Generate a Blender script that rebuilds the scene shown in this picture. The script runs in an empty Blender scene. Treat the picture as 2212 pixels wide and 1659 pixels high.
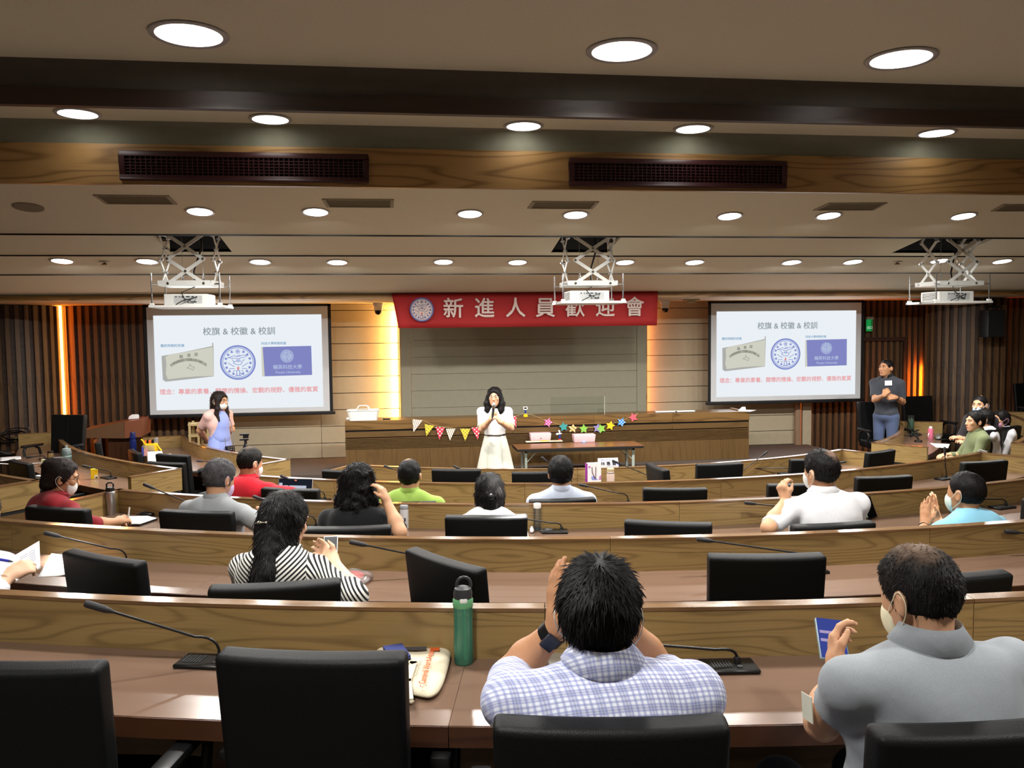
import bpy, bmesh, math, random
import numpy as np
from mathutils import Vector, Matrix, Quaternion, noise as mnoise
random.seed(7)
SC = bpy.context.scene
COL = SC.collection
PI = math.pi
def R(d): return math.radians(d)

# ---------------------------------------------------------------- camera (measured from the photograph)
IW, IH, FPX, CX, CY = 2212.0, 1659.0, 1790.0, 1106.0, 829.5
YAW = R(7.4)
ROLL = math.atan((720.0 - 567.0) / (14800.0 - CX))
PITCH = -math.atan((CY - 720.0) * math.cos(ROLL) / FPX)
CAMZ = 2.22
fw = Vector((math.sin(YAW) * math.cos(PITCH), math.cos(YAW) * math.cos(PITCH), math.sin(PITCH)))
r0 = Vector((math.cos(YAW), -math.sin(YAW), 0)); u0 = r0.cross(fw)
rt = r0 * math.cos(ROLL) - u0 * math.sin(ROLL)
up = u0 * math.cos(ROLL) + r0 * math.sin(ROLL)
CAMP = Vector((0, 0, CAMZ))
cd = bpy.data.cameras.new('camera'); cam = bpy.data.objects.new('camera', cd); COL.objects.link(cam)
M = Matrix.Identity(4)
for i in range(3):
    M[i][0], M[i][1], M[i][2], M[i][3] = rt[i], up[i], -fw[i], CAMP[i]
cam.matrix_world = M
cd.sensor_width = 36.0; cd.lens = 36.0 * FPX / IW; cd.clip_start = 0.02; cd.clip_end = 100
SC.camera = cam

# ---------------------------------------------------------------- world, exposure (closed room: its lamps do the lighting)
w = bpy.data.worlds.new('world'); SC.world = w; w.use_nodes = True
w.node_tree.nodes['Background'].inputs[0].default_value = (0.05, 0.05, 0.05, 1)
w.node_tree.nodes['Background'].inputs[1].default_value = 0.2
vs = SC.view_settings
vs.view_transform = 'Standard'; vs.look = 'None'; vs.gamma = 1.0; vs.use_curve_mapping = False
vs.exposure = 0.0
LAMP_W = 36.0            # watts of one ceiling downlight
SLIDE_E = 1.02           # emission of the projected slides

# measuring helpers: photograph pixel -> point in the room at a known height / depth
def ray(x, y): return fw + rt * ((x - CX) / FPX) - up * ((y - CY) / FPX)
def atZ(x, y, z):
    v = ray(x, y); return CAMP + v * ((z - CAMZ) / v.z)
def atY(x, y, Y):
    v = ray(x, y); return CAMP + v * (Y / v.y)
def atD(x, y, D): return CAMP + ray(x, y) * D

# ---------------------------------------------------------------- object helpers
def tag(o, label=None, cat=None, group=None, kind=None):
    if label: o['label'] = label
    if cat: o['category'] = cat
    if group: o['group'] = group
    if kind: o['kind'] = kind
    return o
def thing(name, label, cat, loc=(0, 0, 0), rz=0.0, group=None):
    o = bpy.data.objects.new(name, None); COL.objects.link(o)
    o.empty_display_size = 0.1
    o.location = loc; o.rotation_euler = (0, 0, rz)
    return tag(o, label, cat, group)
def link(name, me, parent=None, loc=None, rot=None):
    o = bpy.data.objects.new(name, me); COL.objects.link(o)
    if parent: o.parent = parent
    if loc is not None: o.location = loc
    if rot is not None: o.rotation_euler = rot
    return o
def kids(o): return list(o.children)
def copy_tree(o, parent=None):
    c = o.copy(); COL.objects.link(c); c.parent = parent
    for ch in kids(o): copy_tree(ch, c)
    return c

def cr(pts, n=5):
    """Catmull-Rom points through pts"""
    P = [Vector(p) for p in pts]; P = [P[0]] + P + [P[-1]]; out = []
    for i in range(1, len(P) - 2):
        a, b, c, d = P[i - 1:i + 3]
        for k in range(n):
            t = k / n; out.append(.5 * ((2 * b) + (c - a) * t + (2 * a - 5 * b + 4 * c - d) * t * t + (3 * b - a - 3 * c + d) * t ** 3))
    return out + [P[-2]]
class MB:
    """collects shapes into one mesh"""
    def __init__(s): s.v = []; s.f = []; s.uv = []; s.m = Matrix.Identity(4); s.mi = []; s.cur = 0
    def at(s, m): s.m = m; return s
    def _p(s, co): s.v.append(tuple(s.m @ Vector(co))); return len(s.v) - 1
    def face(s, idx, uv=None):
        s.f.append(tuple(idx)); s.mi.append(s.cur)
        s.uv.append(uv if uv else [(0, 0)] * len(idx))
    def box(s, x0, x1, y0, y1, z0, z1, axis=None):
        X = (x0, x1); Y = (y0, y1); Z = (z0, z1)
        b = [s._p((X[i & 1], Y[(i >> 1) & 1], Z[(i >> 2) & 1])) for i in range(8)]
        L = (x1 - x0, y1 - y0, z1 - z0)
        ax = axis if axis is not None else max(range(3), key=lambda k: L[k])
        c = [(X[i & 1], Y[(i >> 1) & 1], Z[(i >> 2) & 1]) for i in range(8)]
        o = random.random() * 7
        for fa, n in (((0, 2, 3, 1), 2), ((4, 5, 7, 6), 2), ((0, 1, 5, 4), 1), ((2, 6, 7, 3), 1), ((0, 4, 6, 2), 0), ((1, 3, 7, 5), 0)):
            if n == ax: a1, a2 = [k for k in range(3) if k != n]
            else: a1 = ax; a2 = [k for k in range(3) if k not in (n, ax)][0]
            s.face([b[i] for i in fa], [(c[i][a1] + o, c[i][a2]) for i in fa])
        return s
    def quad(s, a, b, c, d):
        i = [s._p(p) for p in (a, b, c, d)]
        w_ = (Vector(b) - Vector(a)).length; h_ = (Vector(d) - Vector(a)).length
        s.face(i, [(0, 0), (w_, 0), (w_, h_), (0, h_)]); return s
    def poly(s, pts, th=0.0, nrm=(0, 1, 0)):
        """flat polygon, with thickness th along nrm"""
        n = Vector(nrm); a = [s._p(p) for p in pts]
        s.face(a, [(p[0], p[2]) for p in pts])
        if th:
            b = [s._p(Vector(p) + n * th) for p in pts]
            s.face(b[::-1], [(p[0], p[2]) for p in pts][::-1])
            k = len(pts)
            for i in range(k):
                j = (i + 1) % k; s.face((a[i], b[i], b[j], a[j]))
        return s
    def lathe(s, prof, n=20, cap=True):
        rings = []
        for r, z in prof:
            if r < 1e-6: rings.append([s._p((0, 0, z))])
            else: rings.append([s._p((r * math.cos(2 * PI * i / n), r * math.sin(2 * PI * i / n), z)) for i in range(n)])
        for k in range(len(rings) - 1):
            A, B = rings[k], rings[k + 1]
            for i in range(n):
                j = (i + 1) % n
                u = [(i / n, prof[k][1]), (j / n if j else 1, prof[k][1]), (j / n if j else 1, prof[k + 1][1]), (i / n, prof[k + 1][1])]
                if len(A) == 1 and len(B) == 1: continue
                if len(A) == 1: s.face((A[0], B[j], B[i]), [u[0], u[2], u[3]])
                elif len(B) == 1: s.face((A[i], A[j], B[0]), [u[0], u[1], u[3]])
                else: s.face((A[i], A[j], B[j], B[i]), u)
        if cap:
            if len(rings[0]) > 1: s.face(rings[0][::-1])
            if len(rings[-1]) > 1: s.face(rings[-1])
        return s
    def tube(s, path, rad, n=8, cap=True):
        P = [Vector(p) for p in path]; k = len(P)
        rr = rad if isinstance(rad, (list, tuple)) else [rad] * k
        rings = []; ref = None
        for i in range(k):
            t = (P[min(i + 1, k - 1)] - P[max(i - 1, 0)]).normalized()
            if ref is None:
                ref = Vector((0, 0, 1)) if abs(t.z) < 0.9 else Vector((1, 0, 0))
            e1 = (ref - t * ref.dot(t)).normalized(); e2 = t.cross(e1); ref = e1
            rings.append([s._p(P[i] + (e1 * math.cos(2 * PI * q / n) + e2 * math.sin(2 * PI * q / n)) * rr[i]) for q in range(n)])
        for i in range(k - 1):
            for q in range(n):
                j = (q + 1) % n; s.face((rings[i][q], rings[i][j], rings[i + 1][j], rings[i + 1][q]))
        if cap: s.face(rings[0][::-1]); s.face(rings[-1])
        return s
    def arcbox(s, c, ra, rb, z0, z1, a0, a1, n=None):
        """ring sector around c; angle 0 looks towards -Y, positive to +X (degrees); uv = arc length"""
        if n is None: n = max(2, int(abs(a1 - a0) / 1.5) + 1)
        off = random.random() * 9
        cols = []
        for i in range(n + 1):
            a = R(a0 + (a1 - a0) * i / n); sx, sy = math.sin(a), -math.cos(a)
            cols.append(([s._p((c[0] + r * sx, c[1] + r * sy, z)) for r in (ra, rb) for z in (z0, z1)], a * rb + off))
        for i in range(n):
            (A, ua), (B, ub) = cols[i], cols[i + 1]
            # idx: 0 ra z0, 1 ra z1, 2 rb z0, 3 rb z1
            s.face((A[2], B[2], B[3], A[3]), [(ua, z0), (ub, z0), (ub, z1), (ua, z1)])
            s.face((B[0], A[0], A[1], B[1]), [(ub, z0), (ua, z0), (ua, z1), (ub, z1)])
            s.face((A[3], B[3], B[1], A[1]), [(ua, rb), (ub, rb), (ub, ra), (ua, ra)])
            s.face((A[0], B[0], B[2], A[2]), [(ua, ra), (ub, ra), (ub, rb), (ua, rb)])
        for (A, ua), flip in ((cols[0], 0), (cols[-1], 1)):
            q = (A[0], A[2], A[3], A[1]); uv = [(ra, z0), (rb, z0), (rb, z1), (ra, z1)]
            s.face(q[::-1] if flip else q, uv[::-1] if flip else uv)
        return s
    def ell(s, c, r, n=14, m=9):
        prev = None; base = s.m
        s.m = base @ Matrix.Translation(Vector(c)) @ Matrix.Diagonal((r[0], r[1], r[2], 1))
        s.lathe([(math.sin(PI * i / m) if 0 < i < m else 0, -math.cos(PI * i / m)) for i in range(m + 1)], n, cap=False)
        s.m = base; return s
    def mesh(s, name, mats, smooth=False, bevel=0.0):
        me = bpy.data.meshes.new(name); me.from_pydata(s.v, [], s.f)
        uvl = me.uv_layers.new(name='UVMap')
        flat = [c for u in s.uv for p in u for c in p]
        uvl.data.foreach_set('uv', flat)
        if not isinstance(mats, (list, tuple)): mats = [mats]
        for m_ in mats: me.materials.append(m_)
        if len(mats) > 1: me.polygons.foreach_set('material_index', s.mi)
        if smooth: me.polygons.foreach_set('use_smooth', [True] * len(me.polygons))
        me.update(); return me
    def build(s, name, mats, parent=None, smooth=False, bevel=0.0, loc=None, rot=None, seg=2, auto=None):
        me = s.mesh(name, mats, smooth)
        if bevel:
            bm = bmesh.new(); bm.from_mesh(me)
            bmesh.ops.remove_doubles(bm, verts=bm.verts, dist=1e-5)
            es = [e for e in bm.edges if len(e.link_faces) == 2 and e.calc_face_angle(0) > 0.5]
            bmesh.ops.bevel(bm, geom=es, offset=bevel, segments=seg, profile=0.6, affect='EDGES')
            bm.to_mesh(me); bm.free()
        if smooth or bevel:
            me.polygons.foreach_set('use_smooth', [True] * len(me.polygons))
            if auto is not False: me.set_sharp_from_angle(angle=R(auto or 40))
        return link(name, me, parent, loc, rot)

# ---------------------------------------------------------------- materials
MATS = {}
def srgb(r, g, b):
    def f(c):
        c /= 255.0
        return c / 12.92 if c <= 0.04045 else ((c + 0.055) / 1.055) ** 2.4
    return (f(r), f(g), f(b), 1.0)
def nt(name):
    m = bpy.data.materials.new(name); m.use_nodes = True
    t = m.node_tree; b = t.nodes['Principled BSDF']; MATS[name] = m
    return m, t, b
def N(t, kind, **kw):
    n = t.nodes.new(kind)
    for k, v in kw.items():
        if k.startswith('i_'): n.inputs[k[2:].replace('_', ' ')].default_value = v
        else: setattr(n, k, v)
    return n
def L(t, a, b): t.links.new(a, b)
def ramp(t, fac, stops, interp='LINEAR'):
    r = N(t, 'ShaderNodeValToRGB'); r.color_ramp.interpolation = interp
    e = r.color_ramp.elements
    while len(e) < len(stops): e.new(0.5)
    for k, (p, c) in enumerate(stops): e[k].position = p; e[k].color = c
    L(t, fac, r.inputs[0]); return r.outputs[0]
def math_(t, op, a, b=None, c=None):
    n = N(t, 'ShaderNodeMath', operation=op)
    for i, q in enumerate((a, b, c)):
        if q is None: continue
        if isinstance(q, (int, float)): n.inputs[i].default_value = q
        else: L(t, q, n.inputs[i])
    return n.outputs[0]
def mix(t, fac, a, b):
    n = N(t, 'ShaderNodeMix', data_type='RGBA')
    for i, q in ((0, fac), (6, a), (7, b)):
        if isinstance(q, (int, float)): n.inputs[i].default_value = q
        elif isinstance(q, tuple): n.inputs[i].default_value = q
        else: L(t, q, n.inputs[i])
    return n.outputs[2]
def bump(t, b, h, strength=0.2, dist=0.01):
    n = N(t, 'ShaderNodeBump'); n.inputs['Strength'].default_value = strength; n.inputs['Distance'].default_value = dist
    L(t, h, n.inputs['Height']); L(t, n.outputs[0], b.inputs['Normal'])
def plain(name, rgb, rough=0.5, metal=0.0, spec=0.5, emit=0.0, alpha=1.0, trans=0.0, ior=1.45, sheen=0.0, grain=0.0, gscale=200.0, var=0.06):
    if name in MATS: return MATS[name]
    m, t, b = nt(name); c = srgb(*rgb)
    tc = N(t, 'ShaderNodeTexCoord'); nz = N(t, 'ShaderNodeTexNoise'); nz.inputs['Scale'].default_value = gscale if grain else 12.0
    nz.inputs['Detail'].default_value = 4
    L(t, tc.outputs['Object'], nz.inputs['Vector'])
    lo = tuple(x * (1 - var) for x in c[:3]) + (1,); hi = tuple(min(1, x * (1 + var)) for x in c[:3]) + (1,)
    col = ramp(t, nz.outputs['Fac'], [(0.3, lo), (0.7, hi)])
    L(t, col, b.inputs['Base Color'])
    b.inputs['Roughness'].default_value = rough; b.inputs['Metallic'].default_value = metal
    b.inputs['Specular IOR Level'].default_value = spec; b.inputs['IOR'].default_value = ior
    b.inputs['Transmission Weight'].default_value = trans; b.inputs['Alpha'].default_value = alpha
    if sheen: b.inputs['Sheen Weight'].default_value = sheen
    if emit: L(t, col, b.inputs['Emission Color']); b.inputs['Emission Strength'].default_value = emit
    if grain: bump(t, b, nz.outputs['Fac'], grain, 0.004)
    return m
def wood(name, light, dark, rough=0.35, coord='UV', scale=(0.75, 6.5), rings=7.0, contrast=0.55, spec=0.5, coat=0.0, fine=0.35):
    if name in MATS: return MATS[name]
    m, t, b = nt(name); tc = N(t, 'ShaderNodeTexCoord')
    mp = N(t, 'ShaderNodeMapping'); L(t, tc.outputs[coord], mp.inputs[0])
    mp.inputs['Scale'].default_value = (scale[0], scale[1], scale[1])
    n1 = N(t, 'ShaderNodeTexNoise'); n1.inputs['Scale'].default_value = 1.0; n1.inputs['Detail'].default_value = 1.2; n1.inputs['Roughness'].default_value = 0.35
    L(t, mp.outputs[0], n1.inputs['Vector'])
    ph = math_(t, 'MULTIPLY', n1.outputs['Fac'], rings * 6.283 * 2)
    sn = math_(t, 'SINE', ph); sn = math_(t, 'MULTIPLY_ADD', sn, 0.5, 0.5)
    sn = math_(t, 'POWER', sn, 5.0)
    mp2 = N(t, 'ShaderNodeMapping'); L(t, tc.outputs[coord], mp2.inputs[0]); mp2.inputs['Scale'].default_value = (4.0, 130.0, 130.0)
    n2 = N(t, 'ShaderNodeTexNoise'); n2.inputs['Scale'].default_value = 1.0; n2.inputs['Detail'].default_value = 4
    L(t, mp2.outputs[0], n2.inputs['Vector'])
    n3 = N(t, 'ShaderNodeTexNoise'); n3.inputs['Scale'].default_value = 1.3; L(t, tc.outputs[coord], n3.inputs['Vector'])
    f = math_(t, 'MULTIPLY', sn, contrast); f = math_(t, 'MULTIPLY_ADD', n2.outputs['Fac'], fine, f)
    f = math_(t, 'MULTIPLY_ADD', n3.outputs['Fac'], 0.35, f)
    col = ramp(t, f, [(0.22, srgb(*light)), (0.95, srgb(*dark))])
    L(t, col, b.inputs['Base Color'])
    rr = math_(t, 'MULTIPLY_ADD', n2.outputs['Fac'], 0.12, rough - 0.06); L(t, rr, b.inputs['Roughness'])
    b.inputs['Specular IOR Level'].default_value = spec; b.inputs['Coat Weight'].default_value = coat; b.inputs['Coat Roughness'].default_value = 0.08
    bump(t, b, n2.outputs['Fac'], 0.05, 0.003)
    return m
def glow(name, rgb, strength):
    if name in MATS: return MATS[name]
    m = bpy.data.materials.new(name); m.use_nodes = True; t = m.node_tree; MATS[name] = m
    t.nodes.remove(t.nodes['Principled BSDF'])
    e = N(t, 'ShaderNodeEmission'); e.inputs[0].default_value = srgb(*rgb); e.inputs[1].default_value = strength
    L(t, e.outputs[0], t.nodes['Material Output'].inputs[0]); return m
def text_mesh(body, size, mat, name, parent=None, align='CENTER', bold=0.0, extrude=0.0):
    cu = bpy.data.curves.new(name, 'FONT'); cu.body = body; cu.size = size; cu.align_x = align; cu.align_y = 'CENTER'
    cu.resolution_u = 3; cu.extrude = extrude
    o = bpy.data.objects.new('tmp', cu); COL.objects.link(o)
    dg = bpy.context.evaluated_depsgraph_get(); me = bpy.data.meshes.new_from_object(o.evaluated_get(dg))
    bpy.data.objects.remove(o); bpy.data.curves.remove(cu)
    me.materials.clear(); me.materials.append(mat); me.name = name
    if bold:                                   # heavier strokes: a few slightly shifted copies of the outline
        bm = bmesh.new()
        for i, (dx, dy) in enumerate(((0, 0), (1, 0), (-1, 0), (0, 1), (0, -1))):
            n0 = len(bm.verts); bm.from_mesh(me); bm.verts.ensure_lookup_table()
            for v in bm.verts[n0:]: v.co.x += dx * bold; v.co.y += dy * bold; v.co.z += i * 0.0001
        bm.to_mesh(me); bm.free()
    return link(name, me, parent)

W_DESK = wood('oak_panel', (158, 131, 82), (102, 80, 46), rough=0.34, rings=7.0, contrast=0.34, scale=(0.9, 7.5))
W_TOP = wood('desk_top', (116, 92, 77), (94, 72, 58), rough=0.24, rings=2.0, contrast=0.2, fine=0.25)
W_RAIL = wood('rail_top', (128, 98, 66), (98, 70, 42), rough=0.16, rings=3.0, contrast=0.4, coat=0.3)
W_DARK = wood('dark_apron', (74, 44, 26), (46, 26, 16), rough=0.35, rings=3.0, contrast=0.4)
W_FASC = wood('ceiling_wood', (176, 138, 86), (122, 90, 50), rough=0.42, rings=4.0, contrast=0.5)
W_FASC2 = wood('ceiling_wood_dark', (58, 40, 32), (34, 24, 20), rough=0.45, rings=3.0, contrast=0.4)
W_SLAT = wood('slat_wood', (104, 78, 50), (66, 46, 30), rough=0.5, rings=3.0, contrast=0.4, scale=(0.8, 8.0))
W_SLATB = wood('slat_back', (62, 42, 30), (36, 24, 18), rough=0.55, rings=2.0, contrast=0.4)
W_STAGE = wood('stage_desk_wood', (122, 92, 52), (84, 60, 32), rough=0.36, rings=3.0, contrast=0.5)
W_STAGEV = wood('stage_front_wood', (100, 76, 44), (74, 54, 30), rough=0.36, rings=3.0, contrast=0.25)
M_CEIL = plain('ceiling_paint', (224, 221, 200), 0.9, spec=0.2, grain=0.05, gscale=90, var=0.03)
M_COVE_SHADE = plain('cove_shade_grey', (92, 88, 80), 0.9, spec=0.15, var=0.05)  # shade on the rolled ceiling edge, put into the colour
M_COVE_SHADE2 = plain('cove_shade_green_grey', (128, 128, 112), 0.9, spec=0.15, var=0.05)  # paler cove tone, shade painted in as well
M_CREAM = plain('cream_wall', (168, 156, 132), 0.7, spec=0.3, var=0.03)
M_BOARD = plain('grey_board', (140, 136, 118), 0.65, spec=0.3, var=0.03)
M_BLACK = plain('black_gap', (8, 8, 8), 0.6)
M_LEATH = plain('black_leather', (13, 14, 15), 0.5, spec=0.22, grain=0.25, gscale=350, var=0.15)
M_PLAST = plain('black_plastic', (16, 16, 17), 0.4)
M_DGREY = plain('dark_grey_plastic', (52, 54, 56), 0.45)
M_WHITE = plain('white_plastic', (236, 237, 233), 0.45, var=0.02)
M_STEEL = plain('white_steel', (236, 239, 235), 0.35, metal=0.0, spec=0.6, var=0.02)
M_CHROME = plain('chrome', (190, 192, 195), 0.2, metal=1.0)
M_PAPER = plain('paper', (238, 238, 240), 0.8, var=0.015)
M_ORANGE = glow('orange_lamp', (255, 160, 56), 22.0)
M_AMBER = glow('amber_lamp', (255, 190, 96), 10.0)
M_LAMP = glow('downlight_lens', (255, 250, 242), 9.0)
M_CARPET = plain('carpet', (82, 72, 66), 0.95, spec=0.1, grain=0.6, gscale=180, var=0.12)
# ================================================================ STRUCTURE
CC = (2.2, 13.7)                                   # common centre of the curved rows
ROWR = {1: 11.25, 2: 9.85, 3: 8.43, 4: 7.02, 5: 5.53}
ROWZ = {1: 1.350, 2: 1.220, 3: 1.094, 4: 0.974, 5: 0.850}   # top of the front panels
FLOOR = {1: 0.435, 2: 0.305, 3: 0.180, 4: 0.060, 5: -0.065}
DTOP = {k: ROWZ[k] - 0.165 for k in ROWZ}
XL, XR, YB = -9.0, 13.4, -4.5
PIT, DAIS, YW = -0.065, 0.40, 12.5
def polar(r, a): return Vector((CC[0] + r * math.sin(R(a)), CC[1] - r * math.cos(R(a)), 0))
def struct(o, label, cat): return tag(o, label, cat, kind='structure')

# floor: pit slab with the curved tiers and the stage dais as its pieces
fl = MB().box(XL, XR, YB, 13.2, -0.4, PIT).build('floor', M_CARPET)
struct(fl, 'dark brown carpeted floor rising in curved tiers towards the back', 'floor')
tiers = ((5, 5.43, 6.9), (4, 6.92, 8.31), (3, 8.33, 9.73), (2, 9.75, 11.13), (1, 11.15, 17.5))
for k, ra, rb in tiers:
    if FLOOR[k] > PIT + 0.01:
        MB().arcbox(CC, ra, rb, PIT + 0.002, FLOOR[k], -78, 78).build('floor_tier', M_CARPET, fl)
MB().box(-2.75, 6.35, 11.0, YW, PIT + 0.002, DAIS, axis=0).build('stage_dais', M_CARPET, fl)

# ceiling: stepped boards, falling towards the stage
ce = thing('ceiling', 'taupe painted ceiling of stepped panels falling towards the stage', 'ceiling'); ce['kind'] = 'structure'
CP = {'A': ((YB, 3.443), (4.0, 3.443)), 'B': ((4.02, 3.392), (4.85, 3.392)),
      'C': ((4.87, 3.405), (7.0, 3.043)), 'P2': ((7.02, 3.216), (8.3, 2.998)),
      'P3': ((8.32, 3.13), (9.6, 2.912)), 'P4': ((9.62, 2.973), (10.85, 2.76))}
def cz(p, Y):
    (a, za), (b, zb) = CP[p]; return za + (zb - za) * (Y - a) / (b - a)
def hit(x, y, p):
    (a, za), (b, zb) = CP[p]; s = (zb - za) / (b - a); v = ray(x, y)
    t = (za - s * a - CAMP.z) / (v.z - s * v.y); return CAMP + v * t
HOLES = []      # projector shafts in P2 (x0, x1, y0, y1)
for px0, px1 in ((352, 490), (1200, 1326), (1962, 2112)):
    a = hit(px0, 530, 'P2').x; b = hit(px1, 530, 'P2').x; HOLES.append((a, b, 7.45, 8.19))
def slab(p, x0, x1, y0, y1, name='ceiling_panel', th=0.03):
    b = MB(); z0, z1 = cz(p, y0), cz(p, y1)
    i = [b._p(q) for q in ((x0, y0, z0), (x1, y0, z0), (x1, y1, z1), (x0, y1, z1), (x0, y0, z0 + th), (x1, y0, z0 + th), (x1, y1, z1 + th), (x0, y1, z1 + th))]
    for f in ((0, 3, 2, 1), (4, 5, 6, 7), (0, 1, 5, 4), (1, 2, 6, 5), (2, 3, 7, 6), (3, 0, 4, 7)): b.face([i[k] for k in f])
    return b.build(name, M_CEIL, ce)
for p in ('A', 'B', 'C', 'P3', 'P4'): slab(p, XL, XR, CP[p][0][0], CP[p][1][0])
xs = [XL] + [q for h in HOLES for q in h[:2]] + [XR]
for i in range(0, len(xs), 2): slab('P2', xs[i], xs[i + 1], 7.02, 8.3)
for h in HOLES:
    slab('P2', h[0], h[1], 7.02, h[2]); slab('P2', h[0], h[1], h[3], 8.3)
    MB().box(h[0] - .02, h[1] + .02, h[2] - .02, h[3] + .02, 3.62, 3.64).build('shaft_top', M_BLACK, ce)
    for q in ((h[0] - .02, h[0], h[2], h[3]), (h[1], h[1] + .02, h[2], h[3]), (h[0], h[1], h[3], h[3] + .02), (h[0], h[1], h[2] - .02, h[2])):
        MB().box(*q, cz('P2', q[2]) + 0.005, 3.62).build('shaft_side', M_DGREY, ce)
def cove(Y, z_top, z_bot, r, name='cove', m=M_CEIL):
    """panel edge rolling down into a vertical lip"""
    b = MB(); pts = [(Y - r, z_top)] + [(Y - r + r * math.sin(R(a)), z_top - r + r * math.cos(R(a))) for a in range(10, 91, 10)] + [(Y, z_bot), (Y + 0.03, z_bot), (Y + 0.03, z_top + .02), (Y - r, z_top + .02)]
    A = [b._p((XL, y, z)) for y, z in pts]; B = [b._p((XR, y, z)) for y, z in pts]
    n = len(pts)
    for i in range(n): j = (i + 1) % n; b.face((A[i], A[j], B[j], B[i]))
    b.face(A[::-1]); b.face(B)
    return b.build(name, m, ce, smooth=True)
cove(4.0, 3.442, 3.335, 0.07, m=M_COVE_SHADE); cove(4.86, 3.391, 3.281, 0.07, m=M_COVE_SHADE2); cove(10.86, 2.8, 2.757, 0.06, m=M_COVE_SHADE2)  # coves coloured darker than the ceiling to carry their shade
for p in ('C', 'P2', 'P3'): MB().box(XL, XR, CP[p][1][0] - .004, CP[p][1][0] + .014, CP[p][1][1] - .011, CP[p][1][1] + .001).build('shadow_gap', M_BLACK, ce)
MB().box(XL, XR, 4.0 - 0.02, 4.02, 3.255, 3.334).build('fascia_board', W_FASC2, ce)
MB().box(XL, XR, 4.85, 4.88, 3.061, 3.28).build('fascia_board', W_FASC, ce)
MB().box(XL, XR, 10.87, 10.9, 2.683, 2.757).build('fascia_board', W_FASC, ce)
MB().box(XL, XR, 10.845, 10.895, 2.757, 2.762).build('edge_trim', plain('pale_trim', (170, 166, 150), 0.4), ce)
MB().box(XL, XR, 10.9, 12.7, 2.683, 2.72).build('soffit', plain('soffit_paint', (176, 160, 132), 0.8, var=0.02), ce)
MB().box(XL, XR, YB, 12.9, 3.66, 3.7).build('roof_slab', M_BLACK, ce)

# walls ----------------------------------------------------------
wf = MB().box(XL, XR, YW + 0.06, YW + 0.16, PIT, 2.72).build('wall_front', W_SLATB)
struct(wf, 'front wall of cream boards between dark wooden slats behind the stage', 'wall')
wl = MB().box(XL - .1, XL, YB, 12.6, PIT, 3.7).build('wall_left', W_SLATB); struct(wl, 'brown wooden side wall left of the seats', 'wall')
wr = MB().box(XR, XR + .1, YB, 12.6, PIT, 3.7).build('wall_right', W_SLATB); struct(wr, 'brown wooden side wall right of the seats', 'wall')
wb = MB().box(XL - .1, XR + .1, YB - .1, YB, PIT, 3.7).build('wall_back', plain('back_wall_paint', (150, 140, 122), 0.85)); struct(wb, 'plain back wall behind the last row of seats', 'wall')
ZS = 2.683
def plank(x0, x1, y0, y1, z0, z1, m, parent=None, name='board'):
    return MB().box(x0, x1, y0, y1, z0, z1, axis=0).build(name, m, parent or wf, bevel=0.003, seg=1)
zb = [DAIS, 0.62, 0.87, 1.115, 1.36, 1.605, 1.85, 2.095, 2.34, 2.585, ZS]
for z0, z1 in zip(zb[:-1], zb[1:]):
    for x0, x1 in ((-2.78, -1.24), (-1.236, 0.3), (3.3, 5.0), (5.004, 6.24)):
        plank(x0, x1, YW, YW + 0.05, z0 + 0.004, z1 - 0.004, M_CREAM)
MB().lathe([(0.055, DAIS), (0.055, ZS)], 16).build('pipe_column', plain('column_paint', (132, 108, 86), 0.5), wf, smooth=True, loc=(6.2, YW - 0.06, 0))
MB().box(6.27, 6.42, YW - 0.08, YW + 0.06, PIT, ZS).build('pilaster', M_CREAM, wf, bevel=0.004, seg=1)
# projecting centre board of the stage
bx0, bx1, by = -0.045, 3.657, 12.26
bd = thing('stage_backboard', 'grey-green panelled backboard on the stage wall under the red banner', 'wall panel', (0, 0, 0)); 
for z0, z1 in ((DAIS, .63), (.633, .88), (.883, 1.135), (1.138, 1.385), (1.388, 1.632), (1.635, 1.882), (1.885, 2.13), (2.133, 2.38), (2.383, 2.66)):
    MB().box(bx0 + 0.145, bx1 - 0.145, by + 0.004, by + 0.05, z0, z1, axis=0).build('board', M_BOARD, bd, bevel=0.002, seg=1)
for x0 in (bx0, bx1 - 0.142):
    MB().box(x0, x0 + 0.142, by, by + 0.05, DAIS, 2.66, axis=2).build('stile', M_BOARD, bd, bevel=0.002, seg=1)
for x0 in (bx0 - 0.02, bx1): MB().box(x0, x0 + 0.02, by, by + 0.05, DAIS, 2.66).build('edge_strip', W_FASC, bd)
MB().box(bx0 + 0.2, bx1 - 0.2, by + 0.05, YW - .01, 0.5, 2.6).build('support', M_BLACK, bd)

# vertical wooden slats: one mesh, many objects
sl_me = MB().box(-0.027, 0.027, -0.035, 0.0, 0, ZS - PIT - 0.01, axis=2).mesh('slat', W_SLAT)
def slat(p, ang, parent, me=sl_me, z=PIT):
    o = link('slat', me, parent); o.location = (p[0], p[1], z + 0.005); o.rotation_euler = (0, 0, ang); return o
x = -4.78
while x < -2.82: slat((x, YW + 0.06), 0, wf); x += 0.104
# slats right of the stage: door leaf area first, then plain wall
x = 6.48
while x < 8.5: slat((x, YW + 0.06), 0, wf); x += 0.104
def convex(cx, cy, r, a0, a1, label, nm, cat='wall'):
    b = MB().arcbox((cx, cy), r - 0.1, r, PIT, ZS - 0.004, a0, a1, 24)
    o = b.build(nm, W_SLATB, None, smooth=True); struct(o, label, cat)
    n = int(abs(R(a1 - a0)) * r / 0.104)
    for i in range(n):
        a = a0 + (a1 - a0) * (i + .5) / n
        slat((cx + r * math.sin(R(a)), cy - r * math.cos(R(a))), R(a), o)
    return o
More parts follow.
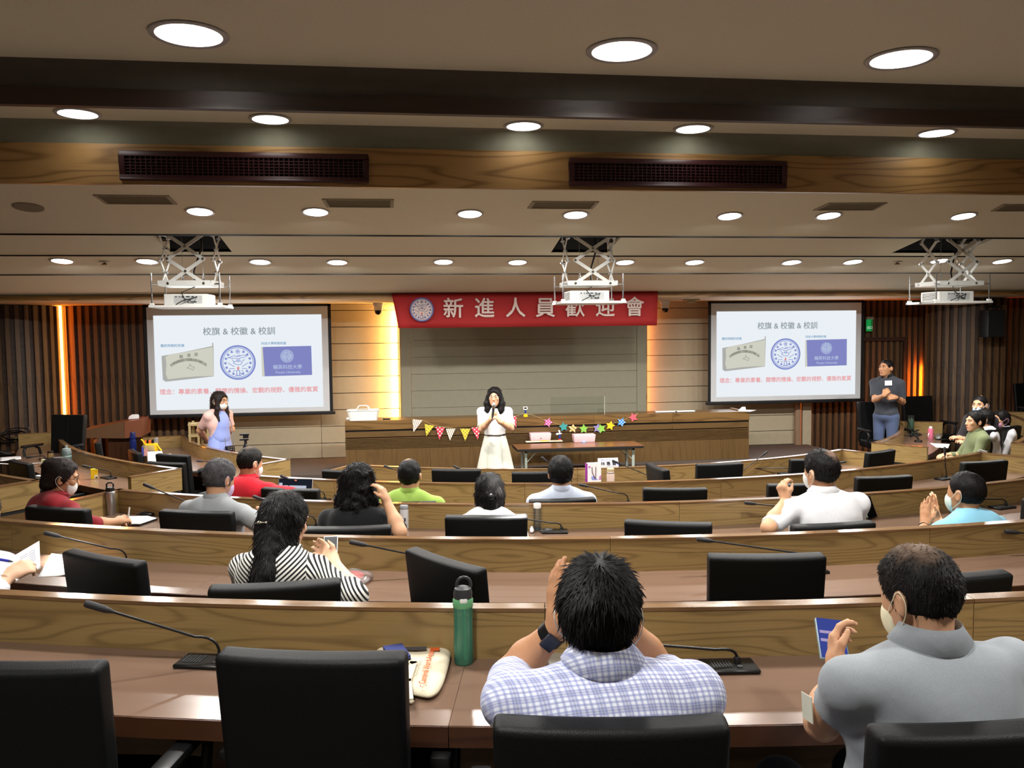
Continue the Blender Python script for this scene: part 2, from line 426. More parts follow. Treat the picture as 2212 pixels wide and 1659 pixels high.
# angle 0 faces the audience, + turns to the right
convex(-5.55, 12.72, 0.72, -55, 84, 'convex slatted wall panel left of the orange light strip', 'wall_left_panel')
convex(9.0, 12.34, 0.74, -86, 10, 'convex slatted wall panel right of the glowing orange niche', 'wall_right_panel')
wr2 = MB().box(9.22, XR, 11.85, 11.95, PIT, ZS - 0.004).build('wall_right_front', W_SLATB); struct(wr2, 'flat slatted wall behind the hanging black loudspeaker', 'wall')
x = 9.27
while x < 11.2: slat((x, 11.85), 0, wr2); x += 0.104
MB().box(XL, -6.1, 12.2, 12.3, PIT, ZS - 0.004).build('return_panel', W_SLATB, wl)
# door in the slat wall behind the right screen
dr = thing('door_1', 'dark slatted door beside the right screen under the green exit sign', 'door', (0, 0, 0)); dr['kind'] = 'structure'
x = 7.16; dm = MB().box(-0.022, 0.022, -0.02, 0.0, 0, 2.02 - PIT, axis=2).mesh('door_slat', W_SLATB)
MB().box(7.1, 8.02, YW - 0.02, YW + 0.02, 2.03, 2.09, axis=0).build('lintel', W_FASC2, dr)
MB().box(8.02, 8.07, YW - 0.02, YW + 0.02, PIT, 2.09, axis=2).build('jamb', W_FASC2, dr)
MB().box(7.96, 7.985, YW - 0.05, YW - 0.01, 1.12, 1.32).build('handle', M_BLACK, dr, bevel=0.005)

# light coves: strips that glow between the wall panels
def strip(name, label, p, w, d, z0, z1, m, watts, col, face, size_y=None):
    t = thing(name, label, 'light strip', (p[0], p[1], z0))
    MB().box(-w / 2, w / 2, -d / 2, d / 2, 0, z1 - z0, axis=2).build('diffuser', m, t)
    ld = bpy.data.lights.new('strip_light', 'AREA'); ld.shape = 'RECTANGLE'; ld.size = 0.05; ld.size_y = z1 - z0
    ld.energy = watts; ld.color = srgb(*col)[:3]
    lo = link('strip_light', ld, t); f = Vector(face).normalized()
    lo.location = Vector((0, 0, (z1 - z0) / 2)) + f * (max(w, d) * 0.75)
    lo.rotation_mode = 'QUATERNION'
    zx = -f; yy = Vector((0, 0, 1)); xx = yy.cross(zx)
    mm = Matrix((xx, yy, zx)).transposed(); lo.rotation_quaternion = mm.to_quaternion()
    return t
OR = (255, 116, 20)
strip('light_strip', 'bright orange vertical light strip in the corner left of the left screen', (-4.86, 12.5), 0.12, 0.02, 0.1, 2.68, M_ORANGE, 14, OR, (1, -.1, 0))
strip('light_strip', 'amber light strip glowing behind the left edge of the grey stage backboard', (-0.06, 12.42), 0.015, 0.05, 0.75, 2.62, M_AMBER, 50, (255, 190, 110), (-1, .25, 0))
strip('light_strip', 'faint amber light strip behind the right edge of the grey stage backboard', (3.675, 12.42), 0.015, 0.05, 0.75, 2.62, plain('dim_amber', (190, 120, 60), 0.6, emit=0.5), 7, (255, 150, 80), (1, .25, 0))
strip('light_strip', 'short orange light strip glowing low behind the standing man in the dark polo', (8.44, 12.43), 0.03, 0.02, 0.3, 1.62, M_ORANGE, 42, OR, (-1, .2, 0))
strip('light_strip', 'dim red orange light strip left of the hanging black loudspeaker', (9.16, 11.83), 0.05, 0.02, 0.6, 2.66, plain('dim_orange', (150, 62, 24), 0.6, emit=0.35), 3.0, (255, 90, 30), (1, -.6, 0))

# ================================================================ ceiling downlights
ORD = ['first', 'second', 'third', 'fourth', 'fifth', 'sixth', 'seventh', 'eighth', 'ninth', 'tenth', 'eleventh', 'twelfth']
ring_me = MB().lathe([(0.5, -0.004), (0.58, -0.006), (0.6, 0.0), (0.5, 0.01), (0.5, -0.004)], 36, cap=False).mesh('trim_ring', plain('lamp_ring', (200, 200, 204), 0.3), True)
lens_me = MB().lathe([(0.0, -0.003), (0.505, -0.003), (0.505, 0.004), (0.0, 0.004)], 36).mesh('lens', M_LAMP)
def downlight(p, p_name, dia, label, watts):
    t = thing('ceiling_downlight', label, 'ceiling light', p, 0, 'round recessed ceiling downlights')
    s = (CP[p_name][1][1] - CP[p_name][0][1]) / (CP[p_name][1][0] - CP[p_name][0][0])
    t.rotation_euler = (math.atan(s), 0, 0)
    for nm, me in (('trim_ring', ring_me), ('lens', lens_me)):
        o = link(nm, me, t); o.scale = (dia, dia, 1); o.location = (0, 0, -0.004)
    ld = bpy.data.lights.new('lamp', 'AREA'); ld.shape = 'DISK'; ld.size = dia * .95; ld.energy = watts; ld.color = (1.0, 0.975, 0.93); ld.spread = R({'B': 12, 'P3': 175, 'C': 172}.get(p_name, 130))
    lo = link('lamp', ld, t); lo.location = (0, 0, -0.02); lo.rotation_euler = (-math.atan(s), 0, 0)
rows_l = (('A', 0.26, [(408, 73), (1343, 108), (1946, 125)], 'nearest row over the camera'),
          ('B', 0.19, [(168, 244), (584, 256), (1131, 271), (1497, 277), (2023, 286)], 'row before the grille beam'),
          ('C', 0.178, [(432, 456), (682, 457), (1015, 461), (1243, 463), (1576, 466), (1790, 465), (2081, 466)], 'row just past the grille beam'),
          ('P3', 0.195, [(134, 563), (317, 564), (562, 565), (729, 566), (958, 565), (1118, 566), (1350, 566), (1500, 566), (1710, 566), (1843, 565), (2030, 563), (2165, 564)], 'row nearest the stage'))
for pn, dia, pts, where in rows_l:
    for i, (x, y) in enumerate(pts):
        downlight(hit(x, y, pn), pn, dia, f'unseen added round white downlight, {ORD[i]} from the left in the {where}', LAMP_W * {'A': 1.0, 'B': .8, 'C': 1.0, 'P3': 1.4}[pn])
for Y, wh in ((1.2, 'over the camera'), (-1.6, 'behind the camera')):  # unseen lamp rows, added to give the room more light
    for i, X in enumerate((-6.0, -3.2, -0.4, 2.4, 5.2, 8.0, 10.8)):
        downlight((X, Y, 3.443), 'A', 0.26, f'unseen added round white downlight, {ORD[i]} from the left in the row {wh}', LAMP_W)
for X, wh in ((-5.6, 'left'), (8.4, 'right')): downlight((X, 3.6, 3.443), 'A', 0.26, f'round white recessed downlight beyond the {wh} picture edge in the nearest row', LAMP_W)

# air return grilles in the wood beam
def grille(x0, x1, y0l, y1l, y0r, y1r, label):
    Yg = 4.845
    a = atY(x0, y0l, Yg); b = atY(x1, y1r, Yg); zt = (atY(x0, y0l, Yg).z + atY(x1, y0r, Yg).z) / 2; zb_ = (atY(x0, y1l, Yg).z + atY(x1, y1r, Yg).z) / 2
    w_, h_ = b.x - a.x, zt - zb_
    t = thing('air_grille', label, 'vent', (a.x, Yg, zb_))
    mf = plain('maroon_metal', (58, 26, 28), 0.4, spec=0.5)
    fr = MB(); e = 0.03
    for q in ((0, w_, 0, e), (0, w_, h_ - e, h_), (0, e, e, h_ - e), (w_ - e, w_, e, h_ - e)): fr.box(q[0], q[1], -0.02, 0.004, q[2], q[3])
    fr.build('frame', mf, t, bevel=0.003, seg=1)
    MB().box(e, w_ - e, 0.0, 0.004, e, h_ - e).build('back', M_BLACK, t)
    v = MB(); n = int((w_ - 2 * e) / 0.027)
    for i in range(1, n): xx = e + (w_ - 2 * e) * i / n; v.box(xx - .003, xx + .003, -0.016, -0.004, e, h_ - e)
    for i in range(1, 6): zz = e + (h_ - 2 * e) * i / 6; v.box(e, w_ - e, -0.014, -0.002, zz - .003, zz + .003)
    tag(v.build('fins', mf, t), kind='stuff')
grille(258, 797, 323, 387, 337, 399, 'long maroon air grille in the wood beam, the left one of two')
grille(1229, 1697, 343, 404, 348, 407, 'long maroon air grille in the wood beam, the right one of two')

# slot diffusers, speaker disc, sprinklers in panel C / P3
def ceil_patch(name, pts, p, mat_, label, cat, th=0.012, rim=True):
    w3 = [hit(x, y, p) for x, y in pts]; c = sum(w3, Vector()) / 4
    t = thing(name, label, cat, c)
    b = MB(); q = [v - c for v in w3]
    nrm = (q[1] - q[0]).cross(q[3] - q[0]).normalized(); nrm = nrm if nrm.z < 0 else -nrm
    inn = [v * 0.9 for v in q]
    for i in range(4):
        j = (i + 1) % 4; b.poly([q[i] + nrm * .008, q[j] + nrm * .008, inn[j] + nrm * .008, inn[i] + nrm * .008], 0.008, -nrm)
    b.build('rim', plain('vent_rim', (150, 142, 122), 0.6), t)
    MB().poly([v * 0.92 + nrm * 0.003 for v in q], 0.003, -nrm).build('filter', mat_, t)
mv = plain('vent_filter', (104, 98, 76), 0.9, grain=0.3, gscale=400)
for k, (q, lb) in enumerate(((((200, 420), (365, 422), (383, 440), (228, 439)), 'slot air vent in the ceiling, leftmost, above the left screen'),
        (((695, 429), (851, 430), (850, 447), (706, 446)), 'slot air vent in the ceiling with one orange lit end'),
        (((1150, 434), (1294, 435), (1280, 450), (1139, 449)), 'slot air vent in the ceiling above the middle projector'),
        (((1790, 438), (1917, 437), (1888, 453), (1756, 453)), 'slot air vent in the ceiling above the right screen'),
        (((2166, 441), (2330, 440), (2300, 455), (2140, 455)), 'slot air vent in the ceiling cut by the right picture edge'))):
    ceil_patch('ceiling_vent', q, 'C', mv, lb, 'vent')
sp = thing('ceiling_speaker', 'round flush ceiling speaker left of the leftmost slot vent', 'speaker', hit(61, 447, 'C')); sp.rotation_euler = (math.atan(-0.17), 0, 0)
MB().lathe([(0, -.006), (.08, -.006), (.09, 0), (0, 0)], 28).build('grille_disc', plain('speaker_disc', (122, 112, 98), 0.8), sp)
MB().lathe([(.088, -.009), (.1, -.007), (.102, 0), (.088, 0)], 28).build('rim', plain('speaker_rim', (135, 126, 110), 0.8), sp)
for (x, y, lb) in ((226, 566, 'small sprinkler head in the ceiling left of the left projector lift'), (1938, 566, 'small sprinkler head in the ceiling left of the right projector lift')):
    t = thing('sprinkler_head', lb, 'sprinkler', hit(x, y, 'P3'))
    MB().lathe([(0, -.03), (.03, -.028), (.034, -.02), (.012, -.012), (.012, 0), (0, 0)], 14).build('deflector', plain('sprinkler', (120, 100, 78), 0.4, metal=0.6), t)
    MB().lathe([(.02, -.004), (.05, -.004), (.055, 0), (.02, 0)], 18).build('plate', M_CEIL, t)

# ================================================================ curved desks
def desk(k, a0, a1, joints, label, name='curved_desk', cap0=True, cap1=True, wide=0.0):
    rr, zt, f = ROWR[k], ROWZ[k], FLOOR[k]; zd = DTOP[k]
    am = (a0 + a1) / 2; base = polar(rr, am); base.z = f
    t = thing(name, label, 'desk', base)
    c = (CC[0] - base.x, CC[1] - base.y)
    def seg(ra, rb, z0, z1, m, nm, edges, gap=0.0012, bev=0.0):
        for e0, e1 in zip(edges[:-1], edges[1:]):
            g = math.degrees(gap / rb)
            MB().arcbox(c, ra, rb, z0 - f, z1 - f, e0 + g, e1 - g).build(nm, m, t, bevel=bev, seg=1)
    J = [a0] + list(joints) + [a1]
    seg(rr, rr + .048, zd - .045, zt - .011, W_DESK, 'front_panel', J)
    seg(rr - .003, rr + .051, zt - .011, zt, W_RAIL, 'top_rail', J)
    seg(rr + .01, rr + .04, zd - .075, zd - .045, M_BLACK, 'shadow_gap', [a0, a1])
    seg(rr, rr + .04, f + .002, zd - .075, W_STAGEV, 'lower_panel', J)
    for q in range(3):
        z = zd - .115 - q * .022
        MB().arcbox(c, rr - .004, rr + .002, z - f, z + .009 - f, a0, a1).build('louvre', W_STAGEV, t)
    J2 = [a0] + [j - math.degrees(.25 / rr) for j in joints] + [a1]
    seg(rr + .048, rr + .50, zd - .012, zd, W_TOP, 'desktop', J2, 0.0006)
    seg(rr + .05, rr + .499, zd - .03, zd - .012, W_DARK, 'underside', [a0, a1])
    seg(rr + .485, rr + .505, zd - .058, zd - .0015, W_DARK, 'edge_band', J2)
    for j in joints: 
        g = math.degrees(.03 / rr); MB().arcbox(c, rr + .06, rr + .38, .0, zd - .03 - f, j - g, j + g, 1).build('support_panel', W_DARK, t)
    for a, on in ((a0, cap0), (a1, cap1)):
        if not on: continue
        g = math.degrees(.045 / (rr + .25)); s = 1 if a == a1 else -1
        lo, hi = (a - g, a) if s > 0 else (a, a + g)
        MB().arcbox(c, rr - .003, rr + .53 + wide, zd - .045 - f, zt - .011 - f, lo, hi, 1).build('end_panel', W_DESK, t)
        MB().arcbox(c, rr - .005, rr + .535 + wide, zt - .011 - f, zt - f, lo - .02, hi + .02, 1).build('end_rail', W_RAIL, t)
        MB().arcbox(c, rr + .01, rr + .5 + wide, zd - .075 - f, zd - .045 - f, lo + g * .2, hi - g * .2, 1).build('end_gap', M_BLACK, t)
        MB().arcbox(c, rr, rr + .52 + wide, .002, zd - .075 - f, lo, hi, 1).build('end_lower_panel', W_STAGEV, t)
    return t
desk(1, -30, 30, (-18.6, -10.3 + 1.27, -2.0, 6.3, 14.6, 22.9), 'long curved wooden desk in the foreground, nearest row to the camera')
desk(2, -30, 30, (-26.1, -16.6, -7.1, 2.35, 11.8, 21.3), 'long curved wooden desk of the second row from the camera')
desk(3, -30.9, 30.5, (-17.2, -2.8, 11.6), 'long curved wooden desk of the third row from the camera')
desk(4, -30.3, 30.2, (-23.5, -10.0, 3.5, 17.0), 'long curved wooden desk of the fourth row, second from the stage')
desk(5, -30.1, 30, (-21.7, -5, 12), 'curved wooden desk of the front row, nearest the stage')
desk(5, -73, -39, (-55,), 'curved side desk left of the stage, in front of the woman in the blue dress')
desk(4, -74, -38, (-54,), 'curved side desk at the left carrying the cables and bottles')
desk(3, -66, -37.3, (-52,), 'curved side desk cut by the left picture edge')
desk(5, 38, 66.5, (53,), 'curved side desk at the right with the pink bottle on it', wide=.1)
desk(4, 38, 70, (54,), 'curved side desk at the right picture edge, second tier')
desk(3, 39, 66, (52,), 'curved side desk at the right picture edge, third tier')
# ================================================================ CHAIRS
def curved_pad(w_, h_, th, bow, nx=8, nz=6):
    """padded chair back: bowed box with soft rim; x across, z up, +y is the sitter's side"""
    b = MB()
    def pt(i, j, s):
        u = -1 + 2 * i / nx; v = j / nz
        x = u * w_ / 2 * (1 - 0.04 * (1 - v)); z = v * h_
        y = bow * u * u
        e = max(abs(u), abs(2 * v - 1)); puff = th / 2 * (1 - 0.35 * max(0, e - 0.6) ** 1.5)
        return (x, y + s * puff, z)
    F = [[b._p(pt(i, j, 1)) for j in range(nz + 1)] for i in range(nx + 1)]
    K = [[b._p(pt(i, j, -1)) for j in range(nz + 1)] for i in range(nx + 1)]
    for i in range(nx):
        for j in range(nz):
            b.face((F[i + 1][j], F[i][j], F[i][j + 1], F[i + 1][j + 1])); b.face((K[i][j], K[i + 1][j], K[i + 1][j + 1], K[i][j + 1]))
    for i in range(nx):
        b.face((F[i][0], F[i + 1][0], K[i + 1][0], K[i][0])); b.face((F[i + 1][nz], F[i][nz], K[i][nz], K[i + 1][nz]))
    for j in range(nz):
        b.face((F[0][j + 1], F[0][j], K[0][j], K[0][j + 1])); b.face((F[nx][j], F[nx][j + 1], K[nx][j + 1], K[nx][j]))
    return b
def make_chair(seam=False):
    t = thing('office_chair', 'x', 'chair')
    T = Matrix.Translation((0, -0.245, 0.50)) @ Matrix.Rotation(R(6), 4, 'X')
    b = curved_pad(0.47, 0.515, 0.075, 0.016).at(T); b.v = [tuple(T @ Vector(v)) for v in b.v]
    bk = b.build('backrest', M_LEATH, t, bevel=0.018, seg=3, auto=60)
    if seam: MB().at(T).box(-0.004, 0.004, -0.043, 0.043, 0.02, 0.5).build('seam', M_PLAST, bk)
    MB().box(-0.24, 0.24, -0.23, 0.25, 0.42, 0.52).build('seat', M_LEATH, t, bevel=0.035, seg=3, auto=60)
    for s in (-1, 1):
        ar = MB().tube([(s * .24, -.12, .45), (s * .285, -.12, .52), (s * .285, -.09, .62), (s * .285, -.02, .655)], [.016] * 4, 8).tube([(s * .24, .1, .45), (s * .285, .12, .5), (s * .285, .15, .6), (s * .285, .12, .65)], [.016] * 4, 8).build('armrest', M_PLAST, t, smooth=True)
        MB().box(s * .285 - .028, s * .285 + .028, -.14, .17, .648, .68).build('arm_pad', M_PLAST, ar, bevel=0.012, seg=2)
    MB().box(-0.05, 0.05, -0.3, -0.24, 0.42, 0.62).build('back_bracket', M_PLAST, t, bevel=0.01)
    MB().lathe([(.03, .08), (.03, .25), (.022, .25), (.022, .42)], 14).build('gas_column', M_PLAST, t, smooth=True)
    for i in range(5):
        a = 2 * PI * i / 5 + .3
        lg = MB().tube([(0, 0, .1), (math.cos(a) * .29, math.sin(a) * .29, .065)], [.03, .018], 8).build('leg', M_PLAST, t, smooth=True)
        MB().at(Matrix.Translation((math.cos(a) * .29, math.sin(a) * .29, .03)) @ Matrix.Rotation(a, 4, 'Z') @ Matrix.Rotation(PI / 2, 4, 'X')).lathe([(0, -.025), (.028, -.022), (.03, 0), (.028, .022), (0, .025)], 12).build('castor', M_PLAST, lg, smooth=True)
    return t
CHAIR = make_chair(); CHAIR2 = make_chair(True); used = [False, False]
def put_chair(loc, rz, label, seam=False, scale=1.0):
    i = 1 if seam else 0; src = (CHAIR, CHAIR2)[i]
    o = src if not used[i] else copy_tree(src); used[i] = True
    o.location = loc; o.rotation_euler = (0, 0, rz); o['label'] = label; o['group'] = 'black leather office chairs'
    if scale != 1.0: o.scale = (scale,) * 3
    return o
def chair_px(row, x0, y0, x1, y1, label, h=1.02):
    f = FLOOR[row]; p = atZ(x0, y0, f + h); q = atZ(x1, y1, f + h); m = (p + q) / 2
    rz = math.atan2(q.y - p.y, q.x - p.x); fwd = Vector((-math.sin(rz), math.cos(rz), 0))
    o = m + fwd * 0.30; return put_chair((o.x, o.y, f), rz, label)
chair_px(1, -205, 1428, 224, 1434, 'empty black office chair at the lower left picture corner')
chair_px(1, 472, 1405, 868, 1413, 'large empty black office chair in front of the canvas tote bag')
chair_px(1, 1085, 1535, 1556, 1533, 'black office chair of the man in the checked shirt', 1.04)
chair_px(1, 1915, 1555, 2370, 1530, 'black office chair of the nearest man in the grey polo shirt', 1.04)
chair_px(2, 147, 1187, 287, 1212, 'empty black office chair turned sideways beside the loose white papers')
chair_px(2, 449, 1266, 734, 1250, 'black office chair of the woman in the striped blouse')
chair_px(2, 881, 1181, 1030, 1228, 'empty black office chair turned sideways behind the green bottle')
chair_px(2, 1525, 1197, 1792, 1195, 'empty black office chair seen square from behind between the two nearest men')
chair_px(2, 1925, 1246, 2192, 1232, 'empty black office chair right behind the head of the balding man in grey')
chair_px(3, 51, 1090, 190, 1100, 'black office chair of the woman in the maroon blouse')
ch_ = chair_px(3, 343, 1100, 500, 1105, 'empty black office chair behind the grey-haired man in the grey polo')
for q in [q for q in ch_.children if q.name.startswith('armrest')]:
    for r_ in list(q.children) + [q]: bpy.data.objects.remove(r_)
chair_px(3, 668, 1138, 830, 1134, 'black office chair of the woman with long curly hair')
chair_px(3, 958, 1113, 1142, 1111, 'black office chair of the woman in the white top beside the clear bottle')
chair_px(3, 1349, 1122, 1538, 1129, 'empty black office chair in the third row left of the man in the white shirt')
chair_px(3, 1708, 1134, 1898, 1124, 'black office chair of the man in the white shirt')
chair_px(3, 2203, 1078, 2390, 1072, 'black office chair cut by the right picture edge in the third row')
chair_px(4, 1387, 1053, 1530, 1053, 'empty black office chair in the fourth row right of the man in pale blue')
chair_px(4, 1142, 1079, 1290, 1073, 'black office chair of the man in the pale blue shirt')
chair_px(4, 1657, 1045, 1795, 1042, 'empty black office chair half hidden by the man in the white shirt')
chair_px(4, 1848, 1030, 1975, 1025, 'empty black office chair in the fourth row above the leaning phone')
chair_px(4, 2083, 998, 2176, 992, 'empty black office chair behind the head of the man in the light blue polo')
chair_px(5, 693, 1014, 800, 1016, 'empty black office chair in the front row behind the curly-haired woman')
chair_px(5, 929, 1012, 1041, 1013, 'empty black office chair in the front row before the woman with the microphone')
chair_px(5, 1106, 1019, 1215, 1017, 'empty black front row chair behind the head of the man in pale blue')
chair_px(5, 1503, 1002, 1608, 998, 'empty black office chair in the front row under the right end of the stage desk')
chair_px(5, 1700, 992, 1812, 988, 'empty black office chair hidden behind the head of the man in the white shirt')
chair_px(5, 1871, 978, 1938, 968, 'empty black office chair at the right end of the front row')
chair_px(4, 570, 1052, 680, 1056, 'black office chair of the man in the red polo with the laptop')
chair_px(4, 800, 1083, 935, 1083, 'black office chair of the man in the green shirt')
def chair_at(x, y, z, rz, label, seam=False, sc=1.0):
    """chair whose back top middle shows at pixel x, y"""
    p = atZ(x, y, z + 1.01 * sc); a = R(rz); f = Vector((-math.sin(a), math.cos(a), 0))
    o = p + f * 0.30 * sc; return put_chair((o.x, o.y, z), a, label, seam, sc)
chair_at(1416, 1008, FLOOR[5], -86, 'empty black office chair seen edge on in the front row right of the white jar')
chair_at(40, 998, FLOOR[4], -48, 'empty black office chair with a cable beside it at the left side desk')
chair_at(288, 975, FLOOR[5], -62, 'empty black office chair below the blue bottle at the left side')
chair_at(371, 983, FLOOR[5], -32, 'rear one of two empty black chairs right of the white box')
chair_at(355, 1000, FLOOR[5], -26, 'nearer one of two empty black chairs right of the white box')
chair_at(152, 896, PIT + .33, 160, 'tall black chair with a centre seam against the orange strip', True)
chair_at(208, 952, PIT + .05, -71, 'empty black chair seen edge on beside the pink bag')
chair_at(1887, 868, .061, 176, 'black chair behind the standing man in the dark polo', False, 1.08)
chair_at(1978, 856, .061, 184, 'tall black chair with a centre seam under the orange niche', True, 1.1)
chair_at(2148, 928, FLOOR[5], 26, 'black chair of the man in the olive shirt with a white tag on it')
chair_at(2182, 922, FLOOR[5], 20, 'black chair with a paper tag behind the woman in the pink mask')
chair_at(2212, 828, PIT + .42, 190, 'black chair at the right picture edge above the tiered side desk')

# ================================================================ GOOSENECK MICROPHONES
M_GRILL = plain('mic_grille', (34, 34, 36), 0.5, grain=0.5, gscale=700)
def row_pt(row, x, dr):
    """point on the desktop of a row under image column x, dr behind its front panel"""
    z = DTOP[row]; lo, hi = 760.0, 1700.0
    for _ in range(40):
        m = (lo + hi) / 2; p = atZ(x, m, z); r = math.hypot(p.x - CC[0], p.y - CC[1])
        if r < ROWR[row] + dr: lo = m
        else: hi = m
    return p
def mic(row, bx, by, hx, hy, label, dy=0.0, B=None, z=None, plate=True, up_=0.085, dz=None, flipx=-1):
    zd = DTOP[row] if z is None else z
    if B is None:
        B = atZ(bx, by, zd)
        if math.hypot(B.x - CC[0], B.y - CC[1]) < ROWR[row] + .1: B = row_pt(row, bx, .13)
    B = Vector((B.x, B.y, zd)); t = thing('gooseneck_microphone', label, 'microphone', B, 0, 'gooseneck conference microphones')
    Hh = atY(hx, hy, B.y + dy) - B
    a = math.atan2(B.x - CC[0], CC[1] - B.y)
    pm = Matrix.Rotation(a, 4, 'Z')
    if plate:
        b = MB().at(pm @ Matrix.Translation((flipx * 0.045, 0, 0))); b.box(-.085, .085, -.055, .045, 0, .014)
        pl = b.build('base', M_PLAST, t, bevel=0.004, seg=1)
        g = MB().at(pm @ Matrix.Translation((flipx * 0.075, -.005, .0142)))
        for i in range(7): g.box(-.035 + i * .009, -.031 + i * .009, -.028, .028, 0, .002)
        tag(g.build('speaker_slots', M_DGREY, pl), kind='stuff')
        MB().at(pm @ Matrix.Translation((.0, -.03, .0142))).lathe([(0, 0), (.009, 0), (.009, .004), (0, .004)], 12).build('button', M_DGREY, pl)
    MB().lathe([(.011, .0), (.011, .03), (.008, .035), (0, .035)], 12).build('socket', M_PLAST, t, smooth=True)
    d = Vector((Hh.x, Hh.y, 0)); dl = d.length or 1e-3; d /= dl
    K = d * min(.05, dl * .4) + Vector((0, 0, up_)) + (Hh - Vector((0, 0, up_))) * 0.06
    C0 = Vector((0, 0, up_ + .005)); P0 = Vector((0, 0, .03))
    path = [P0.lerp(C0, s * s * 0 + s).lerp(C0.lerp(K, s), s) for s in [i / 6 for i in range(7)]]
    dirh = (Hh - K).normalized(); He = Hh - dirh * .03
    path += [K.lerp(He, i / 5) for i in range(1, 6)]
    MB().tube(path, 0.0045, 8).build('neck', M_PLAST, t, smooth=True)
    q = dirh.to_track_quat('Z', 'Y').to_matrix().to_4x4()
    MB().at(Matrix.Translation(He) @ q).lathe([(0, -.03), (.005, -.03), (.011, -.005), (.0115, .012), (.0115, .014), (.0118, .05), (.009, .058), (0, .06)], 14).build('capsule', M_GRILL, t, smooth=True)
    return t
mic(1, 475, 1413, 203, 1309, 'gooseneck microphone behind the large empty chair in the foreground', dy=-.02)
mic(1, 1592, 1420, 1352, 1388, 'gooseneck microphone between the two nearest men, bent flat to the left', dy=-.02, up_=.06, flipx=-.6)
mic(2, 274, 1213, 108, 1154, 'gooseneck microphone behind the sideways chair at the loose papers')
mic(2, 975, 1215, 768, 1173, 'gooseneck microphone left of the sideways chair behind the green bottle', dy=-.03)
mic(2, 1765, 1206, 1517, 1166, 'gooseneck microphone above the chair between the two nearest men')
mic(2, 2330, 1195, 2182, 1149, 'gooseneck microphone entering at the right picture edge in the second row')
mic(3, 470, 1106, 318, 1049, 'gooseneck microphone leaning left of the grey-haired man')
mic(3, 683, 1137, 555, 1075, 'gooseneck microphone between the grey-haired man and the curly-haired woman', dy=.05)
mic(3, 1213, 1139, 1098, 1116, 'gooseneck microphone bent flat behind the clear water bottle', up_=.06)
mic(3, 1790, 1120, 1617, 1087, 'gooseneck microphone at the left elbow of the man in the white shirt')
mic(3, 2173, 1093, 2082, 1078, 'gooseneck microphone right of the man in the light blue polo', up_=.06)
mic(4, 702, 1074, 612, 1030, 'gooseneck microphone right of the open laptop')
mic(4, 1357, 1081, 1258, 1048, 'gooseneck microphone right of the man in the pale blue shirt')
mic(4, 2044, 1031, 2041, 972, 'gooseneck microphone standing upright near the light blue polo man', dy=.0)
mic(5, 905, 1032, 835, 1008, 'gooseneck microphone left of the man in the green shirt')
mic(5, 1050, 1030, 985, 1009, 'gooseneck microphone over the front row chair before the speaker')
mic(5, 1235, 1030, 1174, 991, 'gooseneck microphone over the head of the man in pale blue')
mic(5, 1412, 1032, 1328, 997, 'gooseneck microphone right of the paper gift bag')
mic(5, 1596, 1008, 1653, 979, 'gooseneck microphone pointing right from the chair at the stage desk end', dy=.05)
mic(5, 1704, 1015, 1600, 1012, 'gooseneck microphone bent flat left of the man in the white shirt', up_=.06, dy=-.05)
mic(5, 1795, 1017, 1822, 998, 'gooseneck microphone showing right of the head of the man in the white shirt', dy=-.05)
mic(4, 62, 962, 61, 925, 'gooseneck microphone upright among the black cables', z=DTOP[4])
mic(4, 98, 994, 62, 988, 'gooseneck microphone lying low by the brown bottle', up_=.05)
mic(4, 240, 1034, 184, 1007, 'gooseneck microphone behind the yellow drink carton')
mic(5, 478, 1004, 430, 996, 'gooseneck microphone behind the grey-haired man at the side desk', up_=.05)
mic(5, 1957, 908, 1949, 873, 'gooseneck microphone beside the hip of the standing man', B=polar(5.74, 63))
mic(5, 1980, 938, 1978, 931, 'short gooseneck microphone left of the pink bottle, farther one', up_=.05)
mic(5, 1983, 953, 1979, 943, 'short gooseneck microphone left of the pink bottle, nearer one', up_=.05)

# ================================================================ SCREENS, SLIDES, EMBLEM
def disc_ring(b, c, r0_, r1_, y, n=48):
    for i in range(n):
        a, d = 2 * PI * i / n, 2 * PI * (i + 1) / n
        P_ = lambda r, t_: (c[0] + r * math.cos(t_), y, c[1] + r * math.sin(t_))
        if r0_ < 1e-6: b.face([b._p(p) for p in ((c[0], y, c[1]), P_(r1_, a), P_(r1_, d))])
        else: b.face([b._p(p) for p in (P_(r0_, a), P_(r1_, a), P_(r1_, d), P_(r0_, d))])
def line(b, p, q, w_, y):
    d = Vector((q[0] - p[0], q[1] - p[1])); d.normalize(); n = Vector((-d.y, d.x)) * w_ / 2
    b.face([b._p((v[0], y, v[1])) for v in ((p[0] - n.x, p[1] - n.y), (q[0] - n.x, q[1] - n.y), (q[0] + n.x, q[1] + n.y), (p[0] + n.x, p[1] + n.y))])
def pline(b, pts, w_, y, c, s):
    for p, q in zip(pts[:-1], pts[1:]): line(b, (c[0] + p[0] * s, c[1] + p[1] * s), (c[0] + q[0] * s, c[1] + q[1] * s), w_, y)
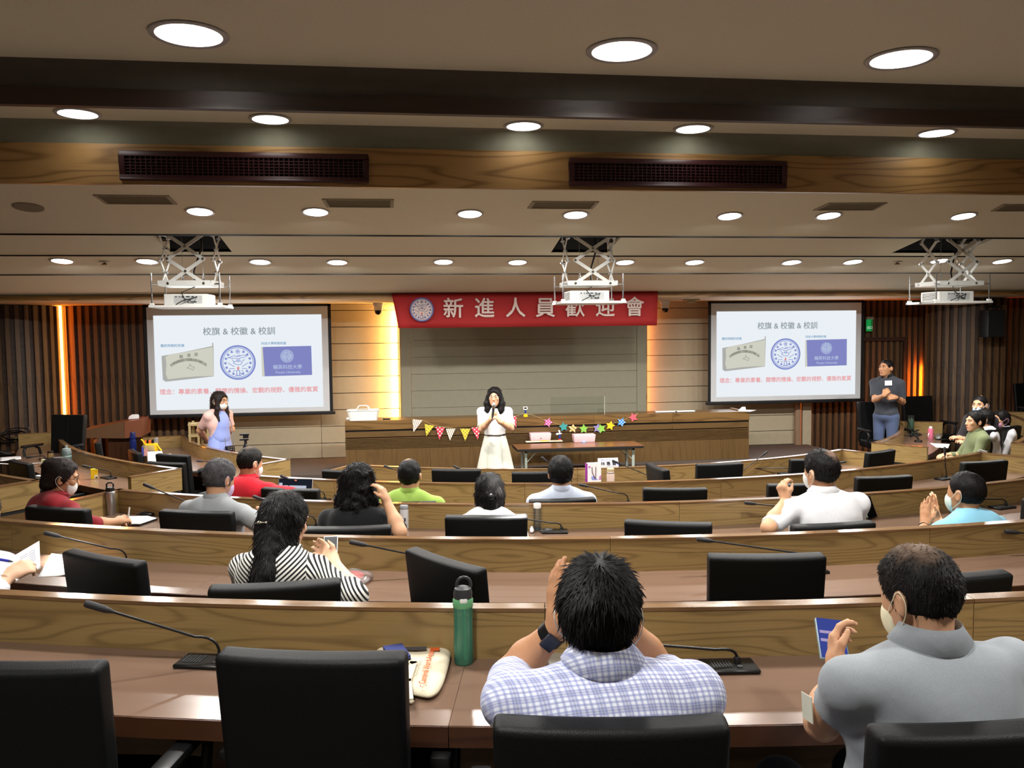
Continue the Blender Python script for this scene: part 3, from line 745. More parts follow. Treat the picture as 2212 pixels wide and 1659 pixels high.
def emblem(parent, c, r, y, m_bg, m_line, m_red, step=-0.0015):
    """round crest: double ring, leaf wreath, blossom, bird over hands, rays, candle"""
    b = MB(); disc_ring(b, c, 0, r, y); e = b.build('emblem', m_bg, parent)
    y += step; b = MB()
    disc_ring(b, c, r * .90, r, y); disc_ring(b, c, r * .83, r * .865, y)
    for k in range(7):
        for s in (-1, 1):
            a = R(90 + s * (28 + k * 21.5)); p = (c[0] + r * .70 * math.cos(a), c[1] + r * .70 * math.sin(a)); tv = (-math.sin(a) * -s, math.cos(a) * -s)
            nv = (math.cos(a), math.sin(a))
            for o_ in (-1, 1):
                q = [(-.09, 0), (-.02, o_ * .07), (.09, o_ * .055), (.03, 0)]
                b.face([b._p((p[0] + r * (u * tv[0] + v * nv[0]), y, p[1] + r * (u * tv[1] + v * nv[1]))) for u, v in q])
    for k in range(5):
        a = R(90 + 72 * k); disc_ring(b, (c[0] + r * .075 * math.cos(a), c[1] + r * .64 + r * .075 * math.sin(a)), r * .035, r * .06, y, 12)
    disc_ring(b, (c[0], c[1] + r * .64), 0, r * .035, y, 10)
    w_ = r * .032
    pline(b, [(-.56, .28), (-.2, .40), (0, .33), (.24, .42), (.55, .42), (.42, .32), (.18, .27), (.02, .2), (-.2, .26), (-.56, .28)], w_, y, c, r)
    pline(b, [(-.1, .33), (.08, .44), (.16, .36)], w_, y, c, r)
    pline(b, [(-.02, .2), (-.06, .1), (.06, .1), (.1, .24)], w_, y, c, r)
    pline(b, [(-.16, .08), (-.26, -.02), (-.1, -.12), (.14, -.12), (.24, .0), (.14, .1), (0, .04), (-.08, .08), (-.16, .08)], w_, y, c, r)
    for (p, q) in (((-.34, .2), (-.2, .02)), ((.38, .18), (.24, .06)), ((-.56, -.02), (-.2, -.24)), ((.58, -.02), (.22, -.24)), ((-.5, -.36), (-.2, -.35)), ((.5, -.36), (.22, -.35)), ((-.3, -.52), (-.16, -.44)), ((.3, -.52), (.18, -.44))):
        pline(b, [p, q], w_, y, c, r)
    pline(b, [(-.08, -.45), (.08, -.45), (.08, -.74), (-.08, -.74), (-.08, -.45)], w_ * 1.3, y, c, r)
    pline(b, [(-.17, -.74), (.17, -.74)], w_ * 1.5, y, c, r); pline(b, [(.08, -.62), (.2, -.62), (.17, -.7)], w_, y, c, r)
    b.build('emblem_lines', m_line, parent)
    b = MB(); b.face([b._p((c[0] + r * u, y, c[1] + r * v)) for u, v in ((-.05, -.40), (.02, -.42), (.07, -.34), (.02, -.2), (-.02, -.25), (-.06, -.33))])
    b.build('emblem_flame', m_red, parent)
def em(name, rgb, k=1.0): return glow(name, rgb, SLIDE_E * k)
S_BG = em('slide_white', (232, 238, 243)); S_TX = em('slide_grey', (140, 152, 156)); S_BL = em('slide_blue', (128, 140, 204)); S_CP = em('slide_caption', (132, 168, 200)); S_RD = em('slide_red', (230, 168, 172))
S_FL = em('slide_flag', (206, 206, 192)); S_FS = em('slide_flag_shade', (172, 172, 168)); S_FT = em('slide_flag_text', (132, 134, 122)); S_PU = em('slide_purple', (128, 132, 192)); S_PT = em('slide_purple_text', (176, 190, 222)); S_FM = em('slide_flame', (226, 130, 130)); S_EB = em('slide_emblem_bg', (226, 234, 242))
def screen(xa, ya, xb, yb, xc, yc, label, top_label):
    Y = 12.2
    a = atY(xa, ya, Y); b_ = atY(xb, yb, Y); c_ = atY(xc, yc, Y)      # top left, top right, bottom left (photo) corners
    x0, x1 = a.x, b_.x; z1 = min(a.z, 2.675); z0 = c_.z; W_ = x1 - x0; H_ = z1 - z0
    t = thing('projector_screen', label, 'projector screen', ((x0 + x1) / 2, Y, z0))
    mb = plain('screen_black', (10, 11, 14), 0.6)
    MB().box(-W_ / 2 + .045, W_ / 2 - .045, 0, .004, .05, H_ - .03).build('fabric', plain('screen_fabric', (205, 208, 212), 0.9, var=0.01), t)
    for s in (-1, 1): MB().box(min(s * W_ / 2, s * (W_ / 2 - .045)), max(s * W_ / 2, s * (W_ / 2 - .045)), 0, .005, .04, H_).build('border', mb, t)
    MB().box(-W_ / 2 - .03, W_ / 2 + .03, -.02, .03, 0, .045).build('weight_bar', mb, t, bevel=.008)
    MB().box(-W_ / 2, W_ / 2, 0, .005, H_ - .035, H_).build('border', mb, t)
    ws = W_ * 0.895; hs = ws * 0.578; yc_ = -.003
    cx, czz = 0.0, H_ * .487
    sl = MB().box(cx - ws / 2, cx + ws / 2, yc_, yc_ + .002, czz - hs / 2, czz + hs / 2).build('slide', S_BG, t)
    k = ws / 1868.0
    def SP(px, py): return (cx - ws / 2 + (px - 165) * k, czz + hs / 2 - (py - 218) * k * (hs / ws) / .595)
    def tx(s, px, py, hpx, m, nm, bold=0.0, rot=0.0):
        o = text_mesh(s, hpx * k * 1.1, m, nm, sl, bold=bold); p = SP(px, py); o.location = (p[0], yc_ - .002, p[1]); o.rotation_euler = (PI / 2, rot, 0); return o
    tx('校旗 & 校徽 & 校訓', 1105, 415, 88, S_TX, 'slide_title', .0015)
    tx('職校時期的校旗', 364, 573, 34, S_CP, 'slide_caption', .001); tx('科技大學時期校旗', 1487, 560, 32, S_CP, 'slide_caption', .001)
    tag(tx('理念：專業的素養、關懷的情操、宏觀的視野、優雅的氣質', 1091, 1118, 62, S_RD, 'slide_motto', .0022), kind='stuff')
    def pg(pts, m, nm, y): 
        b = MB(); b.face([b._p((SP(*p)[0], y, SP(*p)[1])) for p in pts][::-1]); b.build(nm, m, sl)
    pg([(240, 690), (520, 640), (800, 580), (800, 545), (812, 540), (814, 600), (806, 940), (560, 965), (275, 993), (245, 970)], S_FS, 'old_flag_shadow', yc_ - .001)
    pg([(285, 700), (330, 672), (520, 645), (806, 592), (803, 935), (640, 935), (480, 945), (300, 965), (280, 900), (290, 800)], S_FL, 'old_flag', yc_ - .002)
    for ch, px, py in (('縣', 455, 705), ('東', 540, 690), ('屏', 620, 682)): tx(ch, px, py, 40, S_FT, 'old_flag_text', .001)
    s_ = '校學業職產助理護級高英輔立私'
    for i, ch in enumerate(s_):
        u = i / (len(s_) - 1); ang = -38 + 76 * u; tx(ch, 535 + 300 * math.sin(R(ang)) , 1025 - 285 * math.cos(R(ang)), 34, S_FT, 'old_flag_text', .0012, R(ang) * .8)
    b = MB(); c0 = SP(550, 830); pline(b, [(-.6, -.1), (-.1, .3), (0, .7), (.2, .2), (.8, 0), (.5, -.5), (-.1, -.2), (-.6, -.1)], .006, yc_ - .0025, c0, 60 * k); b.build('old_flag_crest', S_FT, sl)
    pg([(1345, 600), (1910, 593), (1912, 942), (1345, 950)], S_PU, 'new_flag', yc_ - .001); pg([(1345, 600), (1362, 600), (1375, 950), (1345, 950)], S_FL, 'new_flag_edge', yc_ - .002)
    emblem(sl, SP(1632, 712), 84 * k, yc_ - .002, S_PT, S_PU, S_PU)
    tx('輔英科技大學', 1635, 845, 50, S_PT, 'new_flag_text', .001); tx('Fooyin University', 1640, 905, 36, S_PT, 'new_flag_text', .001)
    emblem(sl, SP(1080, 780), 200 * k, yc_ - .001, S_EB, S_BL, S_FM)
    ld = bpy.data.lights.new('slide_light', 'AREA'); ld.shape = 'RECTANGLE'; ld.size = ws; ld.size_y = hs; ld.energy = 20; ld.color = (.93, .97, 1)
    lo = link('slide_light', ld, sl); lo.location = (cx, -.05, czz); lo.rotation_euler = (-PI / 2, 0, 0)
    return t
screen(308, 656, 714, 653, 320, 904, 'pull-down projector screen with slide at the left, behind the woman in blue', '')
screen(1530, 650, 1867, 647, 1527, 875, 'pull-down projector screen with slide at the right, beside the standing man', '')

# red banner over the stage
Yb = 10.82
p0 = atY(846, 634, Yb); p1 = atY(1421, 629, Yb); q0 = atY(861, 709, Yb); q1 = atY(1420, 703, Yb)
bn = thing('banner', 'red cloth welcome banner with white Chinese lettering above the stage', 'banner', (p0.x, Yb, q0.z))
m, t_, b_ = nt('banner_red'); b_.inputs['Base Color'].default_value = srgb(150, 28, 28); b_.inputs['Roughness'].default_value = .8
b_.inputs['Transmission Weight'].default_value = 0.0; tr = N(t_, 'ShaderNodeBsdfTranslucent'); tr.inputs[0].default_value = srgb(220, 60, 20); mx = N(t_, 'ShaderNodeMixShader'); mx.inputs[0].default_value = .35
L(t_, b_.outputs[0], mx.inputs[1]); L(t_, tr.outputs[0], mx.inputs[2]); L(t_, mx.outputs[0], t_.nodes['Material Output'].inputs[0])
b = MB(); nx, nz = 40, 6; G = []
for i in range(nx + 1):
    u = i / nx; top = p0.lerp(p1, u); bot = q0.lerp(q1, u); row = []
    for j in range(nz + 1):
        v = j / nz; p = bot.lerp(top, v) - Vector((p0.x, Yb, q0.z)); p.y += 0.02 * math.sin(u * 14) * (1 - v) + (-.06 if u < .03 else 0) * (1 - v); row.append(b._p(p))
    G.append(row)
for i in range(nx):
    for j in range(nz): b.face((G[i][j], G[i + 1][j], G[i + 1][j + 1], G[i][j + 1]))
cl = b.build('cloth', m, bn, smooth=True, auto=80)
sd = cl.modifiers.new('thick', 'SOLIDIFY'); sd.thickness = .003; sd.offset = 1
M_BTX = plain('banner_white', (178, 160, 152), .8)
hz = (p0.z - q0.z)
for ch, px in zip('新進人員歡迎會', (979, 1046, 1113, 1177, 1241, 1306, 1369)):
    o = text_mesh(ch, .272, M_BTX, 'letter', cl, bold=.004); pp = atY(px, 668 - (px - 979) * .008, Yb) - Vector((p0.x, Yb, q0.z)); o.location = (pp.x, -.036, pp.z - .005); o.rotation_euler = (PI / 2, R(.3), 0)
pe = atY(911, 669, Yb) - Vector((p0.x, Yb, q0.z)); emblem(bn, (pe.x, pe.z), .155, -.034, M_BTX, plain('banner_blue', (58, 72, 120), .8), plain('banner_flame', (170, 60, 60), .8))

# ================================================================ PROJECTOR LIFTS
def bar(b, p, q, w_, th, nrm):
    """flat bar between p and q, width w_, thickness th along nrm"""
    p, q, n = Vector(p), Vector(q), Vector(nrm).normalized(); d = (q - p).normalized(); s = d.cross(n) * w_ / 2; e = n * th / 2
    p = p - d * w_ * .4; q = q + d * w_ * .4
    i = [b._p(v) for v in (p - s - e, p + s - e, q + s - e, q - s - e, p - s + e, p + s + e, q + s + e, q - s + e)]
    for f in ((0, 1, 2, 3), (7, 6, 5, 4), (0, 4, 5, 1), (1, 5, 6, 2), (2, 6, 7, 3), (3, 7, 4, 0)): b.face([i[k] for k in f])
def lift(hi, px, yplate, yplat, label, plabel, phase):
    h = HOLES[hi]; X = (h[0] + h[1]) / 2; Yc = (h[2] + h[3]) / 2 - .03
    zp = atY(px, yplate, Yc - .18).z; zl = atY(px, yplat, Yc - .25).z; zt = 3.3
    t = thing('projector_lift', label, 'projector lift', (X, Yc, zl))
    P_, Z_ = zp - zl, zt - zl
    # scissors on three sides
    def scissor(o, ax, half, nrm, nm):
        # o: centre on plate, ax: horizontal axis unit
        lv = 3; hh = .212
        b = MB(); jt = MB()
        for k in range(lv):
            z0_ = P_ + hh * k; z1_ = z0_ + hh; A = Vector(o) - Vector(ax) * half; B = Vector(o) + Vector(ax) * half
            bar(b, (A.x, A.y, z0_), (B.x, B.y, z1_), .03, .006, nrm); bar(b, (B.x + nrm[0] * .008, B.y + nrm[1] * .008, z0_), (A.x + nrm[0] * .008, A.y + nrm[1] * .008, z1_), .03, .006, nrm)
            for pt in ((A.x, A.y, z0_), (B.x, B.y, z0_), (o[0], o[1], (z0_ + z1_) / 2)):
                q = Vector(nrm).to_track_quat('Z', 'Y').to_matrix().to_4x4()
                jt.at(Matrix.Translation(Vector(pt) + Vector(nrm) * .012) @ q).lathe([(0, -.03), (.012, -.03), (.012, .006), (.007, .009), (0, .009)], 10)
        s_ = b.build(nm, M_STEEL, t); tag(jt.build('pivot', M_CHROME, s_), kind='stuff')
    scissor((0, -.19, 0), (1, 0, 0), .165 if not phase else .15, (0, -1, 0), 'scissor_arm')
    scissor((-.22, 0, 0), (0, 1, 0), .13, (-1, 0, 0), 'scissor_arm'); scissor((.22, 0, 0), (0, 1, 0), .13, (1, 0, 0), 'scissor_arm')
    MB().box(-.21, .21, -.2, -.17, P_ - .02, P_ + .025).box(-.21, .21, .17, .2, P_ - .02, P_ + .025).box(-.24, -.21, -.2, .2, P_ - .02, P_ + .025).box(.21, .24, -.2, .2, P_ - .02, P_ + .025).build('carriage', M_STEEL, t, bevel=.003, seg=1)
    MB().box(-.2, .2, -.16, .16, P_ - .02, P_ - .012).build('carriage_plate', M_STEEL, t)
    MB().box(-.31, .31, -.24, -.225, 0, .022).box(-.31, .31, .225, .24, 0, .022).box(-.31, -.295, -.225, .225, 0, .022).box(.295, .31, -.225, .225, 0, .022).box(-.3, .3, -.23, .23, 0, .006).build('tray', M_WHITE, t, bevel=.002, seg=1)
    for sx in (-1, 1):
        for sy in (-1, 1):
            r_ = MB().tube([(sx * .285, sy * .215, .005), (sx * .285, sy * .215, P_ + .09)], .006, 8).build('hanger_rod', M_CHROME, t, smooth=True)
            MB().box(sx * .285 - .018, sx * .285 + .018, sy * .215 - .018, sy * .215 + .018, .0, .04).build('rod_foot', M_WHITE, r_, bevel=.003, seg=1)
            MB().tube([(sx * .2, sy * .18, P_ - .008), (sx * .285, sy * .215, P_ - .008)], .006, 6).build('outrigger', M_CHROME, r_, smooth=True)
    MB().box(-.2, .2, -.18, .18, P_ + .636, P_ + .66).box(-.05, .05, -.05, .05, P_ + .66, 3.62 - zl).build('ceiling_mount', M_STEEL, t)
    for sx in (-.08, .1): MB().tube([(sx, .02, P_), (sx, .02, P_ + .05), (sx + .004, .02, P_ + .09), (sx, .02, P_ + .12), (sx, .02, Z_)], [.003, .008, .008, .002, .002], 6).build('suspension_cable', M_CHROME, t, smooth=True)
    MB().tube([(.06, .05, Z_), (.09, .03, P_ + (Z_ - P_) * .55), (.02, .0, P_ + .12), (.03, -.02, P_)], .009, 6).build('cable', M_PLAST, t, smooth=True)
    # projector standing on the tray
    p = thing('projector', plabel, 'projector', (X, Yc, zl + .007))
    MB().box(-.205, .17, -.15, .15, .012, .115).build('body', M_WHITE, p, bevel=.012, seg=3)
    MB().box(-.12, .12, -.1515, -.1495, .03, .1).build('rear_panel', plain('projector_panel', (196, 198, 198), .5), p)
    b = MB()
    for i, (x, z, w_) in enumerate(((-.1, .09, .012), (-.07, .09, .008), (-.045, .088, .014), (0, .09, .03), (.04, .09, .02), (-.02, .068, .022), (.015, .066, .018), (.05, .045, .045), (.0, .045, .012))): b.box(x - w_ / 2, x + w_ / 2, -.153, -.1515, z - .005, z + .005)
    b.build('sockets', M_DGREY, p)
    b = MB()
    for i in range(7): b.box(-.2065, -.2045, -.12, .12, .03 + i * .011, .035 + i * .011)
    b.build('side_louvres', M_DGREY, p)
    for s in (-1, 1): MB().lathe([(0, 0), (.012, 0), (.012, .014), (0, .014)], 10).build('foot', M_DGREY, p, loc=(s * .13, 0, 0))
    MB().tube([(.03, -.02, P_ - .03), (-.05, -.16, P_ * .6), (-.02, -.19, .07), (.05, -.17, .04), (.08, -.155, .09), (-.04, -.2, .05), (-.1, -.17, .02)], .004, 6).build('cable', M_PLAST, p, smooth=True)
lift(0, 415, 612, 664, 'white scissor projector lift hanging at the left, above the left screen', 'white projector on the left ceiling lift', True)
lift(1, 1265, 612, 655, 'white scissor projector lift hanging in the middle, before the red banner', 'white projector on the middle ceiling lift', False)
lift(2, 2035, 612, 655, 'white scissor projector lift hanging at the right, near the loudspeaker', 'white projector on the right ceiling lift', True)
# ================================================================ STAGE DESK
Yd = 11.2
zt_ = (atY(745, 910, Yd).z + atY(1619, 889, Yd).z) / 2; xa_, xb_ = atY(745, 920, Yd).x, atY(1619, 900, Yd).x
sd_ = thing('stage_desk', 'long wooden panel desk on the stage with a dark shadow groove and louvres', 'desk', ((xa_ + xb_) / 2, Yd, DAIS))
W2, HD = (xb_ - xa_) / 2, zt_ - DAIS
def sb(x0, x1, y0, y1, z0, z1, m, nm, ax=0): return MB().box(x0, x1, y0, y1, z0, z1, axis=ax).build(nm, m, sd_, bevel=.002, seg=1)
n = 5
for i in range(n):
    x0 = -W2 + 2 * W2 * i / n + .001; x1 = -W2 + 2 * W2 * (i + 1) / n - .001
    sb(x0, x1, 0, .04, HD - .125, HD, W_STAGE, 'top_board')
    sb(x0, x1, .012, .05, HD - .225, HD - .15, W_STAGEV, 'middle_board')
    sb(x0, x1, .012, .05, .0, HD - .385, W_STAGEV, 'lower_panel', 2)
sb(-W2, W2, .02, .05, HD - .15, HD - .125, M_BLACK, 'shadow_groove')
for i in range(8):
    z = HD - .24 - i * .0185; sb(-W2, W2, .004, .03, z - .011, z, W_STAGEV, 'louvre')
sb(-W2, W2, .03, .05, HD - .385, HD - .225, W_DARK, 'louvre_back')
sb(-W2, W2, .04, .62, HD - .05, HD - .02, W_STAGE, 'worktop')
for x0 in (-W2, W2 - .04):
    sb(x0, x0 + .04, .05, .62, HD - .125, HD, W_STAGE, 'side_board', 1); sb(x0 + .005, x0 + .035, .05, .62, 0, HD - .15, W_STAGE, 'side_panel', 2); sb(x0 + .01, x0 + .03, .05, .6, HD - .15, HD - .125, M_BLACK, 'side_groove', 1)
for i in range(8): z = HD - .24 - i * .0185; sb(-W2 - .003, -W2 + .006, .07, .6, z - .011, z, W_STAGE, 'side_louvre', 1)
ZD = zt_

# things on the stage desk
def base(x, y, Y, z=None):
    p = atY(x, y, Y); return Vector((p.x, Y, p.z if z is None else z))
c = base(785, 908, Yd + .3, ZD - .02)
t = thing('carry_basket', 'white plastic carry basket with a handle on the left end of the stage desk', 'basket', c)
b = MB(); prof = [(.19, .0, .10), (.215, .135, .12), (.222, .135, .127), (.222, .145, .127), (.2, .145, .11), (.18, .02, .09)]
rings = []
for hx, z, hy in prof:
    rings.append([b._p((hx * (abs(math.cos(a)) ** .35) * (1 if math.cos(a) > 0 else -1), hy * (abs(math.sin(a)) ** .35) * (1 if math.sin(a) > 0 else -1), z)) for a in [2 * PI * i / 32 for i in range(32)]])
for k in range(len(rings) - 1):
    for i in range(32): j = (i + 1) % 32; b.face((rings[k][i], rings[k][j], rings[k + 1][j], rings[k + 1][i]))
b.face(rings[0][::-1]); b.face(rings[-1])
b.build('tub', M_WHITE, t, smooth=True)
MB().tube([(-.09, -.11, .14), (-.07, -.04, .18), (-.05, 0, .2), (.05, 0, .2), (.07, -.04, .18), (.09, -.11, .14)], .008, 8).tube([(-.09, .11, .14), (-.07, .04, .18), (-.05, 0.005, .2), (.05, 0.005, .2), (.07, .04, .18), (.09, .11, .14)], .008, 8).build('handle', M_WHITE, t, smooth=True)
MB().box(-.225, -.19, -.06, .06, 0, .04).build('side_cup', M_WHITE, t, bevel=.006)
c = base(1135, 893, Yd + .02, ZD)
t = thing('brick_figure', 'toy brick figure with white square head, blue body and yellow foot on the stage desk', 'toy', c)
MB().box(-.028, .028, -.02, .02, 0, .03).box(-.018, .018, -.016, .016, .03, .045).build('foot', plain('toy_yellow', (244, 196, 20), .35), t, bevel=.004)
MB().box(-.011, .011, -.012, .012, .045, .095).build('body', plain('toy_blue', (24, 52, 128), .35), t, bevel=.003)
h_ = MB().box(-.03, .03, -.012, .012, .1, .108).box(-.03, .03, -.012, .012, .13, .14).box(-.03, -.018, -.012, .012, .1, .14).box(.018, .03, -.012, .012, .1, .14).box(-.012, .012, -.01, .01, .092, .102).build('head', M_WHITE, t, bevel=.002, seg=1)
MB().box(-.018, .018, -.006, .006, .108, .13).build('face', M_BLACK, h_)
c = base(1458, 889, Yd + .15, ZD)
t = thing('white_bar', 'slim white and grey bar lying on the stage desk left of the right screen', 'bar', c)
MB().box(-.29, .29, -.03, .03, 0, .022).build('body', M_WHITE, t, bevel=.006); MB().box(-.29, .29, -.032, .03, 0, .006).build('lower_edge', M_DGREY, t); MB().box(-.005, .02, -.033, -.03, .004, .02).build('button', M_DGREY, t)
c = base(1605, 889, Yd + .1, ZD)
t = thing('paper_sheets', 'loose white sheets lying over the right end of the stage desk', 'paper', c)
MB().poly([(-.12, -.08, .004), (.05, -.13, -.0), (.17, -.06, .012), (.0, .08, .01)], .002, (0, 0, 1)).build('sheet', M_PAPER, t)
MB().poly([(-.08, -.02, .012), (.02, .08, .05), (.06, .06, .05), (.02, -.06, .014)], .002, (0, 0, 1)).build('sheet', M_PAPER, t)
c = base(835, 908, Yd + .25, ZD - .02)
t = thing('phone', 'small dark phone lying beside the white carry basket', 'phone', c); MB().box(-.05, .05, -.03, .03, 0, .02).build('body', M_PLAST, t, bevel=.004); MB().box(-.045, .045, -.026, .026, .02, .021).build('glass', M_BLACK, t)

# garlands on the desk front
def patt(name, base_, dots=None, mode=0, sc=60.0):
    if name in MATS: return MATS[name]
    m, t, b = nt(name); tc = N(t, 'ShaderNodeTexCoord'); b.inputs['Roughness'].default_value = .7
    if mode == 0: b.inputs['Base Color'].default_value = srgb(*base_); nz = N(t, 'ShaderNodeTexNoise'); nz.inputs['Scale'].default_value = 60; L(t, tc.outputs['Object'], nz.inputs[0]); bump(t, b, nz.outputs[0], .1, .002); return m
    if mode == 1:      # dots
        mp = N(t, 'ShaderNodeMapping'); mp.inputs['Scale'].default_value = (sc, 1e-3, sc); mp.inputs['Rotation'].default_value = (0, R(45), 0); L(t, tc.outputs['Object'], mp.inputs[0])
        v = N(t, 'ShaderNodeTexVoronoi'); v.inputs['Scale'].default_value = 1; v.inputs['Randomness'].default_value = 0; L(t, mp.outputs[0], v.inputs[0])
        f = ramp(t, v.outputs['Distance'], [(.26, (1, 1, 1, 1)), (.3, (0, 0, 0, 1))])
    else:              # stripes
        mp = N(t, 'ShaderNodeMapping'); mp.inputs['Rotation'].default_value = (0, R(20 if mode == 2 else 50), 0); L(t, tc.outputs['Object'], mp.inputs[0])
        s_ = N(t, 'ShaderNodeSeparateXYZ'); L(t, mp.outputs[0], s_.inputs[0]); f = math_(t, 'SINE', math_(t, 'MULTIPLY', s_.outputs[0], sc * 4)); f = ramp(t, f, [(.45, (0, 0, 0, 1)), (.6, (1, 1, 1, 1))])
    L(t, mix(t, f, srgb(*base_), srgb(*dots)), b.inputs['Base Color']); return m
F_R = patt('flag_red_dots', (206, 44, 68), (240, 220, 220), 1, 26); F_Y = patt('flag_yellow_marks', (222, 198, 62), (150, 128, 46), 1, 30); F_S = patt('flag_stripes', (232, 222, 206), (140, 112, 96), 2, 60)
Yg = Yd - .012
fl_px = [(891, 906, 913, 908, 893, 934, F_S), (917, 916, 938, 920, 921, 942, F_Y), (941, 922, 961, 924, 949, 950, F_R), (963, 926, 984, 926, 972, 952, F_S), (994, 926, 1016, 926, 1005, 953, F_Y), (1018, 924, 1039, 922, 1032, 950, F_R), (1104, 901, 1115.5, 898, 1115, 925, F_R)]
o0 = atY(891, 906, Yg)
t = thing('triangle_bunting', 'bunting of red, yellow and striped triangle flags strung on the stage desk front', 'bunting', o0)
for x0, y0, x1, y1, x2, y2, m in fl_px:
    A, B_, C_ = (atY(a_, b__, Yg) for a_, b__ in ((x0, y0), (x1, y1), (x2, y2))); g = (A + B_ + C_) / 3
    MB().poly([A - g, C_ - g, B_ - g], .003).build('flag', m, t, loc=g - o0)
MB().tube([atY(x, y, Yg + .003) - o0 for x, y in ((889, 905), (913, 908), (938, 919), (961, 923), (984, 926), (1016, 926), (1039, 922), (1080, 910), (1116, 898), (1128, 894))], .002, 5).build('string', plain('twine', (190, 170, 120), .8), t)
st_px = [(1184, 912.5, F_R if False else patt('star_pink', (204, 76, 142), (240, 200, 226), 1, 34)), (1217.5, 922, patt('star_teal', (52, 146, 144))), (1237.5, 925.5, patt('star_tan_stripes', (226, 198, 140), (160, 112, 50), 3, 40)), (1261, 926.5, patt('star_green', (134, 190, 76))), (1291, 925, patt('star_lilac', (140, 128, 176))), (1299, 926, patt('star_green', (134, 190, 76))), (1318.5, 919.5, patt('star_yellow', (236, 194, 26))), (1342.5, 912, patt('star_blue', (58, 134, 206), (196, 222, 242), 1, 32)), (1368, 901.5, patt('star_coral', (222, 90, 104)))]
o0 = atY(1184, 912, Yg)
t = thing('star_garland', 'garland of coloured paper stars strung across the stage desk front', 'garland', o0)
for k, (x, y, m) in enumerate(st_px):
    c0 = atY(x, y, Yg - (.002 if k % 2 else 0)); r_ = .068; ro = R((20, -8, 8, 0, 10, -20, 14, 22, -20)[k])
    pts = [(math.sin(ro + i * PI / 5) * (r_ if i % 2 == 0 else r_ * .52), 0, math.cos(ro + i * PI / 5) * (r_ if i % 2 == 0 else r_ * .52)) for i in range(10)]
    MB().poly(pts, .004).build('star', m, t, loc=c0 - o0)
MB().tube([atY(x, y, Yg + .004) - o0 for x, y in ((1128, 894), (1150, 896), (1165, 903), (1184, 911), (1202, 915), (1217, 920), (1237, 923), (1261, 924), (1291, 923), (1318, 917), (1330, 913), (1342, 910), (1355, 903), (1368, 899), (1378, 892))], .002, 5).build('string', plain('twine', (190, 170, 120), .8), t)

# ================================================================ FOLDING TABLE
Yt = 10.35
zt2 = atY(1250, 966, Yt).z - .02
xa_, xb_ = atY(1117, 963, Yt).x, atY(1390, 953, Yt).x
t = thing('folding_table', 'folding table with brown top and grey steel legs before the stage desk', 'table', ((xa_ + xb_) / 2, Yt, PIT)); W2 = (xb_ - xa_) / 2; HT = zt2 + .02 - PIT; ZT = zt2 + .02
MB().box(-W2, W2, 0, .45, HT - .006, HT).build('tabletop', wood('table_top', (130, 88, 54), (108, 70, 42), rough=.25, rings=2, contrast=.2), t)
MB().box(-W2 - .004, W2 + .004, -.004, .454, HT - .036, HT - .006).build('edge_band', plain('table_edge', (30, 26, 24), .5), t, bevel=.004)
mg = plain('table_steel', (150, 160, 150), .4, var=.03)
MB().box(-W2 + .1, W2 - .1, .05, .075, HT - .065, HT - .036).box(-W2 + .1, W2 - .1, .37, .395, HT - .065, HT - .036).build('rail', mg, t, bevel=.003, seg=1)
for s in (-1, 1):
    for y in (.05, .37):
        x0 = s * (W2 - .12); MB().box(x0 - .016, x0 + .016, y, y + .03, .0, HT - .036).build('leg', mg, t, bevel=.004, seg=1)
        MB().tube([(x0, y + .015, HT - .2), (x0 - s * .13, y + .015, HT - .06)], .006, 6).build('brace', mg, t, smooth=True)
    MB().box(s * (W2 - .12) - .012, s * (W2 - .12) + .012, .05, .4, .12, .15).build('crossbar', mg, t)
def on_table(x, y): 
    p = atZ(x, y, ZT); return Vector((p.x, p.y, ZT))
M_PINK = plain('pink_box', (232, 192, 198), .55, var=.02)
def pinkbox(x0, x1, y, label, spot):
    a = on_table(x0, y); b_ = on_table(x1, y); t = thing('pink_box', label, 'box', (a + b_) / 2); w_ = (b_ - a).length / 2
    b = MB(); q = [(-w_ * .93, -.06), (w_ * .93, -.06), (w_ * .93, .06), (-w_ * .93, .06)]; h_ = .1
    lo = [b._p((x, y_, 0)) for x, y_ in q]; hi = [b._p((x * 1.07, y_ * 1.25, h_)) for x, y_ in q]
    b.face(lo[::-1]); b.face(hi)
    for i in range(4): j = (i + 1) % 4; b.face((lo[i], lo[j], hi[j], hi[i]))
    b.build('box_body', M_PINK, t, bevel=.006)
    MB().box(-w_ * .96, w_ * .96, -.06, .06, h_, h_ + .003).build('lid', M_PINK, t)
    MB().at(Matrix.Translation((w_ * (.0 if spot else .85), -.066 if spot else -.074, .035 if spot else .09)) @ Matrix.Rotation(PI / 2, 4, 'X')).lathe([(0, 0), (.008, 0), (.008, .004), (0, .004)], 10).build('knob', M_DGREY if spot else M_PINK, t)
pinkbox(1144, 1189.5, 951, 'pink lidded box left on the folding table, with a dark knob', True)
pinkbox(1237, 1285, 954, 'pink lidded box right on the folding table, behind the acrylic sheet', False)
a = on_table(1136, 955); t = thing('display_tray', 'cream cardboard tray with a yellow tag lying at the front of the folding table', 'tray', a); b_ = on_table(1216, 955)
L_ = (b_ - a).length
MB().box(0, L_, -.05, .06, 0, .008).build('board', plain('cream_card', (236, 224, 196), .6), t, bevel=.002, seg=1); MB().box(.05, L_ - .03, -.02, .03, .008, .012).build('inset', plain('tan_card', (206, 176, 140), .6), t); MB().box(.2, .3, -.045, .02, .012, .016).build('tag', plain('toy_yellow', (244, 196, 20), .35), t)
a = on_table(1209, 951); t = thing('brick_robot', 'toy brick robot with blue legs and red base between the pink boxes', 'toy', a)
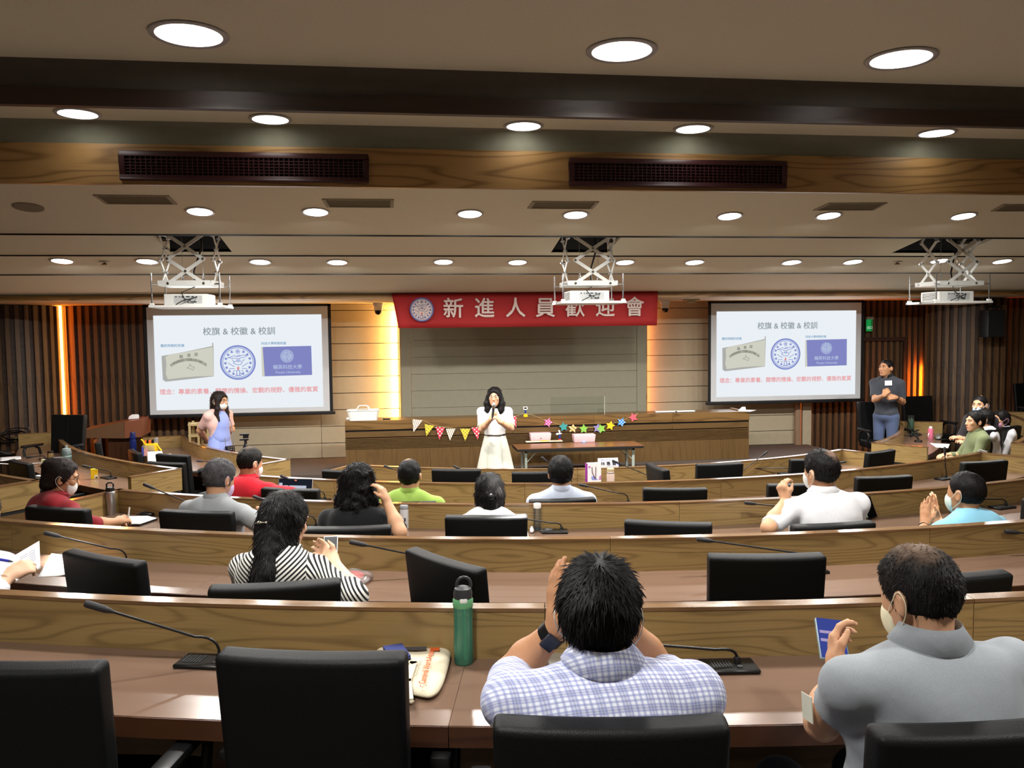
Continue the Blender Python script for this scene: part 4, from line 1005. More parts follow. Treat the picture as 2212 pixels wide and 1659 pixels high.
MB().box(-.02, .02, -.015, .015, 0, .018).build('foot', plain('toy_red', (196, 36, 30), .35), t, bevel=.002); MB().box(-.011, .011, -.011, .011, .018, .078).build('body', plain('toy_blue', (24, 52, 128), .35), t, bevel=.002)
MB().box(-.045, .03, -.012, .012, .085, .1).box(-.048, -.02, -.014, .014, .075, .1).box(-.008, .008, -.01, .01, .078, .13).box(-.018, .0, -.01, .01, .12, .14).build('arms', M_WHITE, t, bevel=.003, seg=1)
a = on_table(1261, 955.5); t = thing('blue_tag', 'small blue tag lying before the right pink box', 'tag', a); MB().box(-.03, .03, -.012, .012, 0, .012).build('body', plain('tag_blue', (110, 160, 220), .5), t, bevel=.003); MB().box(-.01, .01, -.013, -.011, .003, .009).build('mark', M_WHITE, t)
# clear acrylic partition
m = bpy.data.materials.new('acrylic'); m.use_nodes = True; tt = m.node_tree; tt.nodes.remove(tt.nodes['Principled BSDF'])
g1 = N(tt, 'ShaderNodeBsdfTransparent'); g1.inputs[0].default_value = (.93, .95, .94, 1); g2 = N(tt, 'ShaderNodeBsdfGlossy'); g2.inputs[1].default_value = .03; mx = N(tt, 'ShaderNodeMixShader'); fr = N(tt, 'ShaderNodeFresnel'); fr.inputs[0].default_value = 1.3
L(tt, fr.outputs[0], mx.inputs[0]); L(tt, g1.outputs[0], mx.inputs[1]); L(tt, g2.outputs[0], mx.inputs[2]); L(tt, mx.outputs[0], tt.nodes['Material Output'].inputs[0]); MATS['acrylic'] = m
a = on_table(1190, 948); b_ = on_table(1312, 948); t = thing('acrylic_screen', 'tall clear acrylic partition standing on the folding table', 'partition', a); L_ = b_.x - a.x
hz_ = atY(1312, 858, b_.y).z - ZT
MB().box(0, L_, 0, .004, .01, hz_).build('sheet', m, t); MB().box(L_ - .1, L_, .02, .022, .01, hz_ * .7).build('side_sheet', m, t)
ec = plain('acrylic_edge', (206, 210, 198), .5)
MB().box(L_ + .0005, L_ + .004, -.002, .006, .01, hz_).build('edge', ec, t); MB().box(L_ - .18, L_, .0, .2, 0, .008).build('foot', ec, t); MB().box(0, .16, -.02, .12, 0, .008).build('foot', ec, t)

# ================================================================ OTHER ROOM THINGS
def cam_dome(x, y, label):
    p = atY(x, y, 12.2); t = thing('ceiling_camera', label, 'camera', (p.x, 12.2, 2.683))
    MB().lathe([(0, -.0), (.075, -.0), (.075, -.03), (.07, -.045), (.0, -.045)], 24).build('mount', M_WHITE, t, smooth=True)
    MB().lathe([(.0, -.045), (.06, -.045), (.062, -.06), (.06, -.11), (0, -.11)], 24).build('yoke', M_WHITE, t, smooth=True)
    MB().ell((0, -.01, -.125), (.052, .052, .05)).build('ball', M_DGREY, t, smooth=True); MB().at(Matrix.Translation((0, -.055, -.14)) @ Matrix.Rotation(R(100), 4, 'X')).lathe([(0, 0), (.03, 0), (.03, .02), (.024, .022), (0, .015)], 18).build('lens', M_BLACK, t, smooth=True)
cam_dome(817, 660, 'white dome tracking camera under the soffit left of the banner'); cam_dome(1436, 655, 'white dome tracking camera under the soffit right of the banner')
p = atY(1493, 647, 11.6); t = thing('ceiling_bracket', 'small flat white ceiling bracket left of the right screen', 'bracket', (p.x, 11.6, 2.683)); MB().box(-.1, .1, -.08, .08, -.02, 0).build('plate', M_CREAM, t, bevel=.003); MB().box(-.05, .05, -.05, .05, -.05, -.02).build('box', M_CREAM, t, bevel=.003)
p = atY(1878, 702, 12.42); t = thing('exit_sign', 'green exit sign hanging at the edge of the right screen', 'sign', (p.x, 12.42, p.z))
MB().box(-.055, .055, -.03, .03, .09, .13).build('housing', plain('sign_grey', (128, 126, 124), .5), t, bevel=.004); MB().box(-.05, .045, -.012, .012, -.1, .09).build('panel', plain('exit_green', (24, 150, 74), .4, emit=.55), t)
o = text_mesh('出口', .05, glow('exit_white', (220, 240, 220), .8), 'lettering', t); o.location = (0, -.014, -.045); o.rotation_euler = (PI / 2, 0, 0)
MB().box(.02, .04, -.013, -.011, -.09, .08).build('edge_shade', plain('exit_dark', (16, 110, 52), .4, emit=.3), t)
p = atY(2143, 699, 11.3); t = thing('loudspeaker', 'black loudspeaker hung from a bracket on the slatted wall at the right', 'loudspeaker', (p.x, 11.3, p.z))
MB().box(-.135, .135, -.1, .1, -.2, .2).build('cabinet', M_PLAST, t, bevel=.012); MB().box(-.125, .125, -.103, -.099, -.19, .19).build('grille_cloth', plain('speaker_cloth', (14, 15, 15), .9, grain=.4, gscale=500), t)
MB().box(-.14, .12, -.02, .02, .235, .265).box(-.1, -.08, -.01, .01, .2, .24).box(.06, .08, -.01, .01, .2, .24).tube([(-.06, .28, .33), (-.02, .0, .3), (-.01, 0, .26)], .012, 8).build('bracket', M_PLAST, t)
# wooden rack behind the woman in blue
p = atY(430, 960, 11.9); t = thing('wooden_rack', 'pale wooden rack with square openings behind the woman in the blue dress', 'rack', (p.x, 11.9, PIT)); mr = plain('pale_wood', (196, 176, 128), .6)
zt3 = atY(430, 912, 11.9).z - PIT
for x0 in (-.135, -.02, .11):
    for y0 in (0, .2): MB().box(x0, x0 + .028, y0, y0 + .025, 0, zt3).build('post', mr, t)
for i in range(6): z = zt3 - .02 - i * .155; MB().box(-.14, .14, -.004, .23, z - .03, z).build('shelf', mr, t)
# lectern
p0_ = atY(178, 940, 11.85); t = thing('lectern', 'brown wooden lectern with a slanted top and a face mask on it', 'lectern', (atY(240, 940, 11.85).x, 11.85, PIT))
A = [atY(x, y, 11.85) - Vector(t.location) for x, y in ((177, 930), (178, 946), (268, 947), (305, 944), (305, 906), (268, 912))]
b = MB(); dd = .42
f_ = [b._p(A[i]) for i in (0, 1, 2, 5)]; bk_ = [b._p(A[i] + Vector((.0, dd, .02))) for i in (0, 1, 2, 5)]
b.face(f_); b.face(bk_[::-1])
for i in range(4): j = (i + 1) % 4; b.face((f_[i], bk_[i], bk_[j], f_[j]))
b.build('slanted_top', wood('lectern_wood', (112, 82, 58), (84, 58, 40), rough=.4, rings=2, contrast=.3), t)
b = MB(); f_ = [b._p(A[i] + Vector((.004, 0, 0))) for i in (2, 3, 4, 5)]; bk_ = [b._p(A[i] + Vector((.004, dd, .02))) for i in (2, 3, 4, 5)]
b.face(f_); b.face(bk_[::-1])
for i in range(4): j = (i + 1) % 4; b.face((f_[i], bk_[i], bk_[j], f_[j]))
b.build('front_board', wood('lectern_red', (140, 86, 62), (112, 66, 46), rough=.4, rings=2, contrast=.3), t)
zz = A[1].z; MB().box(A[1].x + .3, A[3].x - .1, .08, dd - .05, 0, zz).build('column', W_DARK, t); MB().box(A[1].x + .25, A[3].x - .05, 0, dd, 0, .06).build('plinth', W_DARK, t)
c = Vector(t.location) + A[4] * .3 + A[5] * .7; c.y += .2
t = thing('face_mask', 'white face mask lying on top of the slanted lectern', 'mask', c)
MB().poly([(-.07, -.02, .01), (-.065, .0, .05), (-.03, .02, .075), (.05, .02, .075), (.07, 0, .055), (.07, -.02, .02)], .012).build('cup', M_PAPER, t, bevel=.004); MB().tube([(-.07, 0, .01), (-.03, -.01, .02), (0, 0, .008)], .002, 5).build('ear_loop', M_PAPER, t)
# camera tripod
p = atY(530, 940, 11.3); t = thing('tripod', 'black camera tripod standing right of the woman in the blue dress', 'tripod', (p.x, 11.3, PIT)); hz_ = p.z - PIT
MB().box(-.07, .05, -.03, .03, hz_, hz_ + .02).box(-.03, .04, -.02, .02, hz_ - .04, hz_).box(-.075, .04, -.02, .02, hz_ - .07, hz_ - .05).build('pan_head', M_PLAST, t, bevel=.005)
MB().tube([(0, 0, hz_ - .45), (0, 0, hz_ - .05)], .018, 10).build('centre_column', M_PLAST, t, smooth=True)
for a in (200, 320, 80): MB().tube([(0, 0, hz_ - .12), (math.cos(R(a)) * .34, math.sin(R(a)) * .34, .02)], [.02, .012], 8).build('leg', M_PLAST, t, smooth=True)

# ================================================================ SMALL THINGS ON THE DESKS
def on_row(row, x, y): 
    p = atZ(x, y, DTOP[row]); return Vector((p.x, p.y, DTOP[row]))
def bottle(loc, prof, m, cap_prof, mcap, label, name='water_bottle', extra=None, n=24):
    t = thing(name, label, 'bottle', loc); MB().lathe(prof, n).build('body', m, t, smooth=True)
    c = MB().lathe(cap_prof, n).build('cap', mcap, t, smooth=True); return t, c
def clear(name, rgb, rough=.05, dens=.35):
    if name in MATS: return MATS[name]
    m = bpy.data.materials.new(name); m.use_nodes = True; t = m.node_tree; t.nodes.remove(t.nodes['Principled BSDF']); MATS[name] = m
    a = N(t, 'ShaderNodeBsdfTransparent'); a.inputs[0].default_value = tuple(.84 + .16 * x for x in srgb(*rgb)[:3]) + (1,); g = N(t, 'ShaderNodeBsdfGlossy'); g.inputs[1].default_value = rough; d = N(t, 'ShaderNodeBsdfDiffuse'); d.inputs[0].default_value = srgb(*rgb)
    m1 = N(t, 'ShaderNodeMixShader'); m1.inputs[0].default_value = dens; L(t, a.outputs[0], m1.inputs[1]); L(t, d.outputs[0], m1.inputs[2])
    f = N(t, 'ShaderNodeFresnel'); f.inputs[0].default_value = 1.4; m2 = N(t, 'ShaderNodeMixShader'); L(t, f.outputs[0], m2.inputs[0]); L(t, m1.outputs[0], m2.inputs[1]); L(t, g.outputs[0], m2.inputs[2]); L(t, m2.outputs[0], t.nodes['Material Output'].inputs[0]); return m
# green sports bottle
B0 = on_row(1, 1002, 1432); s = .95
t, c = bottle(B0, [(0, 0), (.027, 0), (.03, .006), (.031, .06), (.0295, .12), (.03, .17), (.031, .182)], clear('green_clear', (110, 206, 172), .05, .26), [(.031, .182), (.032, .186), (.032, .205), (.029, .21), (.0, .212)], plain('green_collar', (104, 168, 120), .35), 'translucent green sports bottle with grey flip lid beside the tote bag')
MB().lathe([(0, .004), (.0272, .004), (.0285, .06), (.0275, .12), (.028, .158), (0, .158)], 24).build('water', clear('green_water', (110, 206, 172), .05, .16), t, smooth=True)
MB().tube([(.006, 0, .01), (.004, 0, .1), (.002, 0, .19)], .0045, 8).build('straw', plain('straw_green', (70, 176, 136), .4), t, smooth=True)
MB().lathe([(.029, .208), (.03, .225), (.026, .24), (.014, .246), (0, .247)], 24).build('lid', M_DGREY, t, smooth=True)
MB().box(-.012, .012, -.033, -.02, .2, .214).build('button', M_WHITE, t, bevel=.005)
MB().tube([(.0 + .022 * math.cos(a) + .004, .012, .247 + .024 * math.sin(a)) for a in [PI * i / 8 for i in range(-1, 10)]], .0055, 8).build('loop', M_DGREY, t, smooth=True)
# canvas tote bag with print
def px_local(o, x, y, z): return atZ(x, y, z) - o
T0 = on_row(1, 900, 1450); t = thing('tote_bag', 'cream canvas tote bag with orange lettering lying on the foreground desk', 'bag', T0); mt = plain('canvas', (222, 212, 186), .9, grain=.4, gscale=260, var=.04)
out = [(792, 1404), (835, 1395), (930, 1396), (978, 1402), (975, 1430), (962, 1480), (950, 1508), (928, 1520), (905, 1513), (880, 1510), (858, 1500), (850, 1470), (830, 1440)]
bot = [px_local(T0, x, y, DTOP[1]) for x, y in out]; cen = sum(bot, Vector()) / len(bot)
b = MB(); l0 = [b._p(p) for p in bot]; l1 = [b._p(p + Vector((0, 0, .018))) for p in bot]; l2 = [b._p(cen + (p - cen) * .86 + Vector((0, 0, .034 + .004 * math.sin(i * 2.3)))) for i, p in enumerate(bot)]; l3 = [b._p(cen + (p - cen) * .45 + Vector((0, 0, .034 + .005 * math.cos(i * 1.7)))) for i, p in enumerate(bot)]; ce_ = b._p(cen + Vector((0, 0, .036)))
k = len(bot)
for i in range(k):
    j = (i + 1) % k
    for A_, B_ in ((l0, l1), (l1, l2), (l2, l3)): b.face((A_[j], A_[i], B_[i], B_[j]))
    b.face((l3[j], l3[i], ce_))
b.face(l0)
bag = b.build('body', mt, t, smooth=True, auto=75); ss = bag.modifiers.new('s', 'SUBSURF'); ss.levels = ss.render_levels = 2
def strip_on(o, pts, w_, z, m, nm, parent, th=.002):
    b = MB()
    for p, q in zip(pts[:-1], pts[1:]): P_, Q_ = px_local(o, *p, z), px_local(o, *q, z); P_.z = Q_.z = z - o.z; bar(b, P_, Q_, w_, th, (0, 0, 1))
    return b.build(nm, m, parent)
ztop = DTOP[1] + .0425
strip_on(T0, [(884, 1508), (880, 1470), (893, 1432), (880, 1425), (862, 1432)], .022, ztop, mt, 'handle', t, .004)
strip_on(T0, [(866, 1522), (880, 1514), (888, 1516)], .016, DTOP[1] + .006, mt, 'handle', t, .004)
mo = plain('print_orange', (214, 96, 40), .8); md_ = plain('print_grey', (66, 66, 70), .8)
A, B_ = px_local(T0, 912, 1478, ztop), px_local(T0, 932, 1403, ztop)
o = text_mesh('Carnival Word Around', .0285, mo, 'print', t, align='LEFT', bold=.0006); o.location = A + Vector((0, 0, .001)); o.rotation_euler = (0, 0, math.atan2(B_.y - A.y, B_.x - A.x))
A2 = px_local(T0, 898, 1462, ztop); o = text_mesh('Word Around Pingtung', .012, md_, 'print', t, align='LEFT'); o.location = A2 + Vector((0, 0, .001)); o.rotation_euler = (0, 0, math.atan2(B_.y - A.y, B_.x - A.x))
strip_on(T0, [(842, 1402), (915, 1400)], .022, ztop - .001, md_, 'print', t); strip_on(T0, [(936, 1402), (944, 1402)], .02, ztop, mo, 'print', t)
N0 = on_row(1, 868, 1440); t = thing('notebook', 'blue notebook lying on the tote bag behind the large empty chair', 'notebook', N0 + Vector((0, 0, .048)))
MB().at(Matrix.Rotation(R(14), 4, 'Z')).box(-.05, .012, -.07, .04, 0, .012).build('cover', plain('notebook_blue', (52, 62, 120), .5), t, bevel=.002); MB().at(Matrix.Rotation(R(14), 4, 'Z')).box(-.048, .01, -.069, .038, .003, .009).build('pages', M_PAPER, t)
# computer mouse hidden by the checked-shirt man
p = on_row(1, 1430, 1443); t = thing('computer_mouse', 'pale gold mouse showing right of the man in the checked shirt', 'mouse', p); MB().ell((0, 0, .012), (.03, .05, .018)).build('shell', plain('gold_mouse', (222, 204, 160), .3), t, smooth=True); MB().box(-.002, .002, .0, .045, .02, .03).build('wheel', M_DGREY, t)
p = on_row(1, 1290, 1430); t = thing('laptop', 'closed silver laptop before the man in the checked shirt', 'laptop', p); MB().box(-.16, .2, -.1, .1, 0, .012).build('base', plain('laptop_silver', (186, 184, 178), .3, metal=.6), t, bevel=.004); MB().box(-.16, .2, -.1, .1, .013, .02).build('lid', plain('laptop_silver', (186, 184, 178), .3, metal=.6), t, bevel=.003)
# row 2: papers at the left, snack bag
def papers(row, corners, label, lift=.002, curl=None, lines=False, name='paper_sheet'):
    z = DTOP[row] + lift; P_ = [atZ(x, y, z) for x, y in corners]; o = sum(P_, Vector()) / 4; t = thing(name, label, 'paper', (o.x, o.y, z))
    b = MB(); n = 8; G = []
    for i in range(n + 1):
        r_ = []
        for j in range(n + 1):
            u, v = i / n, j / n; p = (P_[0].lerp(P_[1], u)).lerp(P_[3].lerp(P_[2], u), v) - o; p.z = .001
            if curl: p.z += curl * (max(0, u - .55) ** 2 * 3 + max(0, .4 - v) ** 2 * 2)
            r_.append(b._p(p))
        G.append(r_)
    for i in range(n):
        for j in range(n): b.face((G[i][j], G[i][j + 1], G[i + 1][j + 1], G[i + 1][j]))
    s_ = b.build('sheet', M_PAPER, t, smooth=True, auto=80); so = s_.modifiers.new('t', 'SOLIDIFY'); so.thickness = .003
    return t
papers(2, [(112, 1196), (150, 1194), (150, 1243), (82, 1246)], 'loose white sheet lying on the desk left of the sideways chair', curl=.02)
SB = on_row(2, 785, 1250); t = thing('snack_bag', 'clear plastic bag with a red snack packet beside the striped woman', 'bag', SB); 
out = [(740, 1236), (760, 1234), (790, 1240), (808, 1242), (808, 1252), (795, 1266), (770, 1270), (745, 1262)]
def pillow(o, out, z, h_, m, nm, parent, sub=2):
    P_ = [px_local(o, x, y, z) for x, y in out]; cen = sum(P_, Vector()) / len(P_); b = MB(); k = len(P_)
    l0 = [b._p(p) for p in P_]; l1 = [b._p(cen + (p - cen) * .96 + Vector((0, 0, h_ * .5))) for p in P_]; l2 = [b._p(cen + (p - cen) * .55 + Vector((0, 0, h_ * (1 + .25 * math.sin(i * 2.1))))) for i, p in enumerate(P_)]; c0 = b._p(cen + Vector((0, 0, h_ * .95)))
    for i in range(k):
        j = (i + 1) % k; b.face((l0[i], l0[j], l1[j], l1[i])); b.face((l1[i], l1[j], l2[j], l2[i])); b.face((l2[i], l2[j], c0))
    b.face(l0[::-1]); q = b.build(nm, m, parent, smooth=True, auto=80)
    bm = bmesh.new(); bm.from_mesh(q.data); bmesh.ops.recalc_face_normals(bm, faces=bm.faces); bm.to_mesh(q.data); bm.free()
    if sub: s_ = q.modifiers.new('s', 'SUBSURF'); s_.levels = s_.render_levels = sub
    return q
pillow(SB, out, DTOP[2], .035, clear('film', (232, 232, 228), .1, .2), 'film', t); pillow(SB, [(742, 1238), (776, 1237), (792, 1243), (782, 1254), (760, 1258), (745, 1252)], DTOP[2] + .004, .022, plain('packet_red', (200, 40, 56), .4), 'packet', t)
# row 3
p = on_row(3, 240, 1112); t, c = bottle(p, [(0, 0), (.027, 0), (.029, .004), (.034, .15), (.034, .17), (.03, .176)], plain('brushed_steel', (176, 174, 172), .3, metal=.8), [(.031, .176), (.032, .18), (.03, .2), (.02, .206), (0, .206)], M_PLAST, 'steel travel flask with black loop lid beside the woman in maroon', 'travel_flask')
MB().tube([(-.022, 0, .2), (-.024, 0, .225), (-.012, 0, .236), (.014, 0, .236), (.024, 0, .225), (.022, 0, .2)], .006, 8).build('loop', M_PLAST, c, smooth=True)
t = thing('open_notebook', 'open white notebook on the desk under the hands of the woman in maroon', 'notebook', on_row(3, 298, 1127)); o = Vector(t.location)
q = [px_local(o, x, y, o.z) for x, y in ((272, 1120), (320, 1119), (340, 1124), (302, 1137), (262, 1137))]
MB().poly([v + Vector((0, 0, .001)) for v in (q[0], q[1], q[2], q[3], q[4])], .012, (0, 0, 1)).build('cover', M_PLAST, t); MB().poly([v * .96 + Vector((0, 0, .0135)) for v in (q[0], q[1], q[2], q[3], q[4])], .004, (0, 0, 1)).build('pages', M_PAPER, t)
t = thing('folded_pouch', 'small black folded pouch behind the open notebook', 'pouch', on_row(3, 318, 1114)); MB().ell((0, 0, .012), (.055, .03, .012)).build('pouch', M_PLAST, t, smooth=True); MB().tube([(-.08, 0, .008), (-.02, .01, .03), (.05, 0, .015)], .004, 6).build('strap', M_DGREY, t, smooth=True)
p = on_row(3, 874, 1141); t, c = bottle(p, [(0, 0), (.026, 0), (.028, .004), (.0285, .125), (.0275, .13)], plain('white_flask', (222, 222, 224), .35), [(.0278, .13), (.029, .133), (.029, .152), (.024, .158), (0, .158)], plain('flask_grey', (160, 164, 170), .4), 'white insulated cup with grey lid right of the curly-haired woman', 'insulated_cup')
MB().box(-.002, .008, -.0292, -.0285, .05, .075).build('logo', M_DGREY, t)
p = on_row(3, 1161, 1144); t, c = bottle(p, [(0, 0), (.022, 0), (.024, .005), (.024, .13), (.022, .14), (.021, .143)], clear('clear_blue', (200, 220, 222), .04, .07), [(.0225, .143), (.0245, .145), (.0245, .172), (.022, .175), (0, .175)], M_WHITE, 'clear water bottle with white cap right of the woman in white')
MB().lathe([(0, .003), (.0215, .003), (.0225, .01), (0, .011)], 20).build('water', clear('aqua', (90, 190, 214), .05, .5), t, smooth=True)
t = thing('studded_pouch', 'black studded pouch lying before the clear water bottle', 'pouch', on_row(3, 1182, 1150)); MB().ell((0, 0, .012), (.05, .03, .016)).build('pouch', M_PLAST, t, smooth=True)
for i in range(5): MB().ell((-.035 + i * .018, -.028, .012), (.003, .003, .003), 8, 5).build('stud', M_CHROME, t, smooth=True)
t = thing('tissue', 'crumpled white tissue right of the chair of the woman in white', 'tissue', on_row(3, 1149, 1150)); pillow(Vector(t.location), [(1143, 1146), (1150, 1141), (1156, 1149), (1152, 1153), (1144, 1154)], DTOP[3], .03, M_PAPER, 'sheet', t, 1)
t = thing('smartphone', 'black smartphone leaning against the desk panel in the third row', 'phone', on_row(3, 1888, 1123)); o = Vector(t.location)
a_ = math.atan2(o.x - CC[0], CC[1] - o.y); tm = Matrix.Rotation(a_, 4, 'Z') @ Matrix.Rotation(R(-14), 4, 'X') @ Matrix.Rotation(R(-14), 4, 'Y')
MB().at(tm).box(-.037, .037, 0, .009, 0.01, .16).build('body', plain('phone_dark', (22, 24, 26), .35), t, bevel=.006); MB().at(tm).box(-.033, .033, -.001, .0, .016, .154).build('glass', plain('phone_glass', (6, 6, 7), .1), t); MB().at(tm).box(-.0385, -.036, 0.001, .008, .03, .05).box(-.0385, -.036, .001, .008, .09, .12).build('side_stripe', plain('mint', (170, 214, 186), .4), t)
# row 4: laptop of the red polo man
Lp = atY(622, 1068, 6.98); Lp.z = DTOP[4]; a_ = math.atan2(Lp.x - CC[0], CC[1] - Lp.y) + R(8); t = thing('laptop', 'open silver laptop showing slides before the man in the red polo', 'laptop', Lp); rm = Matrix.Rotation(a_, 4, 'Z')
ms = plain('laptop_silver', (186, 184, 178), .3, metal=.6)
MB().at(rm).box(-.15, .15, -.1, .11, 0, .012).build('base', ms, t, bevel=.004)
lm = rm @ Matrix.Translation((0, .11, .012)) @ Matrix.Rotation(R(-14), 4, 'X')
ld_ = MB().at(lm).box(-.155, .155, 0, .007, 0, .2).build('lid', ms, t, bevel=.003)
MB().at(lm).box(-.15, .15, -.001, 0, .006, .195).build('screen', glow('laptop_dark', (30, 34, 44), .9), ld_)
b = MB().at(lm); b.box(-.05, .1, -.002, -.001, .05, .14).box(-.105, -.06, -.002, -.001, .06, .1).box(-.105, -.06, -.002, -.001, .105, .14).box(-.145, -.115, -.002, -.001, .03, .16).box(-.105, -.06, -.002, -.001, .02, .055); b.build('windows', glow('laptop_light', (196, 202, 222), .9), ld_)
MB().at(rm).box(-.13, .13, -.0, .09, .012, .014).build('keyboard', M_DGREY, t)
MB().at(lm).box(-.008, .012, -.003, -.002, .178, .188).build('indicator', plain('tape_orange', (214, 120, 90), .6), ld_)
# row 5: gift bag, jar, name plate
GB = atY(1283, 1037, 7.98); GB.z = DTOP[5]; t = thing('gift_bag', 'small white and purple paper gift bag on the front row desk', 'bag', GB); wg = .073; hg = atY(1283, 1001, 7.98).z - DTOP[5]
MB().box(-wg, wg, 0, .06, 0, hg).build('body', M_PAPER, t); MB().box(-wg - .002, -wg + .008, -.002, .062, 0, hg).build('side', plain('bag_purple', (140, 40, 140), .5), t)
MB().tube([(-.02, -.004, hg - .035), (-.016, -.006, hg - .09), (.0, -.006, hg - .13), (.012, -.006, hg - .15)], .003, 6).tube([(.02, -.004, hg - .035), (.018, -.006, hg - .09), (.016, -.006, hg - .145)], .003, 6).build('cord', plain('cord_wine', (96, 34, 60), .7), t)
MB().poly([(-.02, -.002, hg - .165), (.04, -.002, hg - .165), (.0, -.002, hg - .125), (-.03, -.002, hg - .135)], .001).build('print', plain('bag_blue', (150, 160, 226), .6), t); MB().poly([(.05, -.002, hg - .165), (wg, -.002, hg - .165), (wg, -.002, hg - .12), (.055, -.002, hg - .13)], .001).build('print', plain('bag_lilac', (196, 130, 190), .6), t); MB().poly([(-.055, -.002, hg - .045), (-.035, -.002, hg - .045), (-.035, -.002, hg - .025), (-.055, -.002, hg - .025)], .001).build('crest', plain('bag_lilac', (196, 130, 190), .6), t)
p = atY(1319, 1036, 7.98); p.z = DTOP[5]; jz = atY(1319, 1011, 7.98).z - DTOP[5] - .122; t, c = bottle(p, [(0, 0), (.036, 0), (.038, .004), (.039, .06 + jz), (.035, .08 + jz), (.033, .09 + jz)], plain('jar_pink', (226, 204, 192), .35), [(.034, .09 + jz), (.036, .095 + jz), (.036, .115 + jz), (.03, .122 + jz), (0, .122 + jz)], plain('jar_lid', (206, 188, 146), .35), 'pale jar with a beige lid beside the paper gift bag', 'jar')
MB().lathe([(.0375, .072 + jz), (.0385, .072 + jz), (.0365, .078 + jz), (.036, .078 + jz)], 24, cap=False).build('band', M_DGREY, t)
NP = atZ(1316, 1009, ROWZ[5]); t = thing('name_plate', 'white paper name plate on the front row desk behind the gift bag', 'name plate', (NP.x, NP.y + .02, ROWZ[5]))
wn = .105; b = MB(); q = [(-wn, 0, 0), (wn, 0, 0), (wn, .035, .085), (-wn, .035, .085)]; b.poly(q, .002, (0, 1, 0)); b.poly([(-wn, .037, .085), (wn, .037, .085), (wn, .075, 0), (-wn, .075, 0)], .002, (0, 1, 0)); b.build('card', M_PAPER, t)
o = text_mesh('林 惠 賢', .046, plain('ink', (40, 44, 60), .7), 'lettering', t, bold=.0006); o.location = (.0, .008, .028); o.rotation_euler = (R(68), 0, 0)
o = text_mesh('○ 輔英科技大學', .017, plain('ink_blue', (110, 124, 190), .7), 'lettering', t); o.location = (-.035, .026, .066); o.rotation_euler = (R(68), 0, 0)
MB().poly([(wn - .04, .012, .04), (wn, .001, .004), (wn, .012, .034)], .001).build('corner_print', plain('bag_blue', (150, 160, 226), .6), t)
# left side desks (L4)
def on(row, x, y, lift=0.0): p = atZ(x, y, DTOP[row] + lift); return Vector((p.x, p.y, DTOP[row] + lift))
p = on(4, 52, 1001); t, c = bottle(on(4, 110, 1003), [(0, 0), (.03, 0), (.032, .004), (.032, .12), (.028, .13)], clear('brown_glass', (150, 124, 80), .05, .35), [(.03, .13), (.032, .132), (.032, .15), (0, .152)], M_PLAST, 'glass bottle with black lid and dark tea on the left side desk', 'tea_bottle')
MB().lathe([(0, .004), (.029, .004), (.03, .05), (0, .05)], 20).build('tea', plain('tea_dark', (30, 22, 14), .2), t, smooth=True)
t, c = bottle(on(4, 145, 1008), [(0, 0), (.047, 0), (.05, .004), (.05, .1), (.048, .104), (.048, .13), (.051, .132), (.051, .15), (.05, .152), (.05, .168), (.046, .176)], plain('bottle_grey', (70, 82, 80), .4), [(.046, .176), (.044, .2), (.02, .206), (.015, .21), (.015, .235), (0, .238)], plain('bottle_cap_grey', (112, 122, 122), .4), 'large grey sports bottle behind the woman in maroon')
MB().lathe([(.0505, .11), (.0515, .11), (.0515, .128), (.0505, .128)], 24, cap=False).build('band', plain('band_teal', (128, 150, 144), .4), t)
t = thing('drink_carton', 'yellow drink carton with a straw hole on the left side desk', 'carton', on(4, 204, 1034)); rz = Matrix.Rotation(R(20), 4, 'Z')
MB().at(rz).box(-.032, .032, -.02, .02, 0, .1).build('body', plain('carton_yellow', (236, 192, 24), .4), t, bevel=.002, seg=1); MB().at(rz).box(-.0, .03, -.0212, -.02, .004, .04).build('label', plain('carton_pale', (240, 224, 190), .5), t); MB().at(rz).box(.01, .028, -.0215, -.0212, .006, .02).build('barcode', M_DGREY, t); MB().at(rz).tube([(-.005, 0, .1), (-.005, 0, .112)], .003, 6).build('straw', M_WHITE, t)
def cardbox(row, x, y, sx, sy, sz, rz, m, label, nm, cat='box'):
    t = thing(nm, label, cat, on(row, x, y), R(rz)); MB().box(-sx / 2, sx / 2, -sy / 2, sy / 2, 0, sz).build('body', m, t, bevel=.003, seg=1); MB().box(-sx / 2 + .004, sx / 2 - .004, -sy / 2 + .004, sy / 2 - .004, sz, sz + .002).build('top', m, t); return t
cardbox(4, 90, 1034, .13, .05, .03, -30, plain('slip', (214, 218, 226), .6), 'flat pale packet at the desk edge left of the woman in maroon', 'paper_packet', 'packet')
cardbox(4, 97, 1001, .08, .03, .045, -20, plain('pale_yellow', (222, 218, 172), .6), 'pale yellow small box left of the tea bottle', 'small_box')
t = thing('wooden_clip', 'brown wooden clip lying before the pale yellow box', 'clip', on(4, 90, 1007)); MB().ell((0, 0, .008), (.05, .015, .008)).build('clip_body', plain('clip_brown', (140, 96, 50), .5), t, smooth=True); MB().ell((.015, 0, .016), (.015, .008, .006)).build('knob', plain('clip_pale', (206, 170, 110), .5), t, smooth=True)
t = thing('cable_coil', 'coil of black cables piled on the left side desk', 'cable', on(4, 28, 962)); rng = random.Random(3)
for k in range(6):
    r_ = .13 + .03 * rng.random(); tl = rng.uniform(-.5, .5); pts = []
    for i in range(33): a = 2 * PI * i / 32; pts.append((r_ * math.cos(a) * 1.1 + .02 * k - .05, r_ * .5 * math.sin(a), .03 + k * .012 + abs(r_ * .75 * (math.sin(a + tl) + 1)) * .55))
    MB().tube(pts, .007, 6, cap=False).build('loop', M_PLAST, t, smooth=True)
MB().box(.04, .1, -.02, -.01, .05, .1).build('tag', plain('tag_yellow', (200, 200, 40), .5), t)
